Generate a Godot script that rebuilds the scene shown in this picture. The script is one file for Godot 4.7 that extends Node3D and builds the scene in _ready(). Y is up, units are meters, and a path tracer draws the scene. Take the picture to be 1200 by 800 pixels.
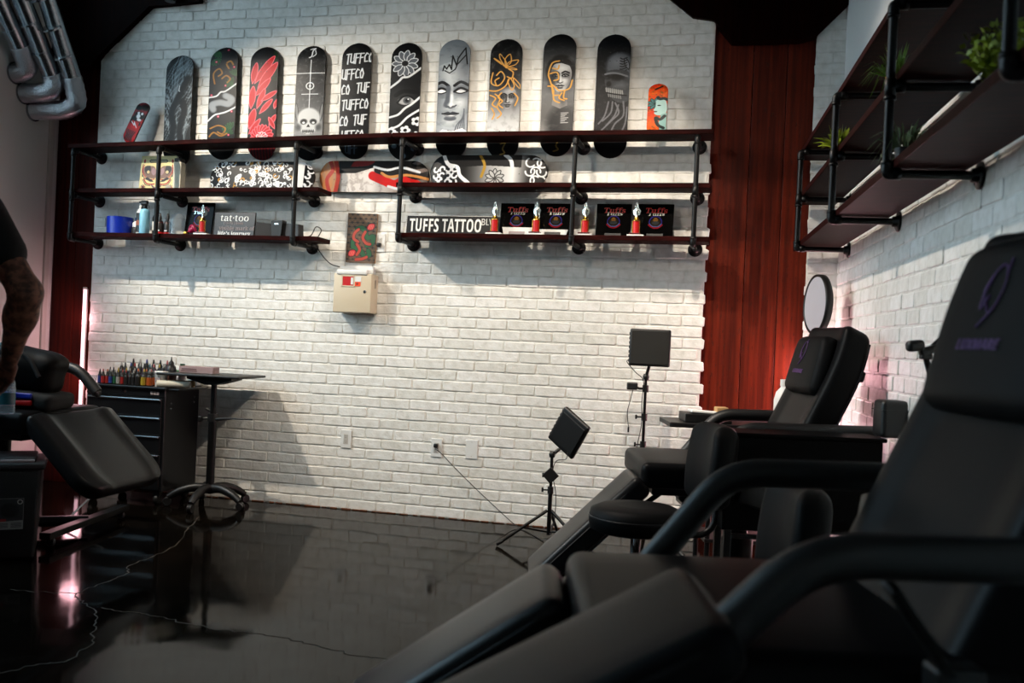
extends Node3D

# A tattoo studio: white painted brick wall with pipe shelves of painted decks, timber columns,
# black client chairs along the right wall, a work corner with a chair and a tool chest on the left.

const YAW := 0.23194          # the camera looks a little to the left of the back wall's normal; the chairs are parked the same way
const EYE := Vector3(-0.5941, 1.1762, 5.8789)
const RW_TURN := 0.05794      # the right wall is not quite square to the back wall
var M := {}
var rng := RandomNumberGenerator.new()
var taken := {}

func _ready() -> void:
	rng.seed = 7
	# ---- camera, sky, lights, exposure
	var cam := Camera3D.new()
	cam.name = "camera"
	var attr := CameraAttributesPhysical.new()
	attr.frustum_focal_length = 33.326
	attr.frustum_focus_distance = 5.3
	attr.frustum_near = 0.05
	attr.frustum_far = 100.0
	attr.exposure_aperture = 3.2
	cam.attributes = attr
	cam.fov = 39.606
	cam.basis = Basis(Vector3.UP, YAW) * Basis(Vector3.RIGHT, -0.00227) * Basis(Vector3.BACK, 0.0448)
	cam.position = EYE
	cam.current = true
	add_child(cam)
	var env := Environment.new()
	env.background_mode = Environment.BG_SKY
	env.tonemap_mode = Environment.TONE_MAPPER_LINEAR
	env.tonemap_exposure = 1.0
	env.sdfgi_enabled = true
	env.ssao_enabled = true
	env.ssil_enabled = true
	var sky := Sky.new()
	var sm := ProceduralSkyMaterial.new()
	sm.sky_top_color = Color(0.53, 0.64, 0.70)
	sm.sky_horizon_color = Color(0.64, 0.71, 0.74)
	sm.ground_bottom_color = Color(0.16, 0.19, 0.22)
	sm.ground_horizon_color = Color(0.40, 0.48, 0.54)
	sm.sky_energy_multiplier = 3.3
	sm.ground_energy_multiplier = 1.6
	sky.sky_material = sm
	env.sky = sky
	var we := WorldEnvironment.new()
	we.name = "world"
	we.environment = env
	add_child(we)
	# ceiling spots: [where, aimed at, energy, half angle, colour, softness at the edge]
	var spots := [
		[Vector3(-5.0, 3.52, 2.05), Vector3(-2.75, 0.9, 0.0), 9.0, 37.5, Color(1.0, 0.94, 0.86), "leftmost black ceiling spotlight aimed across at the white brick wall"],
		[Vector3(-2.0, 3.52, 2.05), Vector3(-2.0, 1.0, 0.0), 2.7, 38.0, Color(1.0, 0.94, 0.87), "middle black ceiling spotlight in the row before the brick wall"],
		[Vector3(-0.95, 3.52, 2.05), Vector3(-2.35, 0.95, 0.0), 4.7, 38.5, Color(1.0, 0.94, 0.86), "black ceiling spotlight near the right wall aimed at the brick wall"],
		[Vector3(-2.6, 3.45, 4.7), Vector3(-2.1, 1.85, 0.0), 2.6, 25.0, Color(1.0, 0.93, 0.84), "black ceiling spotlight in the middle of the room behind the chairs"],
		[Vector3(-2.35, 3.52, 1.75), Vector3(0.0, 0.9, 1.3), 6.0, 36.0, Color(1.0, 0.94, 0.88), "black ceiling spotlight turned towards the right wall's shelves"],
	]
	materials()
	for s in spots:
		spotlight(s)
	room()
	back_wall_bricks()
	right_wall_bricks()
	columns_and_beams()
	cracks()
	ducts()
	shelves_back()
	shelves_right()
	decks()
	shelf_things()
	wall_things()
	led_tubes()
	chairs()
	right_side_things()
	light_stands()
	left_side_things()
	ink_bottles()
	person()

# ------------------------------------------------------------------ helpers
func at(u: float, y: float, d: float) -> Vector3:     # level frame of the chairs: u to the right, d away from the room's front
	return Vector3(EYE.x + u * cos(YAW) - d * sin(YAW), y, EYE.z - u * sin(YAW) - d * cos(YAW))

func on_right(off: float, y: float, z: float) -> Vector3:   # off = distance into the room from the right wall
	return Vector3(-0.032 + 0.058 * z - off, y, z)

func begin() -> SurfaceTool:
	var st := SurfaceTool.new()
	st.begin(Mesh.PRIMITIVE_TRIANGLES)
	st.set_smooth_group(0)
	return st

func flat(st: SurfaceTool) -> void: st.set_smooth_group(-1)
func smooth(st: SurfaceTool) -> void: st.set_smooth_group(0)

func tri(st: SurfaceTool, a: Vector3, b: Vector3, c: Vector3) -> void:
	st.add_vertex(a); st.add_vertex(b); st.add_vertex(c)

func quad(st: SurfaceTool, a: Vector3, b: Vector3, c: Vector3, d: Vector3) -> void:
	tri(st, a, b, c); tri(st, a, c, d)

func done(st: SurfaceTool) -> ArrayMesh:
	st.generate_normals()
	st.index()
	return st.commit()

func numbered(n: String) -> String:
	if not taken.has(n):
		taken[n] = 0
		return n
	taken[n] += 1
	return "%s_%03d" % [n, taken[n]]

func root_node(n: String, p: Vector3, turn := 0.0) -> Node3D:
	var o := Node3D.new()
	o.name = numbered(n)
	o.position = p
	o.rotation.y = turn
	add_child(o, true)
	return o

func thing(n: String, label: String, category: String, p := Vector3.ZERO, turn := 0.0, group := "") -> Node3D:
	var o := root_node(n, p, turn)
	tag(o, label, category, group)
	return o

func tag(o: Node, label: String, category: String, group := "") -> void:
	o.set_meta("label", label)
	o.set_meta("category", category)
	if group != "": o.set_meta("group", group)

func mesh_node(n: String, mesh: Mesh, mat: Material, parent: Node = null) -> MeshInstance3D:
	var o := MeshInstance3D.new()
	o.name = n if parent else numbered(n)
	o.mesh = mesh
	if mat: o.material_override = mat
	if parent: parent.add_child(o, true)
	else: add_child(o, true)
	return o

func part(n: String, st: SurfaceTool, mat: Material, parent: Node = null) -> MeshInstance3D:
	return mesh_node(n, done(st), mat, parent)

func setting(n: String, st: SurfaceTool, mat: Material, label: String) -> MeshInstance3D:
	var o := mesh_node(n, done(st), mat)
	o.set_meta("kind", "structure")
	o.set_meta("label", label)
	return o

func copy(o: Node3D, n: String, label: String, group: String) -> Node3D:
	var c: Node3D = o.duplicate()
	c.name = numbered(n)
	add_child(c, true)
	c.set_meta("label", label)
	if group != "": c.set_meta("group", group)
	return c

# box with rounded or chamfered edges; mid = extra divisions, bend = Callable(Vector3) -> Vector3
func rbox(st: SurfaceTool, xf: Transform3D, size: Vector3, r: float, k := 1, mid := 0, bend = null) -> void:
	var h := size * 0.5
	r = minf(r, minf(h.x, minf(h.y, h.z)) * 0.98)
	var co := []
	for a in 3:
		var l := []
		for j in k + 1: l.append(-h[a] + r * j / k)
		for j in mid: l.append(lerpf(-h[a] + r, h[a] - r, (j + 1.0) / (mid + 1.0)))
		for j in k + 1: l.append(h[a] - r + r * j / k)
		co.append(l)
	if k > 1: smooth(st)
	else: flat(st)
	for a in 3:
		var b := (a + 1) % 3
		var c := (a + 2) % 3
		for s in [-1, 1]:
			var grid := []
			for i in co[b].size():
				var row := []
				for j in co[c].size():
					var p := Vector3.ZERO
					p[a] = h[a] * s; p[b] = co[b][i]; p[c] = co[c][j]
					var q := Vector3(clampf(p.x, -h.x + r, h.x - r), clampf(p.y, -h.y + r, h.y - r), clampf(p.z, -h.z + r, h.z - r))
					var dv := p - q
					if dv.length() > 1e-7: p = q + dv.normalized() * r
					if bend != null: p = bend.call(p)
					row.append(xf * p)
				grid.append(row)
			for i in grid.size() - 1:
				for j in grid[0].size() - 1:
					if s > 0: quad(st, grid[i][j], grid[i][j + 1], grid[i + 1][j + 1], grid[i + 1][j])
					else: quad(st, grid[i][j], grid[i + 1][j], grid[i + 1][j + 1], grid[i][j + 1])

func box(st: SurfaceTool, c: Vector3, size: Vector3, r := 0.0, turn := Basis()) -> void:
	if r > 0.0:
		rbox(st, Transform3D(turn, c), size, r)
		return
	flat(st)
	var h := size * 0.5
	for a in 3:
		var b := (a + 1) % 3
		var d := (a + 2) % 3
		for s in [-1, 1]:
			var p := []
			for m in [[-1, -1], [-1, 1], [1, 1], [1, -1]]:
				var v := Vector3.ZERO
				v[a] = h[a] * s; v[b] = h[b] * m[0]; v[d] = h[d] * m[1]
				p.append(c + turn * v)
			if s > 0: quad(st, p[0], p[1], p[2], p[3])
			else: quad(st, p[3], p[2], p[1], p[0])

func span(st: SurfaceTool, lo: Vector3, hi: Vector3, r := 0.0) -> void:
	box(st, (lo + hi) * 0.5, hi - lo, r)

func tube(st: SurfaceTool, pts: Array, r, seg := 10, caps := true) -> void:
	smooth(st)
	var n := pts.size()
	var t0: Vector3 = (pts[1] - pts[0]).normalized()
	var nn: Vector3 = t0.cross(Vector3.UP if absf(t0.y) < 0.9 else Vector3.RIGHT).normalized()
	var rings := []
	for i in n:
		var t: Vector3 = ((pts[mini(i + 1, n - 1)] - pts[i]).normalized() + (pts[i] - pts[maxi(i - 1, 0)]).normalized()).normalized()
		nn = (nn - t * nn.dot(t)).normalized()
		var bb := t.cross(nn)
		var rad: float = r[i] if r is Array else r
		var ring := []
		for j in seg:
			var a := TAU * j / seg
			ring.append(pts[i] + (nn * cos(a) + bb * sin(a)) * rad)
		rings.append(ring)
	for i in n - 1:
		for j in seg:
			var j2 := (j + 1) % seg
			quad(st, rings[i][j], rings[i + 1][j], rings[i + 1][j2], rings[i][j2])
	if caps:
		flat(st)
		for j in seg:
			var j2 := (j + 1) % seg
			tri(st, pts[0], rings[0][j], rings[0][j2])
			tri(st, pts[n - 1], rings[n - 1][j2], rings[n - 1][j])
		smooth(st)

func rod(st: SurfaceTool, a: Vector3, b: Vector3, r: float, seg := 10) -> void:
	tube(st, [a, b], r, seg)

func rounded_path(pts: Array, r: float, k := 5) -> Array:     # fillets the corners of a polyline
	var out := [pts[0]]
	for i in range(1, pts.size() - 1):
		var a: Vector3 = pts[i - 1]; var b: Vector3 = pts[i]; var c: Vector3 = pts[i + 1]
		var q := minf(r, minf(a.distance_to(b), b.distance_to(c)) * 0.45)
		var p0 := b + (a - b).normalized() * q
		var p1 := b + (c - b).normalized() * q
		for j in k + 1:
			var t := float(j) / k
			out.append(p0.lerp(b, t).lerp(b.lerp(p1, t), t))
	out.append(pts[-1])
	return out

func sway(pts: Array, k := 6) -> Array:       # a smooth curve through points
	var c := Curve3D.new()
	for i in pts.size():
		var t: Vector3 = (pts[mini(i + 1, pts.size() - 1)] - pts[maxi(i - 1, 0)]) / 6.0
		c.add_point(pts[i], -t, t)
	var out := []
	for i in pts.size() - 1:
		for j in k: out.append(c.sample(i, float(j) / k))
	out.append(pts[-1])
	return out

func lathe(st: SurfaceTool, xf: Transform3D, prof: Array, seg := 16) -> void:   # prof: Vector2(radius, height) from the bottom up
	smooth(st)
	var rings := []
	for p in prof:
		var ring := []
		for j in seg:
			var a := TAU * j / seg
			ring.append(xf * Vector3(cos(a) * p.x, p.y, sin(a) * p.x))
		rings.append(ring)
	for i in prof.size() - 1:
		if prof[i].is_equal_approx(prof[i + 1]): continue
		if absf(prof[i].y - prof[i + 1].y) < 0.0008: flat(st)
		else: smooth(st)
		for j in seg:
			var j2 := (j + 1) % seg
			quad(st, rings[i][j], rings[i][j2], rings[i + 1][j2], rings[i + 1][j])

func cyl(st: SurfaceTool, c: Vector3, r: float, h: float, seg := 16, turn := Basis()) -> void:   # c = centre of the base
	lathe(st, Transform3D(turn, c), [Vector2(0, 0), Vector2(r, 0), Vector2(r, h), Vector2(0, h)], seg)

func prism(st: SurfaceTool, xf: Transform3D, poly: PackedVector2Array, z0: float, z1: float) -> void:
	flat(st)
	if Geometry2D.is_polygon_clockwise(poly): poly.reverse()
	var idx := Geometry2D.triangulate_polygon(poly)
	for i in range(0, idx.size(), 3):
		var a := poly[idx[i]]; var b := poly[idx[i + 1]]; var c := poly[idx[i + 2]]
		if (b - a).cross(c - a) < 0.0:
			var t := b; b = c; c = t
		tri(st, xf * Vector3(a.x, a.y, z1), xf * Vector3(c.x, c.y, z1), xf * Vector3(b.x, b.y, z1))
		tri(st, xf * Vector3(a.x, a.y, z0), xf * Vector3(b.x, b.y, z0), xf * Vector3(c.x, c.y, z0))
	for i in poly.size():
		var a := poly[i]; var b := poly[(i + 1) % poly.size()]
		quad(st, xf * Vector3(a.x, a.y, z0), xf * Vector3(a.x, a.y, z1), xf * Vector3(b.x, b.y, z1), xf * Vector3(b.x, b.y, z0))

func plate(st: SurfaceTool, xf: Transform3D, w: float, h: float) -> void:     # a flat face with a picture's coordinates, facing +z
	flat(st)
	var c := [Vector2(-1, -1), Vector2(-1, 1), Vector2(1, 1), Vector2(1, -1)]
	for i in [0, 1, 2, 0, 2, 3]:
		st.set_uv(Vector2(c[i].x * 0.5 + 0.5, 0.5 - c[i].y * 0.5))
		st.add_vertex(xf * Vector3(c[i].x * w * 0.5, c[i].y * h * 0.5, 0))

func lettering(n: String, text: String, height: float, mat: Material, parent: Node, p: Vector3, turn := Basis(), font := "Droid Sans", bold := false, wide := 1.0, depth := 0.0015) -> MeshInstance3D:
	var f := SystemFont.new()
	f.font_names = PackedStringArray([font])
	if bold: f.font_weight = 700
	var t := TextMesh.new()
	t.text = text
	t.font = f
	t.font_size = 64
	t.pixel_size = height / 46.0
	t.depth = depth
	t.curve_step = 4.0
	var o := mesh_node(n, t, mat, parent)
	o.transform = Transform3D(turn.scaled_local(Vector3(wide, 1, 1)), p)
	return o

func tilt_x(a: float) -> Basis: return Basis(Vector3.RIGHT, a)
func turn_y(a: float) -> Basis: return Basis(Vector3.UP, a)
func turn_z(a: float) -> Basis: return Basis(Vector3.BACK, a)

# ------------------------------------------------------------------ materials
func mat(c: Color, rough := 0.6, metal := 0.0) -> StandardMaterial3D:
	var m := StandardMaterial3D.new()
	m.albedo_color = c
	m.roughness = rough
	m.metallic = metal
	return m

func noise_image(n: int, freq: float, s: int, octaves := 4, kind := FastNoiseLite.TYPE_SIMPLEX_SMOOTH) -> Image:
	var f := FastNoiseLite.new()
	f.seed = s
	f.noise_type = kind
	f.frequency = freq
	f.fractal_octaves = octaves
	return f.get_seamless_image(n, n)

func normal_of(im: Image, strength: float) -> ImageTexture:
	var c: Image = im.duplicate()
	c.convert(Image.FORMAT_RGBA8)
	c.bump_map_to_normal_map(strength)
	return ImageTexture.create_from_image(c)

func tinted(im: Image, stops: Array) -> ImageTexture:         # grey picture through a colour ramp: [[offset, colour], ...]
	var g := Gradient.new()
	g.offsets = PackedFloat32Array(stops.map(func(s): return s[0]))
	g.colors = PackedColorArray(stops.map(func(s): return s[1]))
	var out := Image.create(im.get_width(), im.get_height(), false, Image.FORMAT_RGB8)
	for y in im.get_height():
		for x in im.get_width():
			out.set_pixel(x, y, g.sample(im.get_pixel(x, y).r))
	return ImageTexture.create_from_image(out)

func planes(m: StandardMaterial3D, scale: Vector3, world := true) -> StandardMaterial3D:
	m.uv1_triplanar = true
	m.uv1_world_triplanar = world
	m.uv1_scale = scale
	return m

func materials() -> void:
	var fine := noise_image(256, 0.03, 3, 5)
	var grain := noise_image(256, 0.09, 5, 3)
	var blot := noise_image(256, 0.012, 11, 5)
	M.brick = planes(mat(Color(0.93, 0.925, 0.91), 0.5), Vector3(4, 4, 4))
	M.brick.albedo_texture = tinted(blot, [[0.0, Color(0.90, 0.895, 0.88)], [0.5, Color(0.97, 0.965, 0.955)], [1.0, Color(1, 1, 1)]])
	M.brick.normal_enabled = true
	M.brick.normal_texture = normal_of(fine, 5.0)
	M.brick.normal_scale = 0.28
	M.brick_b = M.brick.duplicate(); M.brick_b.albedo_color = Color(0.905, 0.90, 0.88)
	M.brick_c = M.brick.duplicate(); M.brick_c.albedo_color = Color(0.95, 0.945, 0.935)
	M.mortar = M.brick.duplicate(); M.mortar.albedo_color = Color(0.91, 0.905, 0.885)
	M.drywall = planes(mat(Color(0.80, 0.79, 0.77), 0.7), Vector3(3, 3, 3))
	M.drywall.normal_enabled = true; M.drywall.normal_texture = normal_of(grain, 2.0); M.drywall.normal_scale = 0.25
	M.white_paint = M.drywall.duplicate(); M.white_paint.albedo_color = Color(0.9, 0.9, 0.89)
	M.trim = mat(Color(0.74, 0.72, 0.69), 0.5)
	# dark stained, reddish timber with grain that runs upwards
	var wood := Image.create(256, 256, false, Image.FORMAT_RGB8)
	var wf := FastNoiseLite.new(); wf.seed = 21; wf.frequency = 0.02; wf.fractal_octaves = 5
	var dents := FastNoiseLite.new(); dents.seed = 8; dents.frequency = 0.06
	for y in 256:
		for x in 256:
			var v := 0.5 + 0.5 * wf.get_noise_2d(x * 2.2, absf(y - 128.0) * 0.22) + 0.05 * wf.get_noise_2d(x * 14.0, absf(y - 128.0) * 0.5)
			var c := Color(0.24, 0.07, 0.04).lerp(Color(0.56, 0.19, 0.10), clampf(v, 0.0, 1.0))
			if dents.get_noise_2d(x * 1.6, absf(y - 128.0) * 0.7) > 0.42: c = c.lerp(Color(0.12, 0.045, 0.035) if x % 3 else Color(0.42, 0.33, 0.30), 0.4)
			wood.set_pixel(x, y, c)
	M.timber = planes(mat(Color(0.84, 0.86, 0.86), 0.45), Vector3(2.4, 0.9, 2.4))
	M.timber.albedo_texture = ImageTexture.create_from_image(wood)
	M.timber.normal_enabled = true; M.timber.normal_texture = normal_of(wood, 3.0); M.timber.normal_scale = 0.5
	M.timber.metallic_specular = 0.25
	M.timber_dark = M.timber.duplicate(); M.timber_dark.albedo_color = Color(0.22, 0.18, 0.17)
	M.timber_dark.metallic_specular = 0.1
	M.timber_mid = M.timber.duplicate(); M.timber_mid.albedo_color = Color(0.60, 0.52, 0.50)
	M.crumb = mat(Color(0.42, 0.25, 0.15), 0.9)
	# polished dark concrete
	M.floor = planes(mat(Color(0.48, 0.45, 0.42), 0.085), Vector3(0.55, 0.55, 0.55))
	M.floor.albedo_texture = tinted(noise_image(512, 0.008, 17, 6), [[0.0, Color(0.075, 0.068, 0.06)], [0.45, Color(0.12, 0.108, 0.095)], [0.75, Color(0.155, 0.138, 0.12)], [1.0, Color(0.21, 0.185, 0.16)]])
	M.floor.roughness_texture = tinted(noise_image(256, 0.02, 23, 5), [[0.0, Color(0.6, 0.6, 0.6)], [0.6, Color(0.9, 0.9, 0.9)], [1.0, Color(1, 1, 1)]])
	M.floor.normal_enabled = true; M.floor.normal_texture = normal_of(noise_image(256, 0.01, 31, 3), 1.2); M.floor.normal_scale = 0.12
	M.floor.metallic_specular = 0.15
	M.crack = mat(Color(0.22, 0.19, 0.16), 0.9)
	M.ceiling = mat(Color(0.30, 0.29, 0.28), 0.8)
	M.leather = planes(mat(Color(0.062, 0.062, 0.065), 0.42), Vector3(7, 7, 7), false)
	M.leather.normal_enabled = true; M.leather.normal_texture = normal_of(noise_image(256, 0.12, 41, 2, FastNoiseLite.TYPE_CELLULAR), 1.5); M.leather.normal_scale = 0.14
	M.leather.metallic_specular = 0.2
	M.leather_soft = M.leather.duplicate(); M.leather_soft.roughness = 0.55
	M.vinyl = planes(mat(Color(0.085, 0.085, 0.09), 0.34), Vector3(7, 7, 7), false)
	M.vinyl.normal_enabled = true; M.vinyl.normal_texture = M.leather.normal_texture; M.vinyl.normal_scale = 0.1
	M.vinyl.metallic_specular = 0.3
	M.foam = mat(Color(0.085, 0.085, 0.09), 0.46)
	M.foam.metallic_specular = 0.5
	M.black_metal = mat(Color(0.055, 0.055, 0.058), 0.42, 0.5)
	M.pipe = planes(mat(Color(0.07, 0.07, 0.072), 0.40, 0.55), Vector3(9, 9, 9))
	M.pipe.normal_enabled = true; M.pipe.normal_texture = normal_of(grain, 2.0); M.pipe.normal_scale = 0.3
	M.black_plastic = mat(Color(0.05, 0.05, 0.052), 0.45)
	M.dark_grey = mat(Color(0.14, 0.14, 0.145), 0.55)
	M.cabinet_black = mat(Color(0.03, 0.03, 0.032), 0.5)
	M.cabinet_black.metallic_specular = 0.15
	M.chest = mat(Color(0.05, 0.058, 0.07), 0.35, 0.2)
	M.chrome = mat(Color(0.78, 0.79, 0.80), 0.16, 1.0)
	M.steel = planes(mat(Color(0.66, 0.69, 0.71), 0.26, 1.0), Vector3(6, 6, 6))
	M.steel.normal_enabled = true; M.steel.normal_texture = normal_of(fine, 3.0); M.steel.normal_scale = 0.25
	M.foil = planes(mat(Color(0.75, 0.76, 0.78), 0.3, 1.0), Vector3(9, 9, 9))
	M.foil.normal_enabled = true; M.foil.normal_texture = normal_of(noise_image(256, 0.05, 47, 3, FastNoiseLite.TYPE_CELLULAR), 10.0); M.foil.normal_scale = 1.0
	M.shelf = planes(mat(Color(1, 1, 1), 0.45), Vector3(1.2, 6, 6))
	M.shelf.albedo_texture = tinted(noise_image(256, 0.02, 51, 4), [[0.0, Color(0.10, 0.035, 0.032)], [0.6, Color(0.155, 0.05, 0.045)], [1.0, Color(0.20, 0.07, 0.06)]])
	M.shelf.metallic_specular = 0.10
	M.white = mat(Color(0.88, 0.88, 0.87), 0.4)
	M.matt_white = mat(Color(0.85, 0.85, 0.84), 0.7)
	M.beige = mat(Color(0.80, 0.74, 0.64), 0.4)
	M.beige_side = M.beige
	M.red = mat(Color(0.72, 0.05, 0.06), 0.35)
	M.orange = mat(Color(0.93, 0.28, 0.08), 0.5)
	M.gold = mat(Color(0.86, 0.66, 0.30), 0.22, 1.0)
	M.silver = mat(Color(0.86, 0.88, 0.86), 0.18, 1.0)
	M.blue = mat(Color(0.03, 0.16, 0.62), 0.3)
	M.pale_blue = mat(Color(0.52, 0.76, 0.86), 0.4)
	M.purple = mat(Color(0.36, 0.20, 0.44), 0.6)
	M.kraft = mat(Color(0.70, 0.55, 0.36), 0.8)
	M.paper = mat(Color(0.82, 0.79, 0.72), 0.8)
	M.grey_card = mat(Color(0.60, 0.55, 0.55), 0.8)
	M.plywood = mat(Color(0.62, 0.47, 0.31), 0.6)
	M.rust_ply = mat(Color(0.16, 0.12, 0.10), 0.6)
	M.skin = planes(mat(Color(0.62, 0.40, 0.31), 0.55), Vector3(5, 5, 5))
	M.skin.albedo_texture = tinted(noise_image(256, 0.03, 61, 3, FastNoiseLite.TYPE_CELLULAR), [[0.0, Color(0.32, 0.32, 0.34)], [0.35, Color(0.55, 0.53, 0.52)], [0.6, Color(1, 1, 1)], [1.0, Color(1, 1, 1)]])
	M.cloth = planes(mat(Color(0.035, 0.035, 0.038), 0.85), Vector3(9, 9, 9))
	M.cloth.normal_enabled = true; M.cloth.normal_texture = normal_of(grain, 3.0); M.cloth.normal_scale = 0.4
	M.denim = mat(Color(0.06, 0.065, 0.08), 0.85)
	M.hair = mat(Color(0.05, 0.035, 0.025), 0.6)
	M.teal_cloth = mat(Color(0.10, 0.26, 0.28), 0.7)
	M.glass = mat(Color(0.9, 0.95, 0.97, 0.12), 0.05)
	M.glass.transparency = BaseMaterial3D.TRANSPARENCY_ALPHA
	M.clear = mat(Color(0.80, 0.86, 0.90, 0.22), 0.08)
	M.clear.transparency = BaseMaterial3D.TRANSPARENCY_ALPHA
	M.mirror = mat(Color(0.86, 0.86, 0.88), 0.06, 1.0)
	M.pale_disc = mat(Color(0.72, 0.71, 0.74), 0.25)
	M.screen = mat(Color(0.17, 0.165, 0.155), 0.24)
	M.screen.clearcoat_enabled = true; M.screen.clearcoat = 0.5; M.screen.clearcoat_roughness = 0.1
	M.glow_pink = mat(Color(1.0, 0.85, 0.88), 0.5)
	M.glow_pink.emission_enabled = true; M.glow_pink.emission = Color(1.0, 0.80, 0.85); M.glow_pink.emission_energy_multiplier = 2.2
	M.glow_warm = mat(Color(1.0, 0.95, 0.88), 0.5)
	M.glow_warm.emission_enabled = true; M.glow_warm.emission = Color(1.0, 0.93, 0.84); M.glow_warm.emission_energy_multiplier = 4.0
	M.leaf = mat(Color(0.34, 0.48, 0.14), 0.5)
	M.leaf.backlight_enabled = true; M.leaf.backlight = Color(0.12, 0.2, 0.04)
	M.leaf_grey = mat(Color(0.44, 0.52, 0.38), 0.6)
	M.leaf_yellow = mat(Color(0.56, 0.62, 0.13), 0.5)
	M.pot_yellow = mat(Color(0.72, 0.52, 0.14), 0.4)
	M.pot_dark = mat(Color(0.09, 0.09, 0.095), 0.5)

# ------------------------------------------------------------------ the room
func spotlight(s: Array) -> void:
	var aim: Vector3 = (s[1] - s[0]).normalized()
	var o := thing("track_spotlight", s[5], "spotlight", s[0], 0.0, "ceiling spotlights above the chairs")
	var turn := Basis(Quaternion(Vector3.DOWN, aim))
	var st := begin()
	lathe(st, Transform3D(turn, Vector3.ZERO), [Vector2(0.052, -0.012), Vector2(0.055, 0.0), Vector2(0.055, 0.14), Vector2(0.035, 0.165), Vector2(0, 0.165)], 20)
	lathe(st, Transform3D(turn, Vector3.ZERO), [Vector2(0.048, 0.01), Vector2(0.048, -0.012), Vector2(0.052, -0.012)], 20)
	part("can", st, M.black_metal, o)
	st = begin()
	lathe(st, Transform3D(turn, Vector3.ZERO), [Vector2(0, 0.0), Vector2(0.046, 0.0), Vector2(0.046, 0.012), Vector2(0, 0.012)], 20)
	part("lens", st, M.glow_warm, o)
	st = begin()
	var up := turn * Vector3(0, 0.10, 0)
	rod(st, up, up + Vector3(0, 4.8 - s[0].y - up.y - 0.035, 0), 0.01)
	box(st, Vector3(up.x, 4.8 - s[0].y - 0.0175, up.z), Vector3(0.12, 0.035, 0.05))
	part("stem", st, M.black_metal, o)
	var l := SpotLight3D.new()
	l.name = "spot_beam"
	l.position = aim * 0.035
	l.basis = Basis(Quaternion(Vector3.FORWARD, aim))
	l.light_color = s[4]
	l.light_energy = s[2]
	l.spot_angle = s[3]
	l.spot_angle_attenuation = 0.55
	l.spot_range = 12.0
	l.spot_attenuation = 2.0
	l.light_size = 0.018
	l.shadow_enabled = true
	o.add_child(l, true)

func room() -> void:
	var st := begin()
	span(st, Vector3(-6.0, -0.2, -0.4), Vector3(1.2, 0.0, 8.4))
	setting("floor", st, M.floor, "dark polished concrete floor with cracks and reflections")
	st = begin()
	span(st, Vector3(-6.0, 4.8, -0.4), Vector3(1.2, 5.0, 8.4))
	setting("ceiling", st, M.ceiling, "dark painted ceiling above the room")
	# back wall core: two brick fields either side of the timber column, and the wall behind it
	st = begin()
	span(st, Vector3(-5.08, 0.0, -0.22), Vector3(-0.80, 4.8, -0.005))
	span(st, Vector3(-0.205, 0.0, -0.22), Vector3(0.02, 4.8, -0.005))
	span(st, Vector3(-6.0, 0.0, -0.4), Vector3(0.6, 4.8, -0.22))
	var w := setting("wall_back", st, M.mortar, "white painted brick back wall")
	w.set_meta("category", "wall")
	# right wall: brick below, smooth plaster above the shelves' lowest board
	st = begin()
	var turn := turn_y(RW_TURN)
	box(st, Vector3(-0.032, 2.4, 0.0) + turn * Vector3(0.105, 0, 4.0), Vector3(0.2, 4.8, 8.9), 0.0, turn)
	setting("wall_right", st, M.mortar, "white painted brick wall on the right")
	st = begin()
	box(st, Vector3(-0.032, 3.325, 0.0) + turn * Vector3(0.004, 0, 4.0), Vector3(0.026, 2.95, 8.7), 0.0, turn)
	setting("trim_1", st, M.white_paint, "smooth white plaster above the brick of the right wall")
	# left wall with a big window
	st = begin()
	span(st, Vector3(-5.65, 0, -0.3), Vector3(-5.45, 4.8, 0.66))
	span(st, Vector3(-5.65, 0, 0.66), Vector3(-5.45, 1.5, 8.2))
	span(st, Vector3(-5.65, 4.5, 0.66), Vector3(-5.45, 4.8, 8.2))
	span(st, Vector3(-5.65, 1.5, 4.6), Vector3(-5.45, 4.5, 8.2))
	setting("wall_left", st, M.drywall, "plain plaster wall on the left")
	st = begin()
	span(st, Vector3(-5.47, 0, 0.0), Vector3(-5.432, 3.9, 0.045), 0.006)
	setting("trim_2", st, M.trim, "pale corner bead between the left wall and the timber column")
	window("window_1", Vector3(-5.55, 3.0, 2.63), 3.94, 3.0, PI / 2, 4, "tall shop window in the left wall")
	# front wall behind the camera
	st = begin()
	span(st, Vector3(-6.0, 0, 8.0), Vector3(1.2, 4.8, 8.2))
	setting("wall_front", st, M.drywall, "plain plaster wall behind the camera")
	# unpainted crumbs of mortar along the foot of the brick wall
	st = begin()
	for i in 60:
		var x := -4.9 + i * 0.068 + rng.randf_range(-0.02, 0.02)
		box(st, Vector3(x, 0.004, 0.006), Vector3(rng.randf_range(0.03, 0.075), rng.randf_range(0.003, 0.009), 0.010), 0.002)
	var b := setting("baseboard_back", st, M.crumb, "rusty bare mortar edge along the foot of the brick wall")
	b.set_meta("category", "edge strip")

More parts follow.
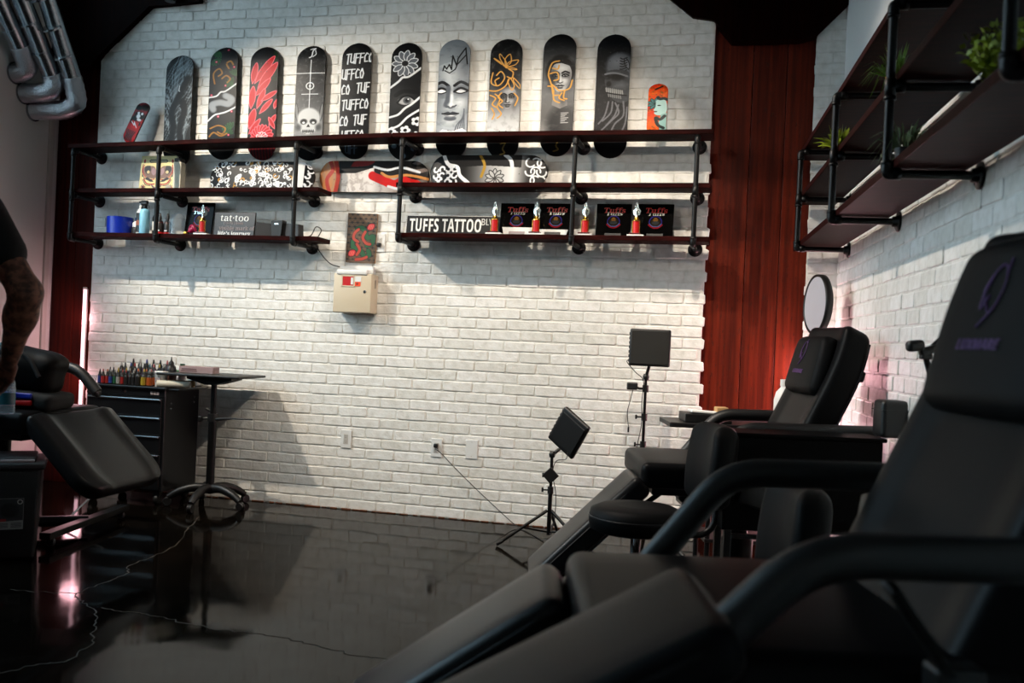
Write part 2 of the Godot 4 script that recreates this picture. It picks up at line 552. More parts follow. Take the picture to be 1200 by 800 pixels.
func window(n: String, c: Vector3, w: float, h: float, turn: float, panes: int, label: String) -> void:
	var o := root_node(n, c, turn)
	o.set_meta("kind", "structure")
	o.set_meta("label", label)
	var st := begin()
	for s in [-1, 1]:
		box(st, Vector3(s * (w * 0.5 - 0.03), 0, 0), Vector3(0.06, h, 0.12), 0.006)
		box(st, Vector3(0, s * (h * 0.5 - 0.03), 0), Vector3(w - 0.12, 0.06, 0.12), 0.006)
	for i in range(1, panes):
		box(st, Vector3(-w * 0.5 + w * i / panes, 0, 0), Vector3(0.05, h - 0.12, 0.08), 0.006)
	part("window_frame", st, M.trim, o)
	for i in panes:
		st = begin()
		box(st, Vector3(-w * 0.5 + w * (i + 0.5) / panes, 0, 0), Vector3(w / panes - 0.06, h - 0.12, 0.006))
		part("pane", st, M.glass, o)

# ------------------------------------------------------------------ bricks
func brick_mesh(len: float, hgt: float, s: int) -> ArrayMesh:     # worn, thickly painted brick face, front at z = 0
	var r := RandomNumberGenerator.new()
	r.seed = s
	var hx := len * 0.5
	var hy := hgt * 0.5
	var c := 0.007
	var base := [Vector2(-hx, -hy + c), Vector2(-hx + c, -hy), Vector2(0.0, -hy), Vector2(hx - c, -hy), Vector2(hx, -hy + c), Vector2(hx, hy - c), Vector2(hx - c, hy), Vector2(0.0, hy), Vector2(-hx + c, hy), Vector2(-hx, hy - c)]
	var rim := []
	for p in base:
		rim.append(p + Vector2(r.randf_range(-0.0025, 0.0025), r.randf_range(-0.0022, 0.0022)))
	var rings := []
	for k in 3:
		var ring := []
		for i in 10:
			var p: Vector2 = rim[i]
			var q := Vector2(p.x - signf(p.x) * 0.0042 * (0.0 if k < 2 else 1.0), p.y - signf(p.y) * 0.0036 * (0.0 if k < 2 else 1.0))
			ring.append(Vector3(q.x, q.y, [-0.024, -0.0021 + r.randf_range(-0.0006, 0.0006), r.randf_range(-0.0006, 0.0006)][k]))
		rings.append(ring)
	var st := begin()
	flat(st)
	for k in 2:
		for i in 10:
			var j := (i + 1) % 10
			quad(st, rings[k][i], rings[k + 1][i], rings[k + 1][j], rings[k][j])
	var f: Array = rings[2]
	quad(st, f[1], f[0], f[9], f[8])
	quad(st, f[1], f[8], f[7], f[2])
	quad(st, f[2], f[7], f[6], f[3])
	quad(st, f[3], f[6], f[5], f[4])
	return done(st)

func lay_bricks(wall: Node3D, frame: Transform3D, list: Array, individual: Callable) -> void:
	# list: [centre along the wall, centre height, length]; bricks that show largest are parts of their own, the rest one joined part
	var full := 0.1955
	var meshes := []
	var halves := []
	for s in 7: meshes.append(brick_mesh(full, 0.0605, 100 + s))
	for s in 4: halves.append(brick_mesh(full * 0.5, 0.0605, 200 + s))
	var joined := SurfaceTool.new()
	joined.begin(Mesh.PRIMITIVE_TRIANGLES)
	var paint := [M.brick, M.brick, M.brick_b, M.brick_c]
	var inv := wall.transform.affine_inverse()
	for b in list:
		var short: bool = b[2] < full * 0.72
		var me: ArrayMesh = halves[rng.randi() % 4] if short else meshes[rng.randi() % 7]
		var scl: float = b[2] / (full * 0.5 if short else full)
		var local := Transform3D(turn_z(rng.randf_range(-0.007, 0.007)).scaled_local(Vector3(scl, 1, 1)), Vector3(b[0], b[1], rng.randf_range(-0.0022, 0.002)))
		var xf := inv * frame * local
		if individual.call(b[0], b[1]):
			var o := mesh_node("brick", me, paint[rng.randi() % 4], wall)
			o.transform = xf
		else:
			joined.append_from(me, 0, xf)
	var rest := mesh_node("brick_courses", joined.commit(), M.brick, wall)
	rest.set_meta("kind", "stuff")

func course(i: int) -> float:
	return 0.0685 * i if i <= 25 else 1.7125 + 0.0655 * (i - 25)

func courses(x0: Callable, x1: Callable, rows: int, phase: float) -> Array:
	var out := []
	for i in rows:
		var lo: float = x0.call(i)
		var hi: float = x1.call(i)
		var y := (course(i) + course(i + 1)) * 0.5
		var x := phase + (0.1015 if i % 2 else 0.0) + rng.randf_range(-0.012, 0.012)
		while x > lo: x -= 0.203
		while x < hi:
			var a := maxf(x + 0.0035, lo)
			var b := minf(x + 0.203 - 0.0035 + rng.randf_range(-0.004, 0.004), hi)
			if b - a > 0.03: out.append([(a + b) * 0.5, y, b - a])
			x += 0.203
	return out

func back_wall_bricks() -> void:
	var wall: Node3D = get_node("wall_back")
	var list := courses(func(i): return lerpf(-5.098, -5.045, i / 46.0) + rng.randf_range(-0.006, 0.006), func(i): return lerpf(-0.762, -0.808, i / 46.0) + rng.randf_range(-0.012, 0.010), 58, -1.419)
	list += courses(func(i): return -0.205 + rng.randf_range(-0.008, 0.006), func(_i): return -0.03, 58, -0.22)
	# the nearest bricks that are in plain sight
	var counted := {"n": 0}
	lay_bricks(wall, Transform3D.IDENTITY, list, func(x, y):
		if counted.n >= 295: return false
		var seen: bool = (x > -2.75 and x < -0.77 and y > 0.02 and y < 1.78) or (x > -1.35 and x < -0.77 and y > 2.46 and y < 3.25)
		if x > -1.45 and y < 0.45: seen = false
		if seen: counted.n += 1
		return seen)

func right_wall_bricks() -> void:
	var wall: Node3D = get_node("wall_right")
	var turn := turn_y(RW_TURN)
	# the wall's own frame: x runs from the corner towards the front of the room, z points into the room
	var frame := Transform3D(Basis(turn * Vector3.BACK, Vector3.UP, turn * Vector3.LEFT), Vector3(-0.032, 0, 0))
	var list := courses(func(_i): return 0.0, func(_i): return 7.7, 27, 0.06)
	var counted := {"n": 0}
	lay_bricks(wall, frame, list, func(x, y):
		if counted.n >= 290: return false
		var seen: bool = x < 3.0 and y > 0.85
		if seen: counted.n += 1
		return seen)

# ------------------------------------------------------------------ timber columns, knee braces, beam
func columns_and_beams() -> void:
	var o := root_node("timber_column", Vector3(-0.48, 0, 0))
	tag(o, "rust red stained timber column between brick wall and right corner", "column")
	o.set_meta("kind", "structure")
	var xs := [-0.345, -0.085, 0.115, 0.325]
	for i in 3:
		var st := begin()
		span(st, Vector3(xs[i] + 0.0015, 0, -0.215), Vector3(xs[i + 1] - 0.0015, 3.25, -0.062 - 0.003 * (i % 2)), 0.003)
		part("board", st, M.timber, o)
	o = root_node("timber_column", Vector3(-5.26, 0, 0))
	tag(o, "dark brown timber column in the left corner behind the upright light tube", "column")
	o.set_meta("kind", "structure")
	xs = [-0.185, 0.0, 0.185]
	for i in 2:
		var st := begin()
		span(st, Vector3(xs[i] + 0.001, 0, -0.215), Vector3(xs[i + 1] - 0.001, 3.1, -0.05 - 0.003 * i), 0.003)
		part("board", st, M.timber_mid, o)
	var st := begin()
	prism(st, Transform3D.IDENTITY, PackedVector2Array([Vector2(-0.81, 3.16), Vector2(-0.938, 3.183), Vector2(-1.083, 3.303), Vector2(-1.62, 3.78), Vector2(-1.62, 4.78), Vector2(0.42, 4.78), Vector2(0.42, 3.72), Vector2(-0.005, 3.262), Vector2(-0.204, 3.056), Vector2(-0.30, 3.03), Vector2(-0.70, 3.03)]), -0.2, 0.03)
	var k := part("knee_brace", st, M.timber_dark, null)
	tag(k, "dark timber knee braces spreading from the top of the red column", "brace")
	k.set_meta("kind", "structure")
	st = begin()
	prism(st, Transform3D.IDENTITY, PackedVector2Array([Vector2(-5.45, 2.98), Vector2(-5.12, 2.98), Vector2(-5.047, 3.062), Vector2(-4.673, 3.382), Vector2(-4.286, 3.40), Vector2(-4.286, 3.56), Vector2(-4.286, 4.78), Vector2(-5.45, 4.78)]), -0.2, 0.05)
	k = part("knee_brace", st, M.timber_dark, null)
	tag(k, "dark timber knee brace above the left column", "brace")
	k.set_meta("kind", "structure")
	# a stub of black conduit under the left beam
	st = begin()
	tube(st, [Vector3(-4.47, 3.40, 0.11), Vector3(-4.47, 3.98, 0.11)], 0.028, 12)
	cyl(st, Vector3(-4.47, 3.385, 0.11), 0.036, 0.05)
	k = part("conduit", st, M.black_metal, null)
	tag(k, "short black pipe end at the top of the brick wall", "pipe")

func cracks() -> void:
	var fl: Node3D = get_node("floor")
	var lines := [
		[[-3.76, 0.63], [-3.62, 0.98], [-3.44, 1.39], [-3.41, 1.62], [-3.40, 1.84], [-3.32, 1.97], [-3.31, 2.14], [-3.31, 2.33]],
		[[-3.31, 2.33], [-3.41, 2.36], [-3.6, 2.38]],
		[[-3.31, 2.33], [-3.25, 2.40], [-3.17, 2.44], [-3.08, 2.51], [-3.0, 2.60], [-2.91, 2.74], [-2.82, 2.87], [-2.79, 3.05], [-2.86, 3.12], [-2.92, 3.26]],
		[[-3.08, 2.47], [-2.95, 2.48], [-2.82, 2.49], [-2.63, 2.53], [-2.48, 2.55], [-2.35, 2.54], [-2.2, 2.55], [-2.04, 2.60], [-1.88, 2.64], [-1.75, 2.645]],
	]
	for l in lines:
		var pts := []
		for i in l.size() - 1:
			for j in 6:
				var p: Vector2 = Vector2(l[i][0], l[i][1]).lerp(Vector2(l[i + 1][0], l[i + 1][1]), j / 6.0)
				pts.append(p + Vector2(rng.randf_range(-0.012, 0.012), rng.randf_range(-0.012, 0.012)) * (1.0 if j else 0.2))
		pts.append(Vector2(l[-1][0], l[-1][1]))
		var st := begin()
		flat(st)
		for i in pts.size() - 1:
			var dir: Vector2 = (pts[i + 1] - pts[i]).normalized().orthogonal()
			var w0 := rng.randf_range(0.0012, 0.0036)
			var w1 := rng.randf_range(0.0012, 0.0036)
			var v := func(p: Vector2) -> Vector3: return Vector3(p.x, 0.0008, p.y)
			quad(st, v.call(pts[i] - dir * w0), v.call(pts[i] + dir * w0), v.call(pts[i + 1] + dir * w1), v.call(pts[i + 1] - dir * w1))
		part("crack", st, M.crack, fl)

func ducts() -> void:
	var runs := [
		[[Vector3(-5.34, 3.86, 1.22), Vector3(-5.34, 3.223, 0.677), Vector3(-5.34, 2.95, 0.45), Vector3(-5.34, 2.86, 0.40), Vector3(-5.39, 2.835, 0.39), Vector3(-5.452, 2.835, 0.39)], "silver air duct nearest the window, bent into the wall"],
		[[Vector3(-5.22, 3.86, 1.18), Vector3(-5.22, 3.241, 0.621), Vector3(-5.22, 2.82, 0.30), Vector3(-5.22, 2.75, 0.29), Vector3(-5.29, 2.72, 0.30), Vector3(-5.452, 2.72, 0.30)], "middle silver air duct of three with a broad elbow"],
		[[Vector3(-5.095, 3.86, 1.10), Vector3(-5.095, 3.269, 0.532), Vector3(-5.095, 2.80, 0.25), Vector3(-5.095, 2.67, 0.20), Vector3(-5.19, 2.625, 0.20), Vector3(-5.452, 2.625, 0.20)], "rightmost silver air duct, its foil elbow beside the timber column"],
	]
	for r in runs:
		var path := rounded_path(r[0], 0.1, 6)
		var o := thing("air_duct", r[1], "duct", Vector3.ZERO, 0.0, "silver air ducts at the top left")
		var n: int = r[0].size()
		var st := begin()
		tube(st, [r[0][0], r[0][1], r[0][2]], 0.062, 18)
		part("straight_pipe", st, M.steel, o)
		st = begin()
		var bend := []
		for p in path:
			if p.y <= r[0][2].y + 0.045: bend.append(p)
		var rad := []
		for i in bend.size(): rad.append(0.063 + (0.0045 if i % 2 else 0.0))
		tube(st, bend, rad, 18)
		part("elbow", st, M.foil, o)
		for i in range(1, 7):
			var a: Vector3 = r[0][0].lerp(r[0][2], i / 7.0)
			var dir: Vector3 = (r[0][2] - r[0][0]).normalized()
			st = begin()
			tube(st, [a, a + dir * 0.012], 0.0655, 18)
			part("seam_ring", st, M.steel, o)
		st = begin()
		tube(st, [r[0][n - 1] + Vector3(0.0, 0, 0), r[0][n - 1] + Vector3(0.012, 0, 0)], 0.075, 18)
		part("wall_collar", st, M.steel, o)

# ------------------------------------------------------------------ pipe shelves
func fitting(st: SurfaceTool, a: Vector3, dir: Vector3, r: float, l: float) -> void:
	tube(st, [a - dir * l * 0.5, a - dir * l * 0.45, a + dir * l * 0.45, a + dir * l * 0.5], [r * 0.8, r, r, r * 0.8], 12)

func pipe_bracket(label: String, foot: Vector3, out: Vector3, reach: float, levels: Array, group: String) -> Node3D:
	# foot = point on the wall under the post; out = unit vector from the wall into the room; levels = heights of the arms, lowest first
	var o := thing("pipe_bracket", label, "bracket", foot, 0.0, group)
	var n := levels.size()
	var st := begin()
	rod(st, out * reach + Vector3(0, levels[0], 0), out * reach + Vector3(0, levels[n - 1], 0), 0.0145, 12)
	part("post", st, M.pipe, o)
	for i in n:
		var y: float = levels[i]
		var joint := out * reach + Vector3(0, y, 0)
		st = begin()
		rod(st, out * 0.006 + Vector3(0, y, 0), joint, 0.0145, 12)
		fitting(st, joint - out * 0.03, out, 0.0185, 0.03)
		part("arm", st, M.pipe, o)
		st = begin()
		var turn := Basis(Quaternion(Vector3.UP, out))
		lathe(st, Transform3D(turn, Vector3(0, y, 0)), [Vector2(0, 0), Vector2(0.044, 0), Vector2(0.044, 0.007), Vector2(0.040, 0.010), Vector2(0.024, 0.012), Vector2(0.022, 0.028), Vector2(0.0145, 0.03)], 20)
		for q in 4:
			var a := TAU * q / 4.0 + 0.78
			lathe(st, Transform3D(turn, Vector3(0, y, 0) + turn * Vector3(cos(a) * 0.033, 0.0095, sin(a) * 0.033)), [Vector2(0.005, 0), Vector2(0.004, 0.003), Vector2(0, 0.0035)], 8)
		part("flange", st, M.pipe, o)
		st = begin()
		if i == 0 or i == n - 1:
			var s := 1.0 if i == 0 else -1.0
			tube(st, rounded_path([joint - out * 0.032, joint, joint + Vector3(0, 0.032 * s, 0)], 0.03, 5), 0.0185, 12)
		else:
			fitting(st, joint + Vector3(0, 0.0, 0), Vector3.UP, 0.0185, 0.055)
		fitting(st, joint + Vector3(0, 0.035 if i == 0 else -0.035, 0), Vector3.UP, 0.0195, 0.014)
		part("elbow_joint", st, M.pipe, o)
	return o

func board(label: String, a: Vector3, b: Vector3, depth: float, group: String) -> void:   # a, b = ends of the front top edge
	var l := a.distance_to(b)
	var x := (b - a).normalized()
	var z := x.cross(Vector3.UP).normalized()
	var o := thing("shelf_board", label, "shelf", (a + b) * 0.5, 0.0, group)
	var st := begin()
	rbox(st, Transform3D(Basis(x, z.cross(x).normalized(), z), -z * depth * 0.5 + Vector3(0, -0.0145, 0)), Vector3(l, 0.029, depth), 0.003)
	part("plank", st, M.shelf, o)

func shelves_back() -> void:
	var g := "dark red shelf boards on the brick wall"
	var zf := 0.275
	board("top shelf board on brick wall, left length under the smaller painted decks", Vector3(-5.10, 2.376, zf), Vector3(-2.755, 2.438, zf), 0.20, g)
	board("top shelf board on brick wall, right length under the portrait decks", Vector3(-2.75, 2.438, zf), Vector3(-0.775, 2.447, zf), 0.20, g)
	board("middle shelf board at left, holding the cream tattoo print", Vector3(-5.085, 2.072, zf), Vector3(-3.23, 2.093, zf), 0.20, g)
	board("middle shelf board at right, above the row of trophies", Vector3(-2.71, 2.127, zf), Vector3(-0.775, 2.134, zf), 0.20, g)
	board("bottom shelf board at left, holding spray bottles and the radio", Vector3(-5.075, 1.776, zf), Vector3(-3.225, 1.777, zf), 0.20, g)
	board("bottom shelf board at right, holding the street sign and trophies", Vector3(-2.70, 1.812, zf), Vector3(-0.772, 1.822, zf), 0.20, g)
	var bg := "black pipe brackets on the brick wall"
	var posts := [
		[-5.035, [1.735, 2.032, 2.340], "black pipe shelf bracket at far left of the brick wall"],
		[-4.378, [1.737, 2.040, 2.352], "black pipe shelf bracket in front of the cream tattoo print"],
		[-3.385, [1.738, 2.052, 2.378], "black pipe shelf bracket beside the radio"],
		[-2.672, [1.774, 2.088, 2.398], "black pipe shelf bracket left of the street sign"],
		[-1.578, [1.778, 2.091, 2.402], "black pipe shelf bracket between second and third trophy"],
		[-0.862, [1.781, 2.094, 2.405], "black pipe shelf bracket at the end next to red column"],
	]
	for p in posts:
		pipe_bracket(p[2], Vector3(p[0], 0, 0), Vector3.BACK, 0.296, p[1].map(func(h): return h - 0.009), bg)

func shelves_right() -> void:
	var out := turn_y(RW_TURN) * Vector3.LEFT
	var names := ["lowest", "middle", "top"]
	var ys := [1.768, 2.043, 2.304]
	for i in 3:
		var st := begin()
		var o := thing("shelf_board", names[i] + " dark red shelf board along the right wall", "shelf", on_right(0.15, ys[i] + 0.0145, 2.55), RW_TURN, "shelf boards on the right wall")
		rbox(st, Transform3D.IDENTITY, Vector3(0.225, 0.029, 5.0), 0.003)
		part("plank", st, M.shelf, o)
	var zs := [0.371, 1.575, 2.68, 3.80, 4.85]
	var lb := ["farthest black pipe bracket on right wall, next to the red column", "second black pipe bracket on right wall, holding the yellow potted plant", "third black pipe bracket on right wall, full height in view", "nearest black pipe bracket on right wall at the picture edge", "black pipe bracket on right wall outside the picture"]
	for i in 5:
		pipe_bracket(lb[i], on_right(0.0, 0, zs[i]), out, 0.28, [1.750, 2.025, 2.286], "black pipe brackets on the right wall")
	# pot plants on these shelves
	plant("spiky bright green plant in yellow pot near the red column", on_right(0.225, 2.072, 1.30), 0, 0.028, 0.06, M.leaf_yellow, M.pot_yellow)
	plant("airy green plant in yellow pot behind the tall pipe post", on_right(0.215, 2.072, 2.42), 1, 0.03, 0.065, M.leaf, M.pot_yellow)
	plant("trailing grey green plant at the end of a lower shelf", on_right(0.215, 1.797, 2.62), 1, 0.032, 0.05, M.leaf_grey, M.pot_dark)
	plant("bushy green boxwood plant in a dark square pot", on_right(0.185, 1.797, 3.50), 2, 0.055, 0.036, M.leaf_yellow, M.pot_dark)
	plant("small leafy plant high on the right wall shelf", on_right(0.21, 2.072, 3.27), 2, 0.04, 0.03, M.leaf_grey, M.pot_dark)

func plant(label: String, p: Vector3, kind: int, r: float, h: float, leaf: Material, pot: Material) -> void:
	var o := thing("potted_plant", label, "plant", p, RW_TURN, "small plants on the right wall shelves")
	var st := begin()
	if kind == 2:
		rbox(st, Transform3D(Basis(), Vector3(0, h * 0.5, 0)), Vector3(r * 1.6, h, r * 3.4), 0.006, 2)
	else:
		lathe(st, Transform3D(), [Vector2(0, 0), Vector2(r * 0.8, 0), Vector2(r, h), Vector2(r * 0.92, h), Vector2(r * 0.9, h * 0.9), Vector2(0, h * 0.9)], 14)
	part("pot", st, pot, o)
	st = begin()
	var rg := RandomNumberGenerator.new()
	rg.seed = hash(label)
	if kind < 2:
		for i in (80 if kind == 0 else 120):
			var a := rg.randf() * TAU
			var lean := rg.randf_range(0.15, 1.35)
			var l := rg.randf_range(0.06, 0.12) * (1.0 if kind == 0 else 1.15)
			var dir := Vector3(cos(a) * sin(lean), cos(lean), sin(a) * sin(lean))
			var b := Vector3(cos(a), 0, sin(a)) * r * 0.5 + Vector3(0, h * 0.9, 0)
			var droop := 0.02 if kind == 0 else 0.075
			var m := b + dir * l * 0.6
			var e := b + dir * l + Vector3(0, -droop * sin(lean), 0)
			var w := dir.cross(Vector3(rg.randf(), rg.randf(), rg.randf())).normalized() * (0.0075 if kind == 0 else 0.0034)
			var up := w.cross(dir).normalized() * 0.0015
			smooth(st)
			quad(st, b - w * 0.6, m - w + up, m + w + up, b + w * 0.6)
			tri(st, m - w + up, e, m + w + up)
	else:
		for i in 70:
			var b := Vector3(rg.randf_range(-0.5, 0.5) * r * 1.2, h * 0.9, rg.randf_range(-0.5, 0.5) * r * 2.8)
			var tip := b + Vector3(rg.randf_range(-0.06, 0.05), rg.randf_range(0.04, 0.115), rg.randf_range(-0.06, 0.06)) * (r / 0.055)
			for k in 9:
				var c := b.lerp(tip, 0.25 + 0.75 * k / 8.0)
				var dir := Vector3(rg.randf_range(-1, 1), rg.randf_range(-0.1, 1), rg.randf_range(-1, 1)).normalized()
				var w := dir.cross(Vector3(rg.randf(), rg.randf(), rg.randf())).normalized() * 0.0075
				var e := c + dir * 0.024
				flat(st)
				quad(st, c, c + dir * 0.009 - w, e, c + dir * 0.009 + w)
	var f := part("foliage", st, leaf, o)
	f.set_meta("kind", "stuff")

# ------------------------------------------------------------------ painted surfaces: a small brush on an Image
class Brush:
	var im: Image
	var w: int
	var h: int
	func _init(ww: int, hh: int, c: Color) -> void:
		w = ww; h = hh
		im = Image.create(w, h, false, Image.FORMAT_RGB8)
		im.fill(c)
	func dot(x: int, y: int, c: Color, a := 1.0) -> void:
		if x < 0 or y < 0 or x >= w or y >= h or a <= 0.0: return
		im.set_pixel(x, y, im.get_pixel(x, y).lerp(c, minf(a, 1.0)))
	func grade(stops: Array) -> void:                  # [[height 0..1, colour], ...]
		for y in h:
			var t := float(y) / h
			var c: Color = stops[-1][1]
			for i in stops.size() - 1:
				if t >= stops[i][0] and t < stops[i + 1][0]:
					c = stops[i][1].lerp(stops[i + 1][1], (t - stops[i][0]) / (stops[i + 1][0] - stops[i][0]))
					break
			im.fill_rect(Rect2i(0, y, w, 1), c)
	func marble_over(s: int, scale: Vector2, c: Color, amount: float) -> void:
		var f := FastNoiseLite.new()
		f.seed = s; f.frequency = 1.0; f.fractal_octaves = 4
		for y in h:
			for x in w:
				var v := f.get_noise_2d(x * scale.x + 0.4 * f.get_noise_2d(x * 0.02, y * 0.02), y * scale.y)
				dot(x, y, c, amount * pow(clampf(1.0 - absf(v) * 4.0, 0.0, 1.0), 2.0))
	func grade_top(c: Color, n: int) -> void:
		for y in n:
			for x in w: dot(x, y, c, 1.0 - float(y) / n)
	func grain(s: int, freq: Vector2, c: Color, amount: float, cut := 0.0) -> void:
		var f := FastNoiseLite.new()
		f.seed = s; f.frequency = 1.0; f.fractal_octaves = 4
		for y in h:
			for x in w:
				var v := f.get_noise_2d(x * freq.x, y * freq.y)
				if v > cut: dot(x, y, c, (v - cut) * amount)
	func line(pts: Array, r: float, c: Color, soft := 1.0, a := 1.0) -> void:   # pts: Vector2 in pixels
		for i in pts.size() - 1:
			var p: Vector2 = pts[i]
			var q: Vector2 = pts[i + 1]
			var lo := Vector2(minf(p.x, q.x), minf(p.y, q.y)) - Vector2.ONE * (r + soft)
			var hi := Vector2(maxf(p.x, q.x), maxf(p.y, q.y)) + Vector2.ONE * (r + soft)
			for y in range(maxi(0, int(lo.y)), mini(h, int(hi.y) + 2)):
				for x in range(maxi(0, int(lo.x)), mini(w, int(hi.x) + 2)):
					var d := Vector2(x, y).distance_to(Geometry2D.get_closest_point_to_segment(Vector2(x, y), p, q))
					if d < r + soft: dot(x, y, c, a * clampf((r + soft - d) / soft, 0.0, 1.0))
	func curve(pts: Array, r: float, c: Color, soft := 1.0, a := 1.0) -> void:
		line(bent(pts), r, c, soft, a)
	static func bent(pts: Array) -> Array:
		var k := Curve2D.new()
		for i in pts.size():
			var t: Vector2 = (pts[mini(i + 1, pts.size() - 1)] - pts[maxi(i - 1, 0)]) / 6.0
			k.add_point(pts[i], -t, t)
		var out := []
		for i in pts.size() - 1:
			for j in 5: out.append(k.sample(i, j / 5.0))
		out.append(pts[-1])
		return out
	func fill(pts: Array, c: Color, a := 1.0) -> void:
		var poly := PackedVector2Array(pts)
		var lo: Vector2 = pts[0]
		var hi: Vector2 = pts[0]
		for p in pts:
			lo = lo.min(p); hi = hi.max(p)
		for y in range(maxi(0, int(lo.y)), mini(h, int(hi.y) + 2)):
			for x in range(maxi(0, int(lo.x)), mini(w, int(hi.x) + 2)):
				if Geometry2D.is_point_in_polygon(Vector2(x, y), poly): dot(x, y, c, a)
	func ball(c0: Vector2, rx: float, ry: float, c: Color, a := 1.0, edge := 0.15, turn := 0.0) -> void:
		var big := maxf(rx, ry) * (1.0 + edge) + 1.0
		for y in range(maxi(0, int(c0.y - big)), mini(h, int(c0.y + big) + 1)):
			for x in range(maxi(0, int(c0.x - big)), mini(w, int(c0.x + big) + 1)):
				var p := (Vector2(x, y) - c0).rotated(-turn)
				var d := Vector2(p.x / rx, p.y / ry).length()
				if d < 1.0 + edge: dot(x, y, c, a * clampf((1.0 + edge - d) / (2.0 * edge), 0.0, 1.0))
	func ring(c0: Vector2, r: float, th: float, c: Color, from := 0.0, to := TAU) -> void:
		var pts := []
		for i in 25: pts.append(c0 + Vector2(cos(lerpf(from, to, i / 24.0)), sin(lerpf(from, to, i / 24.0))) * r)
		line(pts, th, c)
	func petal(a: Vector2, b: Vector2, wide: float, c: Color, edge: Color, th := 0.8) -> void:
		var dir := (b - a)
		var n := dir.orthogonal().normalized() * wide
		var pts := bent([a, a + dir * 0.35 + n, a + dir * 0.75 + n * 0.9, b, a + dir * 0.75 - n * 0.9, a + dir * 0.35 - n, a])
		fill(pts, c)
		line(pts, th, edge)
	func glyphs(text: String, p: Vector2, sz: Vector2, r: float, c: Color) -> void:    # brush letters
		var font := {
			"T": [[[0, 0.05], [1, 0]], [[0.5, 0], [0.45, 1.1]]], "U": [[[0, 0], [0.02, 0.9], [0.5, 1], [0.85, 0.85], [0.9, 0]], [[0.88, 0.6], [0.95, 1.05]]],
			"F": [[[0.15, 0], [0.1, 1.1]], [[0.05, 0.03], [1, 0]], [[0.1, 0.5], [0.8, 0.45]]], "C": [[[0.95, 0.12], [0.5, 0], [0.08, 0.4], [0.2, 0.95], [0.95, 0.9]]],
			"O": [[[0.5, 0], [0.08, 0.4], [0.25, 0.95], [0.7, 0.98], [0.95, 0.5], [0.5, 0]]], "S": [[[0.9, 0.1], [0.4, 0], [0.15, 0.3], [0.8, 0.6], [0.75, 0.95], [0.05, 0.95]]],
		}
		var x := p.x
		for ch in text:
			if font.has(ch):
				for st in font[ch]:
					var pts := []
					for q in st: pts.append(Vector2(x + q[0] * sz.x + (1.0 - q[1]) * 1.5, p.y + q[1] * sz.y - (x - p.x) * 0.05))
					line(pts, r, c)
			x += sz.x * 1.22
	func face(c0: Vector2, s: float, ys: float, skin: Color, shade: Color, dark: Color, light: Color, blank := false) -> void:   # a shaded human face, s = half width, ys = stretch upwards
		var at := func(x: float, y: float) -> Vector2: return c0 + Vector2(x * s, y * s * ys)
		fill(bent([at.call(0, -1.3), at.call(0.62, -1.12), at.call(0.96, -0.55), at.call(0.95, 0.1), at.call(0.74, 0.72), at.call(0.34, 1.18), at.call(0.0, 1.28), at.call(-0.34, 1.18), at.call(-0.74, 0.72), at.call(-0.95, 0.1), at.call(-0.96, -0.55), at.call(-0.62, -1.12), at.call(0, -1.3)]), skin)
		ball(at.call(-0.72, 0.15), s * 0.34, s * ys * 0.95, shade, 0.75, 0.8)
		ball(at.call(0.78, 0.35), s * 0.22, s * ys * 0.7, shade, 0.6, 0.9)
		ball(at.call(0.42, 0.32), s * 0.24, s * ys * 0.2, light, 0.6, 0.9)
		ball(at.call(0.12, -0.8), s * 0.5, s * ys * 0.28, light, 0.5, 0.9)
		ball(at.call(0.0, 1.02), s * 0.22, s * ys * 0.12, light, 0.4, 0.9)
		for k in [-1, 1]:
			var e: Vector2 = at.call(0.43 * k, -0.16)
			ball(e, s * 0.34, s * ys * 0.22, shade, 0.85, 0.6)
			ball(e + Vector2(0, s * 0.02), s * 0.23, s * 0.12, light if blank else skin.lerp(light, 0.6), 1.0, 0.25)
			if not blank:
				ball(e + Vector2(0, s * 0.01), s * 0.10, s * 0.11, dark, 1.0, 0.2)
				ball(e + Vector2(s * 0.03, -s * 0.03), s * 0.03, s * 0.03, light)
			curve([e + Vector2(-s * 0.30, s * 0.05), e + Vector2(-s * 0.02, -s * 0.13), e + Vector2(s * 0.30, s * 0.01)], s * 0.05, dark)
			curve([e + Vector2(-s * 0.22, s * 0.10), e + Vector2(0, s * 0.14), e + Vector2(s * 0.24, s * 0.06)], s * 0.02, dark)
			curve([at.call(0.14 * k, -0.36), at.call(0.42 * k, -0.5), at.call(0.76 * k, -0.36)], s * 0.06, dark, 1.2)
		curve([at.call(-0.13, -0.3), at.call(-0.12, 0.1), at.call(-0.22, 0.42)], s * 0.06, shade, s * 0.08, 0.8)
		ball(at.call(0.03, 0.1), s * 0.07, s * ys * 0.32, light, 0.75, 0.6)
		ball(at.call(0.02, 0.4), s * 0.13, s * 0.1, light, 0.6, 0.6)
		for k in [-1, 1]: ball(at.call(0.13 * k, 0.47), s * 0.075, s * 0.045, dark, 0.9, 0.4)
		curve([at.call(-0.22, 0.42), at.call(0, 0.52), at.call(0.24, 0.42)], s * 0.03, shade)
		fill(bent([at.call(-0.36, 0.74), at.call(-0.12, 0.66), at.call(0, 0.69), at.call(0.12, 0.66), at.call(0.36, 0.74), at.call(0.0, 0.77), at.call(-0.36, 0.74)]), shade.lerp(dark, 0.35))
		fill(bent([at.call(-0.34, 0.75), at.call(0, 0.77), at.call(0.34, 0.75), at.call(0.16, 0.88), at.call(-0.16, 0.88), at.call(-0.34, 0.75)]), shade.lerp(light, 0.3))
		ball(at.call(0.05, 0.82), s * 0.12, s * 0.03, light, 0.8, 0.5)
		curve([at.call(-0.36, 0.74), at.call(0, 0.77), at.call(0.36, 0.74)], s * 0.025, dark)
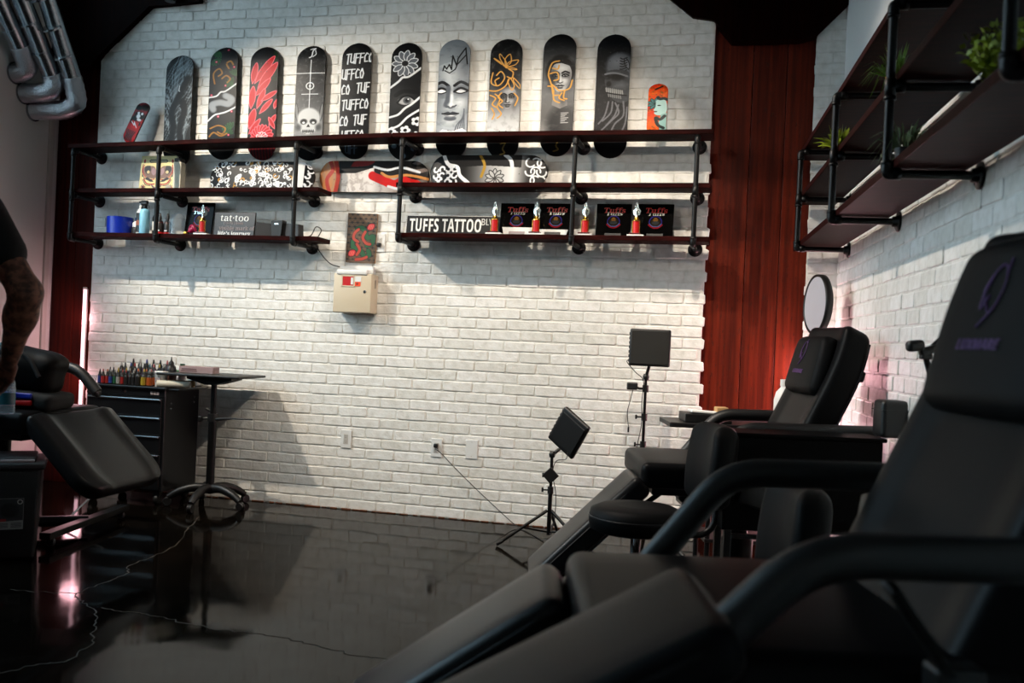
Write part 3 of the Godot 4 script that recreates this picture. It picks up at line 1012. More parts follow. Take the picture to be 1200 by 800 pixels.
		curve([at.call(-0.2, 0.93), at.call(0, 0.96), at.call(0.2, 0.93)], s * 0.05, shade, s * 0.06, 0.7)
	func marble(s: int, scale: Vector2, warp: float, lo: Color, hi: Color, sharp := 1.0) -> void:   # flowing veins
		var f := FastNoiseLite.new()
		f.seed = s; f.frequency = 1.0; f.fractal_octaves = 3
		for y in h:
			for x in w:
				var q := f.get_noise_2d(x * scale.x * 0.6, y * scale.y * 0.6) * warp
				var v := f.get_noise_2d((x + y * 0.45) * scale.x + q, (y - x * 0.5) * scale.y + q + 9.0)
				dot(x, y, lo.lerp(hi, pow(clampf(1.0 - absf(v) * 2.6, 0.0, 1.0), sharp)))
	func skull(c0: Vector2, s: float, bone: Color, dark: Color) -> void:
		ball(c0 + Vector2(0, -s * 0.25), s, s * 1.05, bone, 1.0, 0.1)
		ball(c0 + Vector2(0, s * 0.7), s * 0.68, s * 0.6, bone, 1.0, 0.1)
		for k in [-1, 1]:
			ball(c0 + Vector2(s * 0.42 * k, 0.05 * s), s * 0.3, s * 0.26, dark, 1.0, 0.25, 0.25 * k)
			ball(c0 + Vector2(s * 0.86 * k, s * 0.6), s * 0.25, s * 0.3, dark, 0.5, 0.5)
		fill([c0 + Vector2(0, s * 0.28), c0 + Vector2(-s * 0.16, s * 0.58), c0 + Vector2(s * 0.16, s * 0.58)], dark)
		for i in 6:
			line([c0 + Vector2((i - 2.5) * s * 0.18, s * 0.85), c0 + Vector2((i - 2.5) * s * 0.17, s * 1.15)], s * 0.025, dark)
		line([c0 + Vector2(-s * 0.5, s), c0 + Vector2(s * 0.5, s)], s * 0.03, dark)
	func tex() -> ImageTexture: return ImageTexture.create_from_image(im)

func v2(a: Array, s := Vector2.ONE) -> Array:
	return a.map(func(p): return Vector2(p[0], p[1]) * s)

const INK := Color(0.035, 0.035, 0.04)
const PALE := Color(0.86, 0.87, 0.88)

func paint_deck(k: int) -> ImageTexture:
	var b := Brush.new(100, 370, INK)
	var w := PALE
	match k:
		0:   # black and grey marbling
			b.marble(3, Vector2(0.020, 0.0045), 1.1, Color(0.05, 0.055, 0.06), Color(0.52, 0.56, 0.58), 1.5)
			for i in 16:
				var y := 10.0 + i * 22.0
				b.curve(v2([[4, y + 80], [24, y + 36], [50, y + 4], [76, y - 24], [96, y - 70]]), 0.5 + 0.9 * absf(sin(i * 2.3)), Color(0.66, 0.70, 0.72), 3.0, 0.35)
			b.curve(v2([[24, 372], [36, 300], [28, 236], [52, 170], [84, 96]]), 6.0, INK, 9.0, 0.9)
			b.curve(v2([[66, 370], [60, 300], [74, 230], [66, 190]]), 6.0, INK, 8.0, 0.9)
			b.line(v2([[53, 128], [51, 148], [54, 150]]), 1.2, w)
		1:   # leaves, gold scrolls, pale lightning
			for i in 9:
				var p := Vector2([14, 30, 86, 92, 76, 96, 22, 88, 70][i], [52, 20, 150, 118, 176, 204, 262, 330, 350][i])
				for j in 6:
					var a := j * 0.42 + i * 1.3
					b.petal(p, p + Vector2(cos(a), sin(a)) * 26, 3.2, Color(0.05, 0.20, 0.09), Color(0.10, 0.33, 0.15), 0.5)
			for s in [[[20, 150], [14, 110], [34, 90], [46, 108], [32, 120]], [[46, 130], [62, 118], [76, 132], [66, 146]], [[10, 330], [40, 318], [66, 330], [56, 352], [38, 344]], [[8, 362], [24, 346], [50, 360], [72, 350]], [[70, 90], [60, 70], [74, 60], [84, 74]]]:
				b.curve(v2(s), 2.2, Color(0.60, 0.40, 0.12), 1.5)
			b.fill(v2([[0, 214], [28, 208], [44, 190], [62, 186], [100, 156], [100, 250], [70, 268], [46, 276], [0, 306]]), Color(0.06, 0.065, 0.07))
			b.curve(v2([[0, 205], [28, 200], [44, 184], [62, 180], [100, 150]]), 2.4, w, 1.5)
			b.curve(v2([[0, 300], [24, 276], [46, 270], [70, 262], [100, 244]]), 2.4, w, 1.5)
			b.curve(v2([[20, 256], [14, 234], [44, 226], [74, 232], [84, 212], [60, 198]]), 6.5, Color(0.58, 0.60, 0.62), 9.0, 0.75)
			for p in [[22, 62], [88, 84], [60, 158], [10, 196], [38, 282], [86, 262], [78, 356], [60, 12]]:
				b.ball(Vector2(p[0], p[1]), 4.5, 4.5, Color(0.78, 0.10, 0.26)); b.ball(Vector2(p[0], p[1]), 1.5, 1.5, w)
		2:   # red petals on black
			for j in 7: b.petal(Vector2(80, 30 + j * 16), Vector2(96, 16 + j * 20), 6, Color(0.04, 0.13, 0.05), Color(0.06, 0.2, 0.08), 0.5)
			var rd := Color(0.74, 0.04, 0.09)
			var ed := Color(0.93, 0.40, 0.45)
			for s in [[18, 150, 84, 40, 12], [30, 170, 96, 66, 13], [10, 150, 22, 66, 10], [22, 200, 74, 130, 10], [8, 250, 14, 160, 11], [30, 250, 56, 170, 9], [44, 220, 98, 180, 8], [40, 270, 84, 212, 8], [4, 330, 22, 250, 12], [4, 350, 44, 290, 8], [76, 318, 98, 274, 7], [92, 250, 100, 214, 6], [96, 330, 74, 284, 6]]:
				b.petal(Vector2(s[0], s[1]), Vector2(s[2], s[3]), s[4], rd, ed, 1.0)
			for j in 11:
				var a := PI + j * PI / 10.0
				b.petal(Vector2(52, 366), Vector2(52, 366) + Vector2(cos(a) * 42, sin(a) * 54), 9, rd, ed, 1.1)
			for j in 7:
				var a := PI + j * PI / 6.0
				b.petal(Vector2(52, 368), Vector2(52, 368) + Vector2(cos(a) * 22, sin(a) * 26), 6, Color(0.86, 0.10, 0.16), w, 0.9)
		3:   # skull under cross hairs
			b.grade([[0.0, INK], [0.2, Color(0.03, 0.03, 0.03)], [0.5, Color(0.22, 0.22, 0.225)], [0.75, Color(0.42, 0.42, 0.42)], [1.0, Color(0.60, 0.60, 0.60)]])
			b.grain(5, Vector2(0.05, 0.05), Color(0.75, 0.75, 0.75), 0.5, 0.1)
			b.line(v2([[0, 112], [100, 112]]), 1.0, w); b.line(v2([[50, 60], [50, 262]]), 1.0, w); b.ball(Vector2(50, 112), 4, 4, w)
			b.ring(Vector2(50, 162), 13, 1.3, w); b.ball(Vector2(50, 162), 4, 5, w); b.line(v2([[22, 194], [78, 194]]), 1.0, w)
			for k2 in [-1, 1]: b.petal(Vector2(50 + 40 * k2, 300), Vector2(50 + 46 * k2, 228), 5, Color(0.5, 0.5, 0.5), Color(0.2, 0.2, 0.2))
			b.skull(Vector2(50, 300), 40, Color(0.80, 0.80, 0.80), Color(0.10, 0.10, 0.10))
			for k2 in [-1, 1]: b.ball(Vector2(50 + 17 * k2, 306), 5, 4, Color(0.95, 0.95, 0.95))
			b.curve(v2([[42, 16], [60, 12], [52, 22], [50, 44], [42, 50]]), 1.6, w); b.curve(v2([[60, 20], [64, 36], [54, 46]]), 1.1, w)
		4:   # rows of white brush lettering
			b.grain(9, Vector2(0.03, 0.03), Color(0.25, 0.23, 0.2), 0.5, 0.05)
			for r in [["TUFFCO", 14, 46], ["UFFCO", 2, 108], ["CO", 2, 168], ["TUF", 54, 160], ["TUFFCO", 6, 226], ["CO", 0, 290], ["TUF", 48, 284], ["UFFCO", 10, 346]]:
				b.glyphs(r[0], Vector2(r[1], r[2]), Vector2(12.5, 36), 1.9, w)
		5:   # flower, eye and daisies between white bands
			for j in 11:
				var a := -PI + j * TAU / 11.0
				b.petal(Vector2(46, 84) + Vector2(cos(a), sin(a)) * 9, Vector2(46, 84) + Vector2(cos(a) * 44, sin(a) * 52), 9, Color(0.36, 0.38, 0.40), PALE, 1.0)
			b.ball(Vector2(46, 84), 11, 11, Color(0.08, 0.08, 0.08))
			b.fill(v2([[0, 176], [40, 138], [100, 104], [100, 370], [0, 370]]), INK)
			b.ball(Vector2(44, 226), 46, 42, Color(0.16, 0.16, 0.16), 1.0, 0.5)
			b.ball(Vector2(56, 228), 28, 15, Color(0.66, 0.66, 0.66), 1.0, 0.15); b.ball(Vector2(58, 226), 13, 13, Color(0.30, 0.31, 0.32)); b.ball(Vector2(58, 226), 6, 6, INK); b.ball(Vector2(62, 221), 3, 3, w)
			b.curve(v2([[26, 234], [44, 212], [66, 210], [88, 228]]), 2.4, INK, 1.5); b.curve(v2([[28, 238], [50, 246], [84, 232]]), 1.2, INK)
			b.curve(v2([[20, 206], [46, 190], [92, 196]]), 5.0, Color(0.02, 0.02, 0.02), 4.0)
			for s in [[[0, 176], [28, 152], [40, 138], [62, 134], [100, 102]], [[0, 290], [30, 280], [52, 256], [74, 240], [100, 214]], [[0, 336], [34, 322], [62, 290], [100, 262]]]:
				b.curve(v2(s), 3.2, w, 1.5)
			for p in [[8, 344], [56, 340], [92, 306], [24, 362], [88, 362]]:
				for j in 5: b.ball(Vector2(p[0], p[1]) + Vector2(cos(j * 1.257), sin(j * 1.257)) * 11, 7.5, 7.5, w)
				b.ball(Vector2(p[0], p[1]), 6, 6, INK)
		6:   # pale face with a scribbled crown
			b.grade([[0.0, Color(0.42, 0.45, 0.48)], [0.25, Color(0.55, 0.58, 0.60)], [0.6, Color(0.72, 0.74, 0.76)], [1.0, Color(0.66, 0.69, 0.72)]])
			b.face(Vector2(44, 214), 74, 1.3, Color(0.64, 0.67, 0.69), Color(0.33, 0.35, 0.38), Color(0.06, 0.06, 0.07), Color(0.93, 0.94, 0.95), true)
			b.ball(Vector2(90, 110), 30, 60, Color(0.34, 0.36, 0.39), 0.7, 0.8)
			for k2 in 5: b.curve(v2([[60 + k2 * 8, 366], [66 + k2 * 6, 330], [88, 300 - k2 * 8]]), 1.0, Color(0.36, 0.38, 0.41), 1.5)
			b.line(v2([[14, 122], [18, 104], [26, 116], [34, 100], [42, 118], [44, 66], [58, 104], [62, 76], [84, 36], [92, 98]]), 1.6, INK)
			b.line(v2([[20, 122], [36, 132], [54, 118], [60, 100], [88, 62]]), 1.3, INK)
			b.grain(3, Vector2(0.02, 0.03), Color(0.25, 0.27, 0.3), 0.5, 0.1)
			b.fill(v2([[0, 366], [20, 344], [50, 352], [84, 340], [100, 352], [100, 370], [0, 370]]), Color(0.86, 0.87, 0.88))
		7:   # gold flowers over a misty face
			b.grade([[0.0, INK], [0.35, Color(0.12, 0.125, 0.13)], [0.6, Color(0.33, 0.335, 0.34)], [0.85, Color(0.74, 0.745, 0.75)], [1.0, Color(0.85, 0.86, 0.86)]])
			b.face(Vector2(60, 226), 28, 1.2, Color(0.50, 0.50, 0.51), Color(0.22, 0.22, 0.22), Color(0.08, 0.08, 0.08), Color(0.78, 0.78, 0.78))
			b.ball(Vector2(44, 128), 44, 58, INK, 0.9, 0.25)
			var gd := Color(0.80, 0.58, 0.26)
			for s in [[50, 110, 12, 76], [50, 110, 30, 60], [50, 110, 62, 62], [50, 110, 88, 84], [50, 112, 84, 118], [76, 150, 96, 190], [66, 150, 72, 196]]:
				b.line(Brush.bent(v2([[s[0], s[1]], [(s[0] + s[2]) / 2.0 - 9, (s[1] + s[3]) / 2.0 - 6], [s[2], s[3]], [(s[0] + s[2]) / 2.0 + 10, (s[1] + s[3]) / 2.0 + 5], [s[0], s[1]]])), 1.2, gd)
			for s in [[[10, 130], [6, 168], [30, 178], [48, 150], [36, 126], [22, 140]], [[0, 196], [26, 198], [52, 180], [60, 156]], [[4, 214], [22, 226], [12, 248], [30, 262]], [[20, 210], [36, 228], [28, 258], [42, 284], [30, 300]], [[40, 206], [30, 222], [44, 236], [34, 250], [46, 262]], [[10, 262], [20, 284], [14, 304]], [[60, 118], [74, 130], [70, 152], [56, 146]], [[30, 150], [18, 160], [22, 176]], [[80, 208], [92, 226], [84, 254]]]:
				b.curve(v2(s), 1.7, gd)
			b.grain(13, Vector2(0.04, 0.03), Color(0.45, 0.45, 0.45), 0.6, 0.05)
		8:   # portrait, half of it traced in gold
			b.grade([[0.0, Color(0.03, 0.03, 0.035)], [0.25, Color(0.20, 0.205, 0.21)], [0.6, Color(0.42, 0.42, 0.425)], [0.85, Color(0.36, 0.355, 0.35)], [1.0, Color(0.55, 0.54, 0.53)]])
			b.ball(Vector2(66, 340), 46, 70, Color(0.17, 0.17, 0.175), 1.0, 0.25)
			b.ball(Vector2(84, 330), 20, 60, Color(0.29, 0.29, 0.29), 0.8, 0.7)
			b.fill(v2([[38, 205], [74, 205], [80, 268], [58, 280], [32, 266]]), Color(0.50, 0.49, 0.48))
			b.ball(Vector2(66, 240), 9, 30, Color(0.27, 0.27, 0.27), 0.8, 0.7)
			b.ball(Vector2(55, 138), 45, 56, Color(0.05, 0.05, 0.05), 1.0, 0.08)
			b.ball(Vector2(78, 112), 10, 26, Color(0.30, 0.30, 0.31), 0.8, 0.8, 0.5)
			b.face(Vector2(55, 164), 35, 1.2, Color(0.66, 0.66, 0.66), Color(0.27, 0.27, 0.28), Color(0.04, 0.04, 0.04), Color(0.93, 0.93, 0.93))
			b.fill(Brush.bent(v2([[56, 112], [34, 118], [22, 150], [14, 130], [34, 98], [56, 94], [84, 104], [94, 140], [84, 124], [56, 112]])), Color(0.06, 0.06, 0.06))
			b.ball(Vector2(30, 166), 12, 30, Color(0.09, 0.09, 0.09), 0.75, 0.6)
			var gd := Color(0.83, 0.60, 0.26)
			for s in [[[50, 104], [28, 112], [18, 150], [24, 176], [34, 208]], [[24, 150], [44, 146], [50, 170], [36, 176]], [[30, 190], [44, 204], [56, 214], [84, 206], [92, 176]], [[36, 212], [38, 246], [56, 258]], [[62, 222], [54, 240], [70, 250]], [[30, 130], [46, 134], [50, 120]], [[18, 196], [30, 200], [36, 228], [52, 230]], [[70, 214], [68, 240], [78, 244]]]:
				b.curve(v2(s), 1.8, gd)
			for i in 7: b.line(v2([[62, 296 + i * 6], [84 - (i % 3) * 5, 295 + i * 6]]), 0.7, Color(0.75, 0.75, 0.75))
			b.grain(17, Vector2(0.02, 0.03), Color(0.6, 0.6, 0.6), 0.4, 0.15)
		9:   # dark skull in profile
			b.grade([[0.0, Color(0.055, 0.065, 0.08)], [0.5, Color(0.06, 0.065, 0.075)], [1.0, Color(0.09, 0.09, 0.095)]])
			b.ball(Vector2(70, 120), 42, 48, Color(0.34, 0.355, 0.38), 1.0, 0.15)
			b.ball(Vector2(62, 102), 18, 18, Color(0.56, 0.57, 0.60), 0.7, 0.9); b.petal(Vector2(96, 134), Vector2(84, 92), 6, Color(0.46, 0.47, 0.50), Color(0.1, 0.1, 0.1))
			for i in 6: b.curve(v2([[90, 90 + i * 9], [78, 96 + i * 9], [70, 92 + i * 10]]), 1.0, Color(0.14, 0.15, 0.16), 1.5)
			b.fill(Brush.bent(v2([[30, 138], [62, 134], [100, 150], [100, 242], [66, 252], [40, 222], [26, 180], [30, 138]])), Color(0.22, 0.23, 0.245))
			b.ball(Vector2(62, 160), 23, 12, Color(0.015, 0.015, 0.02), 1.0, 0.4); b.ball(Vector2(34, 160), 8, 9, Color(0.02, 0.02, 0.02), 1.0, 0.4); b.ball(Vector2(38, 186), 7, 10, Color(0.02, 0.02, 0.02), 1.0, 0.4)
			b.ball(Vector2(76, 190), 16, 10, Color(0.40, 0.41, 0.43), 0.7, 0.8); b.curve(v2([[26, 150], [44, 146], [66, 148], [92, 158]]), 2.0, Color(0.46, 0.47, 0.49), 2.0)
			for i in 9: b.line(v2([[31 + i * 6, 200 + i * 1.3], [33 + i * 6, 214 + i * 1.3]]), 1.7, Color(0.58, 0.58, 0.57))
			for i in 7: b.line(v2([[38 + i * 6, 221 + i * 1.3], [40 + i * 6, 231 + i * 1.3]]), 1.5, Color(0.46, 0.46, 0.46))
			b.curve(v2([[30, 216], [54, 222], [92, 228]]), 1.6, Color(0.02, 0.02, 0.02))
			for s in [[[60, 254], [72, 290], [52, 318], [20, 356]], [[84, 250], [86, 300], [62, 330], [48, 368]], [[40, 250], [30, 300], [12, 330]], [[96, 270], [92, 330], [78, 368]], [[70, 262], [60, 300], [36, 336]], [[52, 250], [48, 290], [24, 320]]]:
				b.curve(v2(s), 1.5, Color(0.40, 0.40, 0.42), 2.0)
			b.grain(19, Vector2(0.05, 0.05), Color(0.42, 0.43, 0.45), 0.6, 0.12)
			b.grade_top(Color(0.045, 0.055, 0.07), 60)
		10:  # black and white scrolls with a little gold
			var r2 := RandomNumberGenerator.new(); r2.seed = 4
			for i in 150:
				var p := Vector2(r2.randf_range(0, 100), r2.randf_range(0, 300))
				var s := r2.randf_range(5, 12)
				var a := r2.randf() * TAU
				var pts := []
				for j in 9: pts.append(p + Vector2(cos(a + j * 0.62), sin(a + j * 0.62)) * s * (1.0 - j * 0.085))
				b.line(pts, r2.randf_range(0.7, 2.0), Color(0.70, 0.50, 0.14) if i % 7 == 3 else w, 1.0)
			b.fill(v2([[0, 300], [100, 300], [100, 336], [0, 336]]), Color(0.88, 0.88, 0.88))
			for i in 14:
				var p := Vector2(r2.randf_range(0, 100), r2.randf_range(338, 368))
				b.ring(p, r2.randf_range(5, 10), 1.8, w, 0.0, 4.5)
		11:  # poured marbling in white, red, black and copper
			b.grade([[0.0, Color(0.60, 0.36, 0.18)], [0.16, Color(0.72, 0.50, 0.30)], [0.2, Color(0.16, 0.10, 0.07)], [0.23, Color(0.84, 0.82, 0.80)], [0.5, Color(0.82, 0.80, 0.79)], [0.75, Color(0.55, 0.50, 0.48)], [1.0, Color(0.35, 0.30, 0.28)]])
			b.marble_over(5, Vector2(0.012, 0.010), Color(0.50, 0.45, 0.43), 0.5)
			for s in [[[0, 40], [40, 30], [70, 50], [100, 38]], [[0, 62], [50, 70], [100, 58]]]: b.curve(v2(s), 5.0, Color(0.60, 0.15, 0.08), 3.0)
			b.fill(v2([[60, 74], [100, 70], [100, 330], [82, 300], [66, 250], [78, 190], [60, 130]]), Color(0.04, 0.03, 0.03))
			b.fill(Brush.bent(v2([[80, 110], [100, 130], [100, 190], [84, 170], [80, 110]])), Color(0.45, 0.05, 0.05))
			b.curve(v2([[52, 186], [34, 230], [24, 262], [40, 300], [20, 340]]), 12.0, Color(0.72, 0.06, 0.06), 3.0)
			b.curve(v2([[70, 200], [58, 240], [66, 276], [50, 330], [60, 368]]), 8.0, Color(0.05, 0.04, 0.04), 3.0)
			b.curve(v2([[80, 190], [70, 236], [78, 280], [64, 340]]), 3.0, Color(0.80, 0.82, 0.84), 1.5)
			b.curve(v2([[60, 216], [48, 244], [54, 300], [44, 366]]), 3.2, Color(0.74, 0.50, 0.26), 2.0)
			b.curve(v2([[18, 240], [10, 280], [16, 330], [4, 366]]), 3.0, Color(0.80, 0.82, 0.84), 2.0)
			b.curve(v2([[90, 296], [80, 330], [92, 368]]), 6.0, Color(0.05, 0.04, 0.04), 2.0)
		12:  # black and white flowers
			b.grade([[0.0, Color(0.06, 0.08, 0.10)], [0.3, Color(0.08, 0.08, 0.08)], [0.5, Color(0.55, 0.55, 0.55)], [0.72, Color(0.84, 0.84, 0.84)], [0.82, Color(0.3, 0.3, 0.3)], [0.86, INK], [1.0, INK]])
			b.fill(v2([[58, 60], [100, 90], [100, 290], [60, 290], [66, 180]]), INK, 0.92)
			for i in 12: b.ring(Vector2(14 + (i % 3) * 20, 22 + (i / 3) * 20), 8.0, 2.4, w, i * 0.8, i * 0.8 + 4.0)
			b.curve(v2([[98, 44], [70, 60], [60, 90], [34, 100], [10, 128], [0, 134]]), 5.0, w, 1.5)
			for j in 10:
				var a := j * TAU / 10.0
				b.petal(Vector2(26, 210), Vector2(26, 210) + Vector2(cos(a), sin(a)) * 30, 6, Color(0.68, 0.68, 0.68), Color(0.2, 0.2, 0.2), 0.8)
			b.curve(v2([[98, 160], [66, 176], [30, 168]]), 2.6, Color(0.62, 0.48, 0.16), 3.0)
			b.curve(v2([[100, 238], [84, 256], [64, 262]]), 5.0, w, 1.5)
			for i in 9: b.ring(Vector2(20 + (i % 3) * 28, 318 + (i / 3) * 17), 14.0, 2.0, w, i * 1.1, i * 1.1 + 3.6)
		13:  # small red deck with black splashes
			b.grade([[0.0, Color(0.38, 0.10, 0.14)], [0.5, Color(0.66, 0.06, 0.09)], [1.0, Color(0.72, 0.06, 0.09)]])
			for s in [[20, 60, 30, 22], [70, 40, 34, 26], [60, 120, 44, 30], [26, 170, 26, 36], [70, 190, 22, 16]]: b.ball(Vector2(s[0], s[1]), s[2], s[3], INK, 1.0, 0.3)
			for s in [[50, 130, 16, 20], [66, 156, 18, 12], [42, 104, 10, 12], [70, 100, 9, 12]]: b.ball(Vector2(s[0], s[1]), s[2], s[3], w, 1.0, 0.2)
			for i in 7: b.line(v2([[20 + i * 9, 180], [30 + i * 8, 236]]), 3.0, Color(0.8, 0.1, 0.12)); b.line(v2([[18, 190], [50, 214], [40, 186], [74, 226]]), 2.4, w)
			for i in 6: b.curve(v2([[14 + i * 12, 350], [22 + i * 10, 310], [10 + i * 14, 262]]), 3.0, INK, 1.5)
		14:  # small orange deck with a pale profile
			b.grade([[0.0, Color(0.85, 0.13, 0.06)], [0.2, Color(0.92, 0.34, 0.05)], [0.5, Color(0.80, 0.16, 0.06)], [0.8, Color(0.93, 0.36, 0.05)], [1.0, Color(0.78, 0.24, 0.06)]])
			b.grain(29, Vector2(0.03, 0.03), Color(0.25, 0.32, 0.12), 1.2, 0.12); b.grain(30, Vector2(0.04, 0.03), Color(0.98, 0.55, 0.08), 1.2, 0.1)
			for i in 10: b.petal(Vector2(36, 150), Vector2(36, 150) + Vector2(cos(i * 0.7), sin(i * 0.7)) * 44, 8, Color(0.30, 0.48, 0.48), Color(0.07, 0.16, 0.16), 1.0)
			b.fill(Brush.bent(v2([[40, 128], [64, 116], [92, 132], [98, 196], [84, 228], [52, 232], [34, 218], [38, 204], [30, 194], [40, 172], [40, 128]])), Color(0.70, 0.84, 0.82))
			b.fill(v2([[70, 226], [98, 214], [98, 360], [70, 360], [58, 290]]), Color(0.55, 0.72, 0.70))
			b.ball(Vector2(58, 162), 9, 4, Color(0.05, 0.12, 0.12)); b.ball(Vector2(42, 206), 8, 4, Color(0.08, 0.10, 0.10))
			b.curve(v2([[98, 120], [80, 112], [60, 116], [50, 104]]), 7.0, Color(0.06, 0.13, 0.13), 3.0); b.curve(v2([[88, 236], [66, 262], [44, 250], [56, 300], [84, 320]]), 7.0, Color(0.06, 0.12, 0.12), 3.0)
			b.line(v2([[36, 46], [70, 22]]), 5.0, Color(0.16, 0.12, 0.08))
	if k < 10:      # the shelf hides the tail of the tall ones; their pictures end above it
		var whole := Image.create(100, 452, false, Image.FORMAT_RGB8)
		whole.fill(Color(0.045, 0.05, 0.055) if k != 2 else Color(0.22, 0.04, 0.06))
		whole.blit_rect(b.im, Rect2i(0, 0, 100, 370), Vector2i.ZERO)
		b.im = whole
		b.h = 452
		if k == 2:
			for i in 9: b.line(v2([[8 + i * 11, 400], [8 + i * 11, 446]]), 1.6, Color(0.45, 0.06, 0.10))
		if k == 4: b.glyphs("UFF", Vector2(22, 396), Vector2(12, 34), 1.9, Color(0.3, 0.36, 0.42))
		if k == 5:
			for p in [[20, 400], [50, 436], [84, 410]]: b.ball(Vector2(p[0], p[1]), 9, 9, Color(0.35, 0.42, 0.48))
		if k in [7, 8]: b.curve(v2([[44, 396], [58, 392], [50, 414], [56, 428], [42, 434]]), 2.0, Color(0.50, 0.42, 0.20))
	return b.tex()

func deck_mesh(w: float, l: float, kick: float, nose: float) -> ArrayMesh:   # printed side towards +z, standing along y
	var th := 0.011
	var rows := []
	for i in 9:
		var a := PI / 2 * (1.0 - i / 8.0)
		rows.append([-l * 0.5 + nose * (1.0 - sin(a)), cos(a)])
	for i in range(1, 8): rows.append([lerpf(-l * 0.5 + nose, l * 0.5 - nose, i / 8.0), 1.0])
	for i in 9:
		var a := PI / 2 * i / 8.0
		rows.append([l * 0.5 - nose * (1.0 - sin(a)), cos(a)])
	for i in 9: rows[i][1] = cos(asin(clampf(1.0 - (rows[i][0] + l * 0.5) / nose, 0.0, 1.0)))
	var cols := 8
	var front := []
	for r in rows:
		var row := []
		var t := clampf((absf(r[0]) - (l * 0.5 - nose * 1.5)) / (nose * 1.5), 0.0, 1.0)
		for j in cols + 1:
			var s := -1.0 + 2.0 * j / cols
			row.append(Vector3(s * w * 0.5 * maxf(r[1], 0.02), r[0], -kick * t * t - 0.003 * s * s))
		front.append(row)
	var st := begin()
	for i in rows.size() - 1:
		for j in cols:
			for p in [front[i][j], front[i + 1][j], front[i + 1][j + 1], front[i][j], front[i + 1][j + 1], front[i][j + 1]]:
				st.set_uv(Vector2(p.x / w + 0.5, 0.5 - p.y / l))
				st.add_vertex(p)
	st.generate_normals()
	var am := st.commit()
	var sb := begin()
	var off := Vector3(0, 0, -th)
	for i in rows.size() - 1:
		for j in cols: quad(sb, front[i][j] + off, front[i][j + 1] + off, front[i + 1][j + 1] + off, front[i + 1][j] + off)
		flat(sb)
		quad(sb, front[i][0], front[i][0] + off, front[i + 1][0] + off, front[i + 1][0])
		quad(sb, front[i][cols], front[i + 1][cols], front[i + 1][cols] + off, front[i][cols] + off)
		smooth(sb)
	sb.generate_normals()
	sb.commit(am)
	return am

func decks() -> void:
	var big := deck_mesh(0.207, 0.77, 0.03, 0.10)
	var holes := begin()
	for y in [-0.265, -0.21, 0.21, 0.265]:
		for x in [-0.021, 0.021]: cyl(holes, Vector3(x, y, -0.0015), 0.003, 0.003, 8, tilt_x(PI / 2))
	var hole_mesh := done(holes)
	var list := [
		[0, -4.415, 2.655, 0.05, "painted deck with grey and black marble swirls, leftmost of the tall ones"],
		[1, -4.085, 2.705, 0.04, "painted deck with green leaves, gold scrolls and white lightning"],
		[2, -3.78, 2.70, 0.04, "painted deck covered in big red flower petals"],
		[3, -3.438, 2.698, 0.04, "painted deck with grey skull below white cross hairs"],
		[4, -3.113, 2.708, 0.04, "black deck covered in rows of white brush lettering"],
		[5, -2.765, 2.70, 0.04, "black and white deck with flower, single eye and daisies"],
		[6, -2.438, 2.712, 0.04, "pale grey deck with large face and scribbled crown"],
		[7, -2.095, 2.705, 0.04, "deck with gold outlined flowers above a misty face"],
		[8, -1.750, 2.726, 0.04, "deck with woman's portrait half traced in gold lines"],
		[9, -1.408, 2.714, 0.04, "dark deck with a shadowy skull in profile"],
	]
	for d in list:
		deck("painted_deck", d[4], big, hole_mesh, d[0], Transform3D(Basis(), Vector3(d[1], d[2], d[3])), "tall painted decks along the top shelf")
	var across := turn_z(-PI / 2) 
	list = [
		[10, -3.742, 2.19, "painted deck lying sideways, black and white scrolls with gold"],
		[11, -2.963, 2.202, "painted deck lying sideways, marbled white, red, black and copper"],
		[12, -2.17, 2.232, "painted deck lying sideways, black and white flowers, rightmost"],
	]
	for d in list:
		var turn := Basis(Vector3.RIGHT, -0.16 if d[0] != 11 else -0.03) * Basis(Vector3.BACK, PI / 2)
		deck("painted_deck", d[3], big, hole_mesh, d[0], Transform3D(turn, Vector3(d[1], d[2], 0.105 if d[0] != 11 else 0.05)), "painted decks lying on the middle shelf")
	var mini := deck_mesh(0.10, 0.305, 0.014, 0.046)
	var small := begin()
	for y in [-0.09, 0.09]:
		for x in [-0.012, 0.012]: cyl(small, Vector3(x, y, -0.001), 0.002, 0.002, 8, tilt_x(PI / 2))
	var small_mesh := done(small)
	deck("small_deck", "small red and black deck leaning at a slant, far left", mini, small_mesh, 13, Transform3D(Basis(Vector3.RIGHT, -0.14) * Basis(Vector3.BACK, -0.36), Vector3(-4.688, 2.556, 0.125)), "")
	var tiny := deck_mesh(0.118, 0.325, 0.014, 0.05)
	deck("small_deck", "small orange deck with pale profile, at the right end", tiny, small_mesh, 14, Transform3D(Basis(Vector3.RIGHT, -0.12), Vector3(-1.118, 2.605, 0.125)), "")

func deck(n: String, label: String, mesh: ArrayMesh, holes: ArrayMesh, art: int, xf: Transform3D, group: String) -> void:
	var o := thing(n, label, "skateboard deck", Vector3.ZERO, 0.0, group)
	o.transform = xf
	var m := mat(Color(1, 1, 1), 0.42)
	m.metallic_specular = 0.3
	m.albedo_texture = paint_deck(art)
	var b := mesh_node("board", mesh, null, o)
	b.set_surface_override_material(0, m)
	b.set_surface_override_material(1, M.rust_ply)
	mesh_node("bolt_holes", holes, M.black_plastic, o)

# ------------------------------------------------------------------ things standing on the shelves and hanging on the wall
func lean(x: float, y: float, z: float, back: float) -> Transform3D: return Transform3D(tilt_x(-back), Vector3(x, y, z))

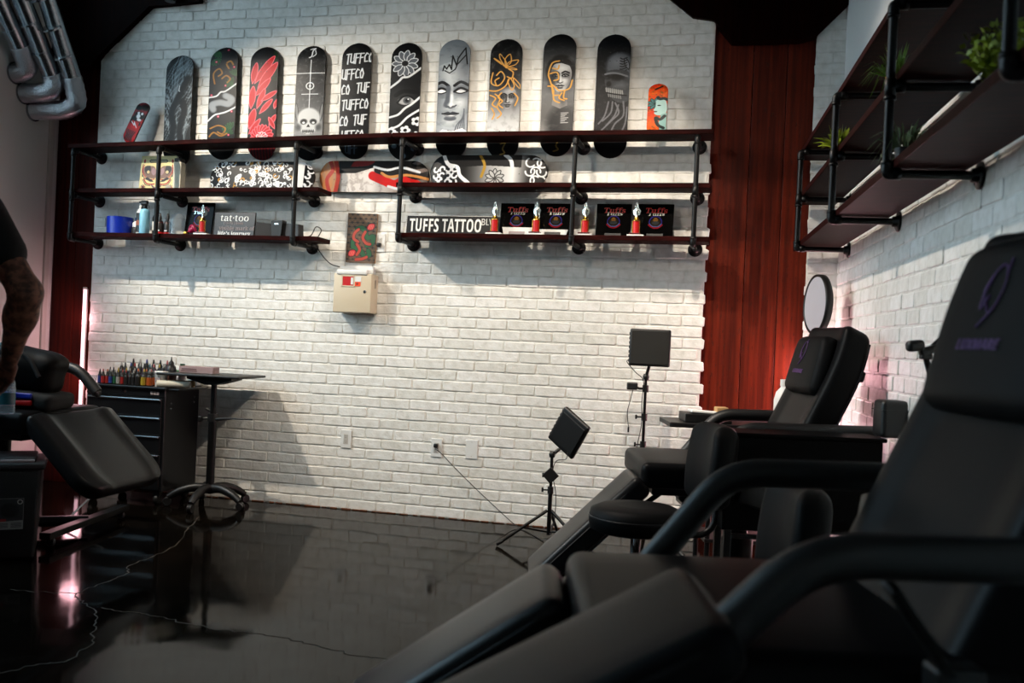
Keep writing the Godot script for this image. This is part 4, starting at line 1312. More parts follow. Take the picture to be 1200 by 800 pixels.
func shelf_things() -> void:
	# cream tattoo flash print, and a box behind it
	var o := thing("tattoo_print", "cream tattoo flash print of a moth on a board, behind the pipe post", "print")
	o.transform = lean(-4.487, 2.077, 0.155, 0.10)
	var st := begin()
	box(st, Vector3(0, 0.123, -0.012), Vector3(0.268, 0.246, 0.022), 0.002)
	part("board", st, M.paper, o)
	st = begin()
	plate(st, Transform3D(Basis(), Vector3(0, 0.123, 0.0006)), 0.266, 0.244)
	var m := mat(Color(1, 1, 1), 0.6)
	m.albedo_texture = paint_print()
	part("print_face", st, m, o)
	o = thing("canvas_block", "plain pale canvas standing edge-on behind the cream tattoo print", "canvas")
	o.transform = Transform3D(turn_y(0.12), Vector3(-4.335, 2.077, 0.12))
	st = begin()
	box(st, Vector3(0, 0.10, 0), Vector3(0.055, 0.20, 0.07), 0.004)
	part("canvas", st, M.paper, o)
	st = begin()
	box(st, Vector3(0, 0.213, 0), Vector3(0.05, 0.026, 0.066), 0.006)
	part("lid", st, M.dark_grey, o)
	var y := 1.777
	# roll of blue tape
	o = thing("tape_roll", "wide glossy blue roll at left end of bottom shelf", "roll", Vector3(-4.745, y, 0.165))
	st = begin()
	lathe(st, Transform3D(), [Vector2(0.055, 0), Vector2(0.085, 0), Vector2(0.086, 0.115), Vector2(0.055, 0.115)], 28)
	part("tape", st, M.blue, o)
	st = begin()
	lathe(st, Transform3D(), [Vector2(0.05, 0.114), Vector2(0.05, 0.0), Vector2(0.055, 0.0)], 24)
	lathe(st, Transform3D(), [Vector2(0.055, 0.115), Vector2(0.05, 0.115)], 24)
	part("core", st, M.kraft, o)
	o = thing("jar", "small grey jar with blue cap beside the blue roll", "jar", Vector3(-4.625, y, 0.145))
	st = begin()
	lathe(st, Transform3D(), [Vector2(0, 0), Vector2(0.034, 0), Vector2(0.036, 0.03), Vector2(0.033, 0.05), Vector2(0.02, 0.056), Vector2(0, 0.056)], 18)
	part("body", st, M.dark_grey, o)
	st = begin()
	lathe(st, Transform3D(Basis(), Vector3(0, 0.05, 0)), [Vector2(0.031, 0), Vector2(0.031, 0.03), Vector2(0.016, 0.042), Vector2(0, 0.042)], 18)
	part("shoulder", st, M.white, o)
	st = begin(); cyl(st, Vector3(0, 0.09, 0), 0.0165, 0.026, 16); part("cap", st, mat(Color(0.05, 0.22, 0.42), 0.4), o)
	o = thing("pump_bottle", "white bottle with dark label and white pump top", "bottle", Vector3(-4.582, y, 0.17))
	bottle(o, [Vector2(0, 0), Vector2(0.027, 0), Vector2(0.029, 0.006), Vector2(0.029, 0.145), Vector2(0.022, 0.165), Vector2(0.012, 0.178), Vector2(0.012, 0.182), Vector2(0, 0.182)], M.white, 0.0295, 0.012, 0.145, mat(Color(0.10, 0.085, 0.08), 0.4))
	st = begin()
	cyl(st, Vector3(0, 0.18, 0), 0.014, 0.02, 14); box(st, Vector3(0.008, 0.208, 0), Vector3(0.042, 0.016, 0.018), 0.004)
	part("pump", st, M.white, o)
	st = begin(); lathe(st, Transform3D(Basis(), Vector3(0, 0.06, 0)), [Vector2(0.0298, 0), Vector2(0.0298, 0.035)], 18); part("label_band", st, mat(Color(0.55, 0.30, 0.20), 0.5), o)
	o = thing("spray_bottle", "pale blue spray bottle with black trigger head", "spray bottle", Vector3(-4.535, y, 0.195))
	bottle(o, [Vector2(0, 0), Vector2(0.030, 0), Vector2(0.033, 0.006), Vector2(0.033, 0.15), Vector2(0.028, 0.165), Vector2(0.014, 0.172), Vector2(0, 0.172)], M.pale_blue, 0, 0, 0, null)
	st = begin()
	cyl(st, Vector3(0, 0.17, 0), 0.016, 0.024, 14)
	box(st, Vector3(-0.004, 0.212, 0), Vector3(0.052, 0.034, 0.024), 0.009)
	box(st, Vector3(-0.034, 0.216, 0), Vector3(0.022, 0.014, 0.014), 0.004)
	tube(st, [Vector3(-0.016, 0.198, 0), Vector3(-0.026, 0.178, 0), Vector3(-0.023, 0.162, 0)], 0.005, 8)
	tube(st, [Vector3(0.018, 0.205, 0), Vector3(0.03, 0.19, 0), Vector3(0.03, 0.175, 0)], 0.0045, 8)
	part("trigger_head", st, M.black_plastic, o)
	# dark slim bottle hidden by the post, then two red and black ones
	o = thing("pump_bottle", "dark slim bottle with clear top half hidden by pipe post", "bottle", Vector3(-4.475, y, 0.15))
	bottle(o, [Vector2(0, 0), Vector2(0.025, 0), Vector2(0.026, 0.005), Vector2(0.026, 0.12), Vector2(0.016, 0.14), Vector2(0.012, 0.15), Vector2(0, 0.15)], M.black_plastic, 0.0265, 0.03, 0.09, M.white)
	st = begin(); lathe(st, Transform3D(Basis(), Vector3(0, 0.148, 0)), [Vector2(0.016, 0), Vector2(0.016, 0.06), Vector2(0.01, 0.07), Vector2(0, 0.07)], 14); part("cap", st, M.dark_grey, o)
	for i in 2:
		o = thing("ink_dropper", ["red and black dropper bottle next to the pipe post", "second red and black dropper bottle beside the clear dome"][i], "bottle", Vector3(-4.43 + i * 0.045, y, 0.175 - i * 0.02), 0.0, "red and black dropper bottles")
		bottle(o, [Vector2(0, 0), Vector2(0.024, 0), Vector2(0.025, 0.005), Vector2(0.025, 0.075), Vector2(0.018, 0.092), Vector2(0.010, 0.1), Vector2(0, 0.1)], M.black_plastic, 0.0254, 0.0, 0.018, M.red)
		st = begin(); lathe(st, Transform3D(Basis(), Vector3(0, 0.082, 0)), [Vector2(0.0225, 0), Vector2(0.012, 0.014)], 14); part("collar", st, M.red, o)
		st = begin(); lathe(st, Transform3D(Basis(), Vector3(0, 0.098, 0)), [Vector2(0.011, 0), Vector2(0.011, 0.018), Vector2(0.004, 0.05), Vector2(0, 0.052)], 12); part("tip", st, M.black_plastic, o)
		st = begin(); box(st, Vector3(0.004, 0.028, 0.0245), Vector3(0.02, 0.008, 0.002)); part("label_print", st, M.white, o)
	o = thing("glass_dome", "clear cloudy glass dome beside the black framed print", "dome", Vector3(-4.325, y, 0.13))
	st = begin()
	lathe(st, Transform3D(), [Vector2(0.055, 0), Vector2(0.055, 0.10), Vector2(0.045, 0.135), Vector2(0.022, 0.152), Vector2(0, 0.156)], 24)
	part("cover", st, M.clear, o)
	st = begin(); cyl(st, Vector3.ZERO, 0.058, 0.006, 24); part("base", st, M.clear, o)
	# black framed print
	o = thing("award_plaque", "black plaque with red script leaning behind a trophy at left", "plaque")
	o.transform = lean(-4.17, 1.777, 0.135, 0.14)
	plaque_parts(o, 0.205, 0.235, false)
	var tr := make_trophy("red columned trophy on the left shelf before the black plaque", Vector3(-4.092, 1.777, 0.2))
	o = thing("toy_figure", "magenta plastic figurine lying on the left shelf", "figurine", Vector3(-4.165, 1.777, 0.205))
	st = begin()
	rbox(st, Transform3D(turn_z(0.6), Vector3(0, 0.035, 0)), Vector3(0.05, 0.034, 0.04), 0.014, 3)
	tube(st, sway([Vector3(-0.03, 0.02, 0), Vector3(-0.01, 0.06, 0), Vector3(0.02, 0.05, 0.01), Vector3(0.035, 0.008, 0)]), [0.004, 0.004, 0.005, 0.006, 0.007, 0.007, 0.008, 0.008, 0.008, 0.009, 0.009, 0.009, 0.009, 0.009, 0.009, 0.009, 0.008, 0.007, 0.006], 8)
	part("body", st, mat(Color(0.55, 0.04, 0.22), 0.3), o)
	st = begin(); rbox(st, Transform3D(Basis(), Vector3(-0.045, 0.012, 0)), Vector3(0.03, 0.024, 0.03), 0.008, 2); part("foot", st, M.gold, o)
	# tattoo definition sign
	o = thing("word_sign", "dark sign with the dictionary entry for tattoo in white letters", "sign")
	o.transform = lean(-3.885, 1.777, 0.165, 0.12)
	st = begin(); box(st, Vector3(0, 0.083, -0.008), Vector3(0.30, 0.166, 0.014), 0.003); part("panel", st, mat(Color(0.085, 0.055, 0.05), 0.35), o)
	lettering("lettering", "tat·too", 0.043, M.white, o, Vector3(0.0, 0.125, 0.0005), Basis(), "Droid Serif", false, 1.15)
	lettering("lettering", "[ ta-'tü ] noun", 0.016, M.grey_card, o, Vector3(-0.005, 0.091, 0.0005), Basis(), "Droid Serif")
	lettering("lettering", "visible mark of", 0.026, M.grey_card, o, Vector3(0.02, 0.056, 0.0005), Basis(), "Droid Serif")
	lettering("lettering", "life's journey", 0.026, M.white, o, Vector3(0.005, 0.02, 0.0005), Basis(), "Droid Serif", true)
	# folding radio with two fabric speakers
	o = thing("radio", "dark grey tabletop radio with two slanted speaker wings", "radio", Vector3(-3.565, 1.777, 0.135))
	for s in [-1, 1]:
		st = begin()
		prism(st, Transform3D(turn_y(-0.22 * s), Vector3(0.085 * s, 0, 0)), PackedVector2Array([Vector2(-0.075, 0.004), Vector2(0.082, 0.004), Vector2(0.084 if s < 0 else 0.075, 0.088), Vector2(-0.06 if s > 0 else -0.07, 0.098)]), -0.03, 0.025)
		part("speaker_wing", st, M.dark_grey, o)
	st = begin()
	prism(st, Transform3D(Basis(), Vector3(0, 0, 0.012)), PackedVector2Array([Vector2(-0.03, 0.0), Vector2(0.03, 0.0), Vector2(0.042, 0.112), Vector2(-0.042, 0.108)]), -0.03, 0.03)
	part("centre_console", st, M.black_plastic, o)
	st = begin(); box(st, Vector3(0, 0.088, 0.0435), Vector3(0.028, 0.009, 0.002)); part("badge", st, M.silver, o)
	st = begin(); box(st, Vector3(0, -0.0 + 0.003, 0.01), Vector3(0.30, 0.006, 0.05), 0.002); part("base", st, M.black_plastic, o)
	# street sign
	o = thing("street_sign", "black street sign reading TUFFS TATTOO BLVD", "sign")
	o.transform = lean(-2.372, 1.814, 0.115, 0.10)
	st = begin(); rbox(st, Transform3D(Basis(), Vector3(0, 0.066, -0.003)), Vector3(0.64, 0.132, 0.005), 0.002); part("plate", st, mat(Color(0.018, 0.02, 0.028), 0.35), o)
	st = begin()
	for s in [-1, 1]:
		box(st, Vector3(0, 0.066 + 0.063 * s, 0.0), Vector3(0.634, 0.0022, 0.0012)); box(st, Vector3(0.316 * s, 0.066, 0.0), Vector3(0.0022, 0.128, 0.0012))
	part("white_border", st, M.white, o)
	lettering("lettering", "TUFFS TATTOO", 0.083, M.white, o, Vector3(-0.055, 0.066, 0.0004), Basis(), "Droid Sans", true, 0.60)
	lettering("lettering", "BLVD", 0.040, M.white, o, Vector3(0.235, 0.093, 0.0004), Basis(), "Droid Sans", false, 0.85)
	# trophies and plaques in turn
	var tl := ["first red trophy on right shelf, standing over the street sign's end", "second red trophy on right shelf, between first and second plaque", "third red trophy, just right of the pipe post", "fourth red trophy, rightmost on the shelf"]
	var tx := [-2.078, -1.816, -1.513, -1.205]
	for i in 4:
		var c := copy(tr, "trophy", tl[i], "red columned trophies on the right shelf")
		c.position = Vector3(tx[i], 1.816 + i * 0.0012, 0.205)
	var px := [-1.962, -1.712, -1.354, -1.10]
	var pl := ["black award plaque with red script, first from the left of the right shelf", "black award plaque with red script, half behind the pipe post", "black award plaque with red script, third from the left", "black award plaque with red script, last before the red column"]
	var proto: Node3D = null
	for i in 4:
		if proto == null:
			proto = thing("award_plaque", pl[i], "plaque", Vector3.ZERO, 0.0, "black award plaques on the right shelf")
			plaque_parts(proto, 0.215, 0.218, true)
		else:
			proto = copy(proto, "award_plaque", pl[i], "black award plaques on the right shelf")
		proto.transform = lean(px[i], 1.815 + i * 0.0015, 0.135, 0.17)
	for i in 2:
		o = thing("name_card", ["white folded name card in front of the first plaque", "white folded name card in front of the second plaque"][i], "card", Vector3([-1.945, -1.72][i], 1.816, 0.17), 0.0, "white name cards before the plaques")
		st = begin()
		prism(st, Transform3D(tilt_x(-0.25), Vector3.ZERO), PackedVector2Array([Vector2(-0.082, 0.0), Vector2(0.082, 0.0), Vector2(0.096, 0.057 - i * 0.01), Vector2(-0.096, 0.057 - i * 0.01)]), -0.001, 0.0005)
		part("card", st, M.matt_white, o)
		st = begin(); box(st, Vector3(0, 0.016, 0.0), Vector3(0.10, 0.026, 0.003), 0.0, tilt_x(-0.25)); part("engraved_plate", st, [M.grey_card, M.black_plastic][i], o)

func bottle(o: Node3D, prof: Array, m: Material, lr: float, l0: float, l1: float, lm: Material) -> void:
	var st := begin()
	lathe(st, Transform3D(), prof, 18)
	part("body", st, m, o)
	if lm:
		st = begin()
		lathe(st, Transform3D(), [Vector2(lr, l0), Vector2(lr, l1)], 18)
		part("label_wrap", st, lm, o)

func plaque_parts(o: Node3D, w: float, h: float, plate_too: bool) -> void:
	var st := begin()
	box(st, Vector3(0, h * 0.5, -0.008), Vector3(w, h, 0.015), 0.003)
	part("slab", st, M.gloss_black if M.has("gloss_black") else gloss(), o)
	lettering("lettering", "Tuffs", 0.032, M.red, o, Vector3(0.005, h * 0.80, 0.0004), Basis(Vector3(1, 0, 0), Vector3(0.18, 1, 0), Vector3(0, 0, 1)), "Droid Serif", true, 1.15)
	lettering("lettering", "Tuffs", 0.020, M.silver, o, Vector3(0.005, h * 0.70, 0.0004), Basis(Vector3(1, 0, 0), Vector3(0.25, 1, 0), Vector3(0, 0, 1)), "Droid Serif", false, 1.5)
	st = begin()
	plate(st, Transform3D(Basis(), Vector3(0, h * 0.46, 0.0004)), w * 0.5, h * 0.42)
	var m := mat(Color(1, 1, 1), 0.12)
	m.metallic_specular = 0.2
	m.albedo_texture = paint_emblem()
	part("emblem", st, m, o)
	if plate_too:
		st = begin(); box(st, Vector3(0, h * 0.09, 0.0005), Vector3(w * 0.46, h * 0.10, 0.002)); part("engraved_plate", st, M.dark_grey, o)

func gloss() -> StandardMaterial3D:
	M.gloss_black = mat(Color(0.02, 0.018, 0.018), 0.12)
	M.gloss_black.metallic_specular = 0.2
	return M.gloss_black

var emblem_tex: ImageTexture
func paint_emblem() -> ImageTexture:
	if emblem_tex: return emblem_tex
	var b := Brush.new(96, 80, Color(0.02, 0.018, 0.018))
	b.ring(Vector2(48, 38), 33, 2.5, Color(0.14, 0.12, 0.34))
	b.ball(Vector2(48, 36), 26, 24, Color(0.13, 0.10, 0.07))
	b.ball(Vector2(48, 26), 12, 13, Color(0.38, 0.26, 0.12)); b.ball(Vector2(48, 42), 20, 10, Color(0.16, 0.17, 0.18)); b.ball(Vector2(44, 24), 2, 2, INK); b.ball(Vector2(53, 24), 2, 2, INK)
	b.curve(v2([[12, 52], [30, 66], [48, 70], [66, 66], [84, 52]]), 3.5, Color(0.42, 0.06, 0.10)); b.curve(v2([[16, 46], [32, 60], [48, 62], [64, 60], [80, 46]]), 2.0, Color(0.25, 0.30, 0.45))
	emblem_tex = b.tex()
	return emblem_tex

func paint_print() -> ImageTexture:
	var cream := Color(0.83, 0.77, 0.55)
	var b := Brush.new(220, 200, cream)
	b.grain(7, Vector2(0.03, 0.03), Color(0.70, 0.62, 0.36), 0.5, 0.0)
	var ink := Color(0.13, 0.12, 0.15)
	var red := Color(0.62, 0.10, 0.12)
	b.fill(v2([[58, 20], [162, 20], [170, 29], [162, 38], [58, 38], [50, 29]]), ink); b.line(v2([[62, 29], [158, 29]]), 4.0, Color(0.60, 0.56, 0.42), 2.0)
	for k in [-1, 1]:
		var f := func(x: float, y: float) -> Vector2: return Vector2(110 + k * x, y)
		b.fill(Brush.bent([f.call(6, 92), f.call(24, 62), f.call(52, 56), f.call(84, 60), f.call(94, 84), f.call(74, 116), f.call(40, 128), f.call(10, 124), f.call(6, 92)]), Color(0.45, 0.34, 0.30))
		b.fill(Brush.bent([f.call(50, 56), f.call(78, 58), f.call(84, 84), f.call(60, 106), f.call(46, 84), f.call(50, 56)]), ink)
		b.ball(f.call(60, 92), 9, 9, cream); b.ball(f.call(60, 92), 3, 3, red)
		b.fill(Brush.bent([f.call(14, 76), f.call(34, 68), f.call(40, 92), f.call(26, 110), f.call(12, 100), f.call(14, 76)]), Color(0.56, 0.44, 0.46))
		b.curve([f.call(90, 52), f.call(96, 84), f.call(78, 118), f.call(46, 134), f.call(16, 132)], 2.2, red)
		b.curve([f.call(98, 46), f.call(100, 90), f.call(82, 126), f.call(50, 140)], 1.4, ink)
		b.fill(Brush.bent([f.call(34, 136), f.call(62, 122), f.call(72, 128), f.call(46, 146), f.call(22, 146), f.call(34, 136)]), ink)
		b.curve([f.call(84, 132), f.call(66, 156), f.call(40, 162), f.call(14, 160)], 3.0, red); b.curve([f.call(90, 136), f.call(70, 164), f.call(40, 170)], 1.4, ink)
		b.fill([f.call(98, 82), f.call(92, 120), f.call(98, 118)], ink)
		b.fill(Brush.bent([f.call(88, 16), f.call(96, 30), f.call(88, 40), f.call(82, 28), f.call(88, 16)]), red); b.ball(f.call(88, 38), 4, 3, ink)
		for i in 9:
			var a := i * 0.7
			b.line([f.call(86, 178), f.call(86 + cos(a) * 15, 178 + sin(a) * 13)], 1.6, ink if i % 3 else red)
	b.fill(v2([[104, 70], [116, 70], [118, 140], [110, 156], [102, 140]]), ink); b.ball(Vector2(110, 66), 8, 9, ink)
	b.curve(v2([[80, 168], [110, 186], [140, 168]]), 4.0, Color(0.45, 0.34, 0.36)); b.curve(v2([[84, 176], [110, 192], [136, 176]]), 1.2, ink)
	b.ball(Vector2(186, 178), 18, 13, Color(0.62, 0.60, 0.56), 0.9, 0.3)
	return b.tex()

func make_trophy(label: String, p: Vector3) -> Node3D:
	var o := thing("trophy", label, "trophy", p)
	var st := begin()
	box(st, Vector3(0, 0.006, 0), Vector3(0.10, 0.012, 0.06), 0.002)
	part("marble_base", st, M.white, o)
	st = begin(); box(st, Vector3(-0.005, 0.017, 0), Vector3(0.07, 0.010, 0.05), 0.002); part("plinth", st, mat(Color(0.25, 0.03, 0.04), 0.3), o)
	st = begin(); cyl(st, Vector3(0, 0.022, 0), 0.0195, 0.072, 18); part("column", st, M.red, o)
	st = begin()
	for s in [-1, 1]: cyl(st, Vector3(0.021 * s, 0.022, 0.004), 0.0028, 0.072, 8)
	lathe(st, Transform3D(Basis(), Vector3(0, 0.094, 0)), [Vector2(0.024, 0), Vector2(0.024, 0.006), Vector2(0.013, 0.012), Vector2(0.016, 0.022), Vector2(0, 0.026)], 16)
	part("gold_capital", st, M.gold, o)
	# a small winged figure with raised arms
	st = begin()
	lathe(st, Transform3D(Basis(), Vector3(0, 0.118, 0)), [Vector2(0, 0), Vector2(0.010, 0), Vector2(0.0065, 0.012), Vector2(0.009, 0.030), Vector2(0.010, 0.044), Vector2(0.004, 0.052), Vector2(0.0055, 0.058), Vector2(0.0058, 0.063), Vector2(0, 0.069)], 12)
	for s in [-1, 1]: tube(st, [Vector3(0.008 * s, 0.158, 0), Vector3(0.017 * s, 0.150, 0.003), Vector3(0.006 * s, 0.186, 0.002), Vector3(0.001 * s, 0.204, 0)], [0.0035, 0.003, 0.0026, 0.002], 8)
	for s in [-1, 1]:
		flat(st)
		prism(st, Transform3D(turn_y(0.5 * s), Vector3(0, 0.128, -0.006)), PackedVector2Array([Vector2(0.004 * s, 0.0), Vector2(0.02 * s, 0.006), Vector2(0.026 * s, 0.03), Vector2(0.014 * s, 0.046), Vector2(0.004 * s, 0.034)]), -0.001, 0.001)
	part("winged_figure", st, M.silver, o)
	return o

func wall_things() -> void:
	# snake panel
	var o := thing("snake_panel", "art panel of a two headed green and red snake on dark waves", "panel", Vector3(-3.03, 1.80, 0.0))
	o.rotation.z = -0.02
	var st := begin()
	box(st, Vector3(0, 0, 0.012), Vector3(0.208, 0.325, 0.016), 0.002)
	part("board", st, M.plywood, o)
	st = begin()
	plate(st, Transform3D(Basis(), Vector3(0, 0, 0.0206)), 0.207, 0.324)
	var b := Brush.new(130, 204, Color(0.13, 0.115, 0.105))
	for r in 13:
		for c in 7:
			var p := Vector2(c * 24 + (12 if r % 2 else 0) - 4, 206 - r * 17)
			for k in [13, 9, 5]: b.ring(p, k, 0.6, Color(0.46, 0.35, 0.25), PI, TAU)
	var gr := Color(0.11, 0.33, 0.19)
	var rd := Color(0.66, 0.23, 0.16)
	var s1 := [[92, 62], [70, 66], [50, 66], [34, 82], [40, 106], [62, 112]]
	for s in [[[44, 64], [66, 60], [80, 78], [92, 100], [116, 94], [112, 122], [90, 132]], [[26, 118], [30, 140], [54, 148], [70, 160], [84, 178], [104, 170], [98, 154]]]:
		b.curve(v2(s), 10.0, INK, 1.0); b.curve(v2(s), 8.6, gr, 1.0)
	for s in [[[50, 66], [34, 82], [30, 104], [50, 118]], [[80, 76], [70, 100], [86, 122], [104, 126]], [[46, 128], [60, 150], [48, 172]], [[46, 192], [74, 188], [92, 180]]]:
		b.curve(v2(s), 7.0, INK, 1.0); b.curve(v2(s), 5.6, rd, 1.0)
	for p in [[104, 54], [26, 166]]:
		b.ball(Vector2(p[0], p[1]), 20, 15, INK, 1.0, 0.08, -0.5); b.ball(Vector2(p[0], p[1]), 18, 13, Color(0.74, 0.13, 0.17), 1.0, 0.08, -0.5)
		for k in 4: b.curve(v2([[p[0] - 12 + k * 6, p[1] + 9], [p[0] - 8 + k * 6, p[1] - 8]]), 1.0, Color(0.90, 0.42, 0.38))
	var m := mat(Color(1, 1, 1), 0.5)
	m.albedo_texture = b.tex()
	part("painting", st, m, o)
	# sharps disposal cabinet
	o = thing("sharps_cabinet", "beige locked sharps disposal box hanging under the snake panel", "cabinet", Vector3(-3.035, 1.30, 0.0))
	st = begin()
	rbox(st, Transform3D(Basis(), Vector3(0, 0.13, 0.065)), Vector3(0.265, 0.255, 0.118), 0.008, 2)
	part("case", st, M.beige, o)
	st = begin()
	prism(st, Transform3D(), PackedVector2Array([Vector2(-0.125, 0.255), Vector2(0.11, 0.255), Vector2(0.11, 0.31), Vector2(-0.115, 0.31)]), 0.008, 0.05)
	rbox(st, Transform3D(tilt_x(0.1), Vector3(-0.005, 0.268, 0.10)), Vector3(0.215, 0.034, 0.07), 0.01, 2)
	part("deposit_lid", st, M.white, o)
	st = begin()
	for r in [[-0.030, 0.243, 0.093, 0.012], [-0.030, 0.174, 0.093, 0.008], [-0.073, 0.208, 0.010, 0.078], [0.013, 0.208, 0.010, 0.078]]:
		box(st, Vector3(r[0], r[1], 0.1255), Vector3(r[2], r[3], 0.005), 0.0015)
	part("window_frame", st, M.beige, o)
	st = begin(); box(st, Vector3(-0.03, 0.208, 0.1245), Vector3(0.078, 0.064, 0.003)); part("red_window", st, M.red, o)
	st = begin(); box(st, Vector3(0.035, 0.222, 0.1265), Vector3(0.05, 0.034, 0.001)); box(st, Vector3(-0.002, 0.208, 0.1285), Vector3(0.016, 0.045, 0.001)); part("white_sticker", st, M.matt_white, o)
	st = begin(); box(st, Vector3(0.034, 0.190, 0.1265), Vector3(0.046, 0.028, 0.001)); part("orange_sticker", st, M.orange, o)
	st = begin()
	for k in 3:
		var c := Vector2(0.034, 0.191) + Vector2(sin(k * TAU / 3), cos(k * TAU / 3)) * 0.0042
		var pts := []
		for j in 12:
			var a := k * TAU / 3 + 0.5 + (TAU - 1.0) * j / 11.0
			pts.append(Vector3(c.x + sin(a) * 0.0045, c.y + cos(a) * 0.0045, 0.1275))
		tube(st, pts, 0.0010, 6)
	part("hazard_symbol", st, M.black_plastic, o)
	st = begin(); cyl(st, Vector3(0.088, 0.142, 0.123), 0.0095, 0.005, 18, tilt_x(PI / 2)); part("lock_rim", st, M.chrome, o)
	st = begin(); box(st, Vector3(0.088, 0.142, 0.1285), Vector3(0.0025, 0.009, 0.001)); part("key_slot", st, M.black_plastic, o)
	st = begin()
	for k in 5: box(st, Vector3(0.133, 0.172 + k * 0.011, 0.06), Vector3(0.002, 0.005, 0.022), 0.0, tilt_x(0.4))
	part("side_vent", st, M.dark_grey, o)
	# outlets
	outlet("white wall outlet half hidden by snake panel, black plug in it", Vector3(-2.905, 1.772, 0.0), 0)
	outlet("white double outlet low on the wall right of the tray table", Vector3(-3.082, 0.467, 0.0), 1)
	outlet("white outlet low on the wall with a black plug and cable", Vector3(-2.452, 0.452, 0.0), 0)
	o = thing("blank_plate", "blank white wall plate, rightmost near the floor", "wall plate", Vector3(-2.215, 0.459, 0.0))
	st = begin(); rbox(st, Transform3D(Basis(), Vector3(0, 0, 0.004)), Vector3(0.08, 0.122, 0.009), 0.003); part("plate", st, M.white, o)
	st = begin()
	for s in [-1, 1]: cyl(st, Vector3(0, 0.045 * s, 0.008), 0.003, 0.001, 10, tilt_x(PI / 2))
	part("screw", st, M.trim, o)
	# cables
	cable("black cable drooping from the radio shelf to the sharps box", [Vector3(-3.40, 1.79, 0.13), Vector3(-3.355, 1.80, 0.10), Vector3(-3.33, 1.86, 0.08), Vector3(-3.305, 1.84, 0.05), Vector3(-3.345, 1.76, 0.04), Vector3(-3.30, 1.68, 0.03), Vector3(-3.24, 1.625, 0.025), Vector3(-3.175, 1.605, 0.02)], 0.0035)
	cable("thin cable hanging down from wall outlet to the floor", [Vector3(-2.450, 0.45, 0.035), Vector3(-2.40, 0.42, 0.05), Vector3(-2.30, 0.33, 0.05), Vector3(-2.15, 0.205, 0.05), Vector3(-2.0, 0.09, 0.06), Vector3(-1.88, 0.012, 0.09), Vector3(-1.75, 0.004, 0.25), Vector3(-1.64, 0.004, 0.42)], 0.0028)

func outlet(label: String, p: Vector3, kind: int) -> void:
	var o := thing("wall_outlet", label, "outlet", p)
	var st := begin(); rbox(st, Transform3D(Basis(), Vector3(0, 0, 0.004)), Vector3(0.074, 0.12, 0.009), 0.003); part("plate", st, M.white, o)
	st = begin()
	rbox(st, Transform3D(Basis(), Vector3(0, 0, 0.0075)), Vector3(0.034, 0.068, 0.005), 0.002)
	part("socket_insert", st, M.trim, o)
	st = begin()
	for s in [-1, 1]:
		for x in [-0.006, 0.006]: box(st, Vector3(x, 0.017 * s + 0.003, 0.0102), Vector3(0.002, 0.008, 0.001))
		cyl(st, Vector3(0, 0.017 * s - 0.007, 0.0098), 0.0025, 0.001, 8, tilt_x(PI / 2))
	part("slots", st, M.black_plastic, o)
	if kind == 0:
		st = begin(); rbox(st, Transform3D(Basis(), Vector3(0, -0.014 + (0.03 if p.y < 1.0 else 0.0), 0.022)), Vector3(0.026, 0.026, 0.026), 0.005, 2); part("plug", st, M.black_plastic, o)

func cable(label: String, pts: Array, r: float) -> void:
	var st := begin()
	tube(st, sway(pts, 8), r, 8)
	tag(part("cable", st, M.black_plastic), label, "cable")

func led_tubes() -> void:
	for i in 2:
		var p: Vector3 = [Vector3(-5.135, 0.10, -0.012), Vector3(-0.178, 0.10, -0.012)][i]
		var l: float = [1.30, 1.17][i]
		var o := thing("light_tube", ["upright glowing pink white light tube on the left column", "upright pink white light tube behind the chair by the corner"][i], "light tube", p, 0.0, "upright pink light tubes")
		var st := begin()
		cyl(st, Vector3(0, 0, 0), 0.011, l, 14)
		part("glowing_tube", st, M.glow_pink, o)
		st = begin()
		box(st, Vector3(0, l * 0.5, -0.022), Vector3(0.012, l, 0.012))
		part("mounting_rail", st, M.trim, o)
		for y in [-0.012, l - 0.004]:
			st = begin(); cyl(st, Vector3(0, y, 0), 0.0135, 0.016, 14); part("end_cap", st, M.trim, o)
		for k in 3:
			var e := OmniLight3D.new()
			e.name = "tube_glow"
			e.position = Vector3(0, l * (k + 0.5) / 3.0, 0.035)
			e.light_color = Color(1.0, 0.74, 0.78)
			e.light_energy = [0.05, 0.28][i]
			e.omni_range = 9.0
			e.omni_attenuation = 2.0
			e.light_size = 0.06
			e.shadow_enabled = true
			o.add_child(e, true)

# ------------------------------------------------------------------ client chairs
func cushion(st: SurfaceTool, xf: Transform3D, size: Vector3, r: float, puff: float, ridge := 0.0) -> void:   # puff swells the faces across y
	var h := size * 0.5
	rbox(st, xf, size, r, 3, 4 if ridge == 0.0 else 18, func(p: Vector3) -> Vector3:
		var e := (1.0 - pow(absf(p.x) / h.x, 2.0)) * (1.0 - pow(absf(p.z) / h.z, 2.0))
		var lift := ridge * exp(-pow((absf(p.z) / h.z - 0.72) / 0.11, 2.0)) if p.y > 0.0 else 0.0
		var t := clampf((-p.x - h.x + 0.15) / 0.15, 0.0, 1.0) if ridge > 0.0 else 0.0
		return Vector3(p.x, p.y + signf(p.y) * puff * e + lift, p.z * (1.0 - 0.26 * t * t * t)))

func piping(st: SurfaceTool, xf: Transform3D, w: float, l: float, y: float, r: float) -> void:   # a welt around a cushion's rim in its x-z plane
	var pts := []
	for i in 33:
		var a := TAU * i / 32.0
		var n := 0.22
		pts.append(xf * Vector3(signf(cos(a)) * pow(absf(cos(a)), n) * w * 0.5, y, signf(sin(a)) * pow(absf(sin(a)), n) * l * 0.5))
	tube(st, pts, r, 6, false)

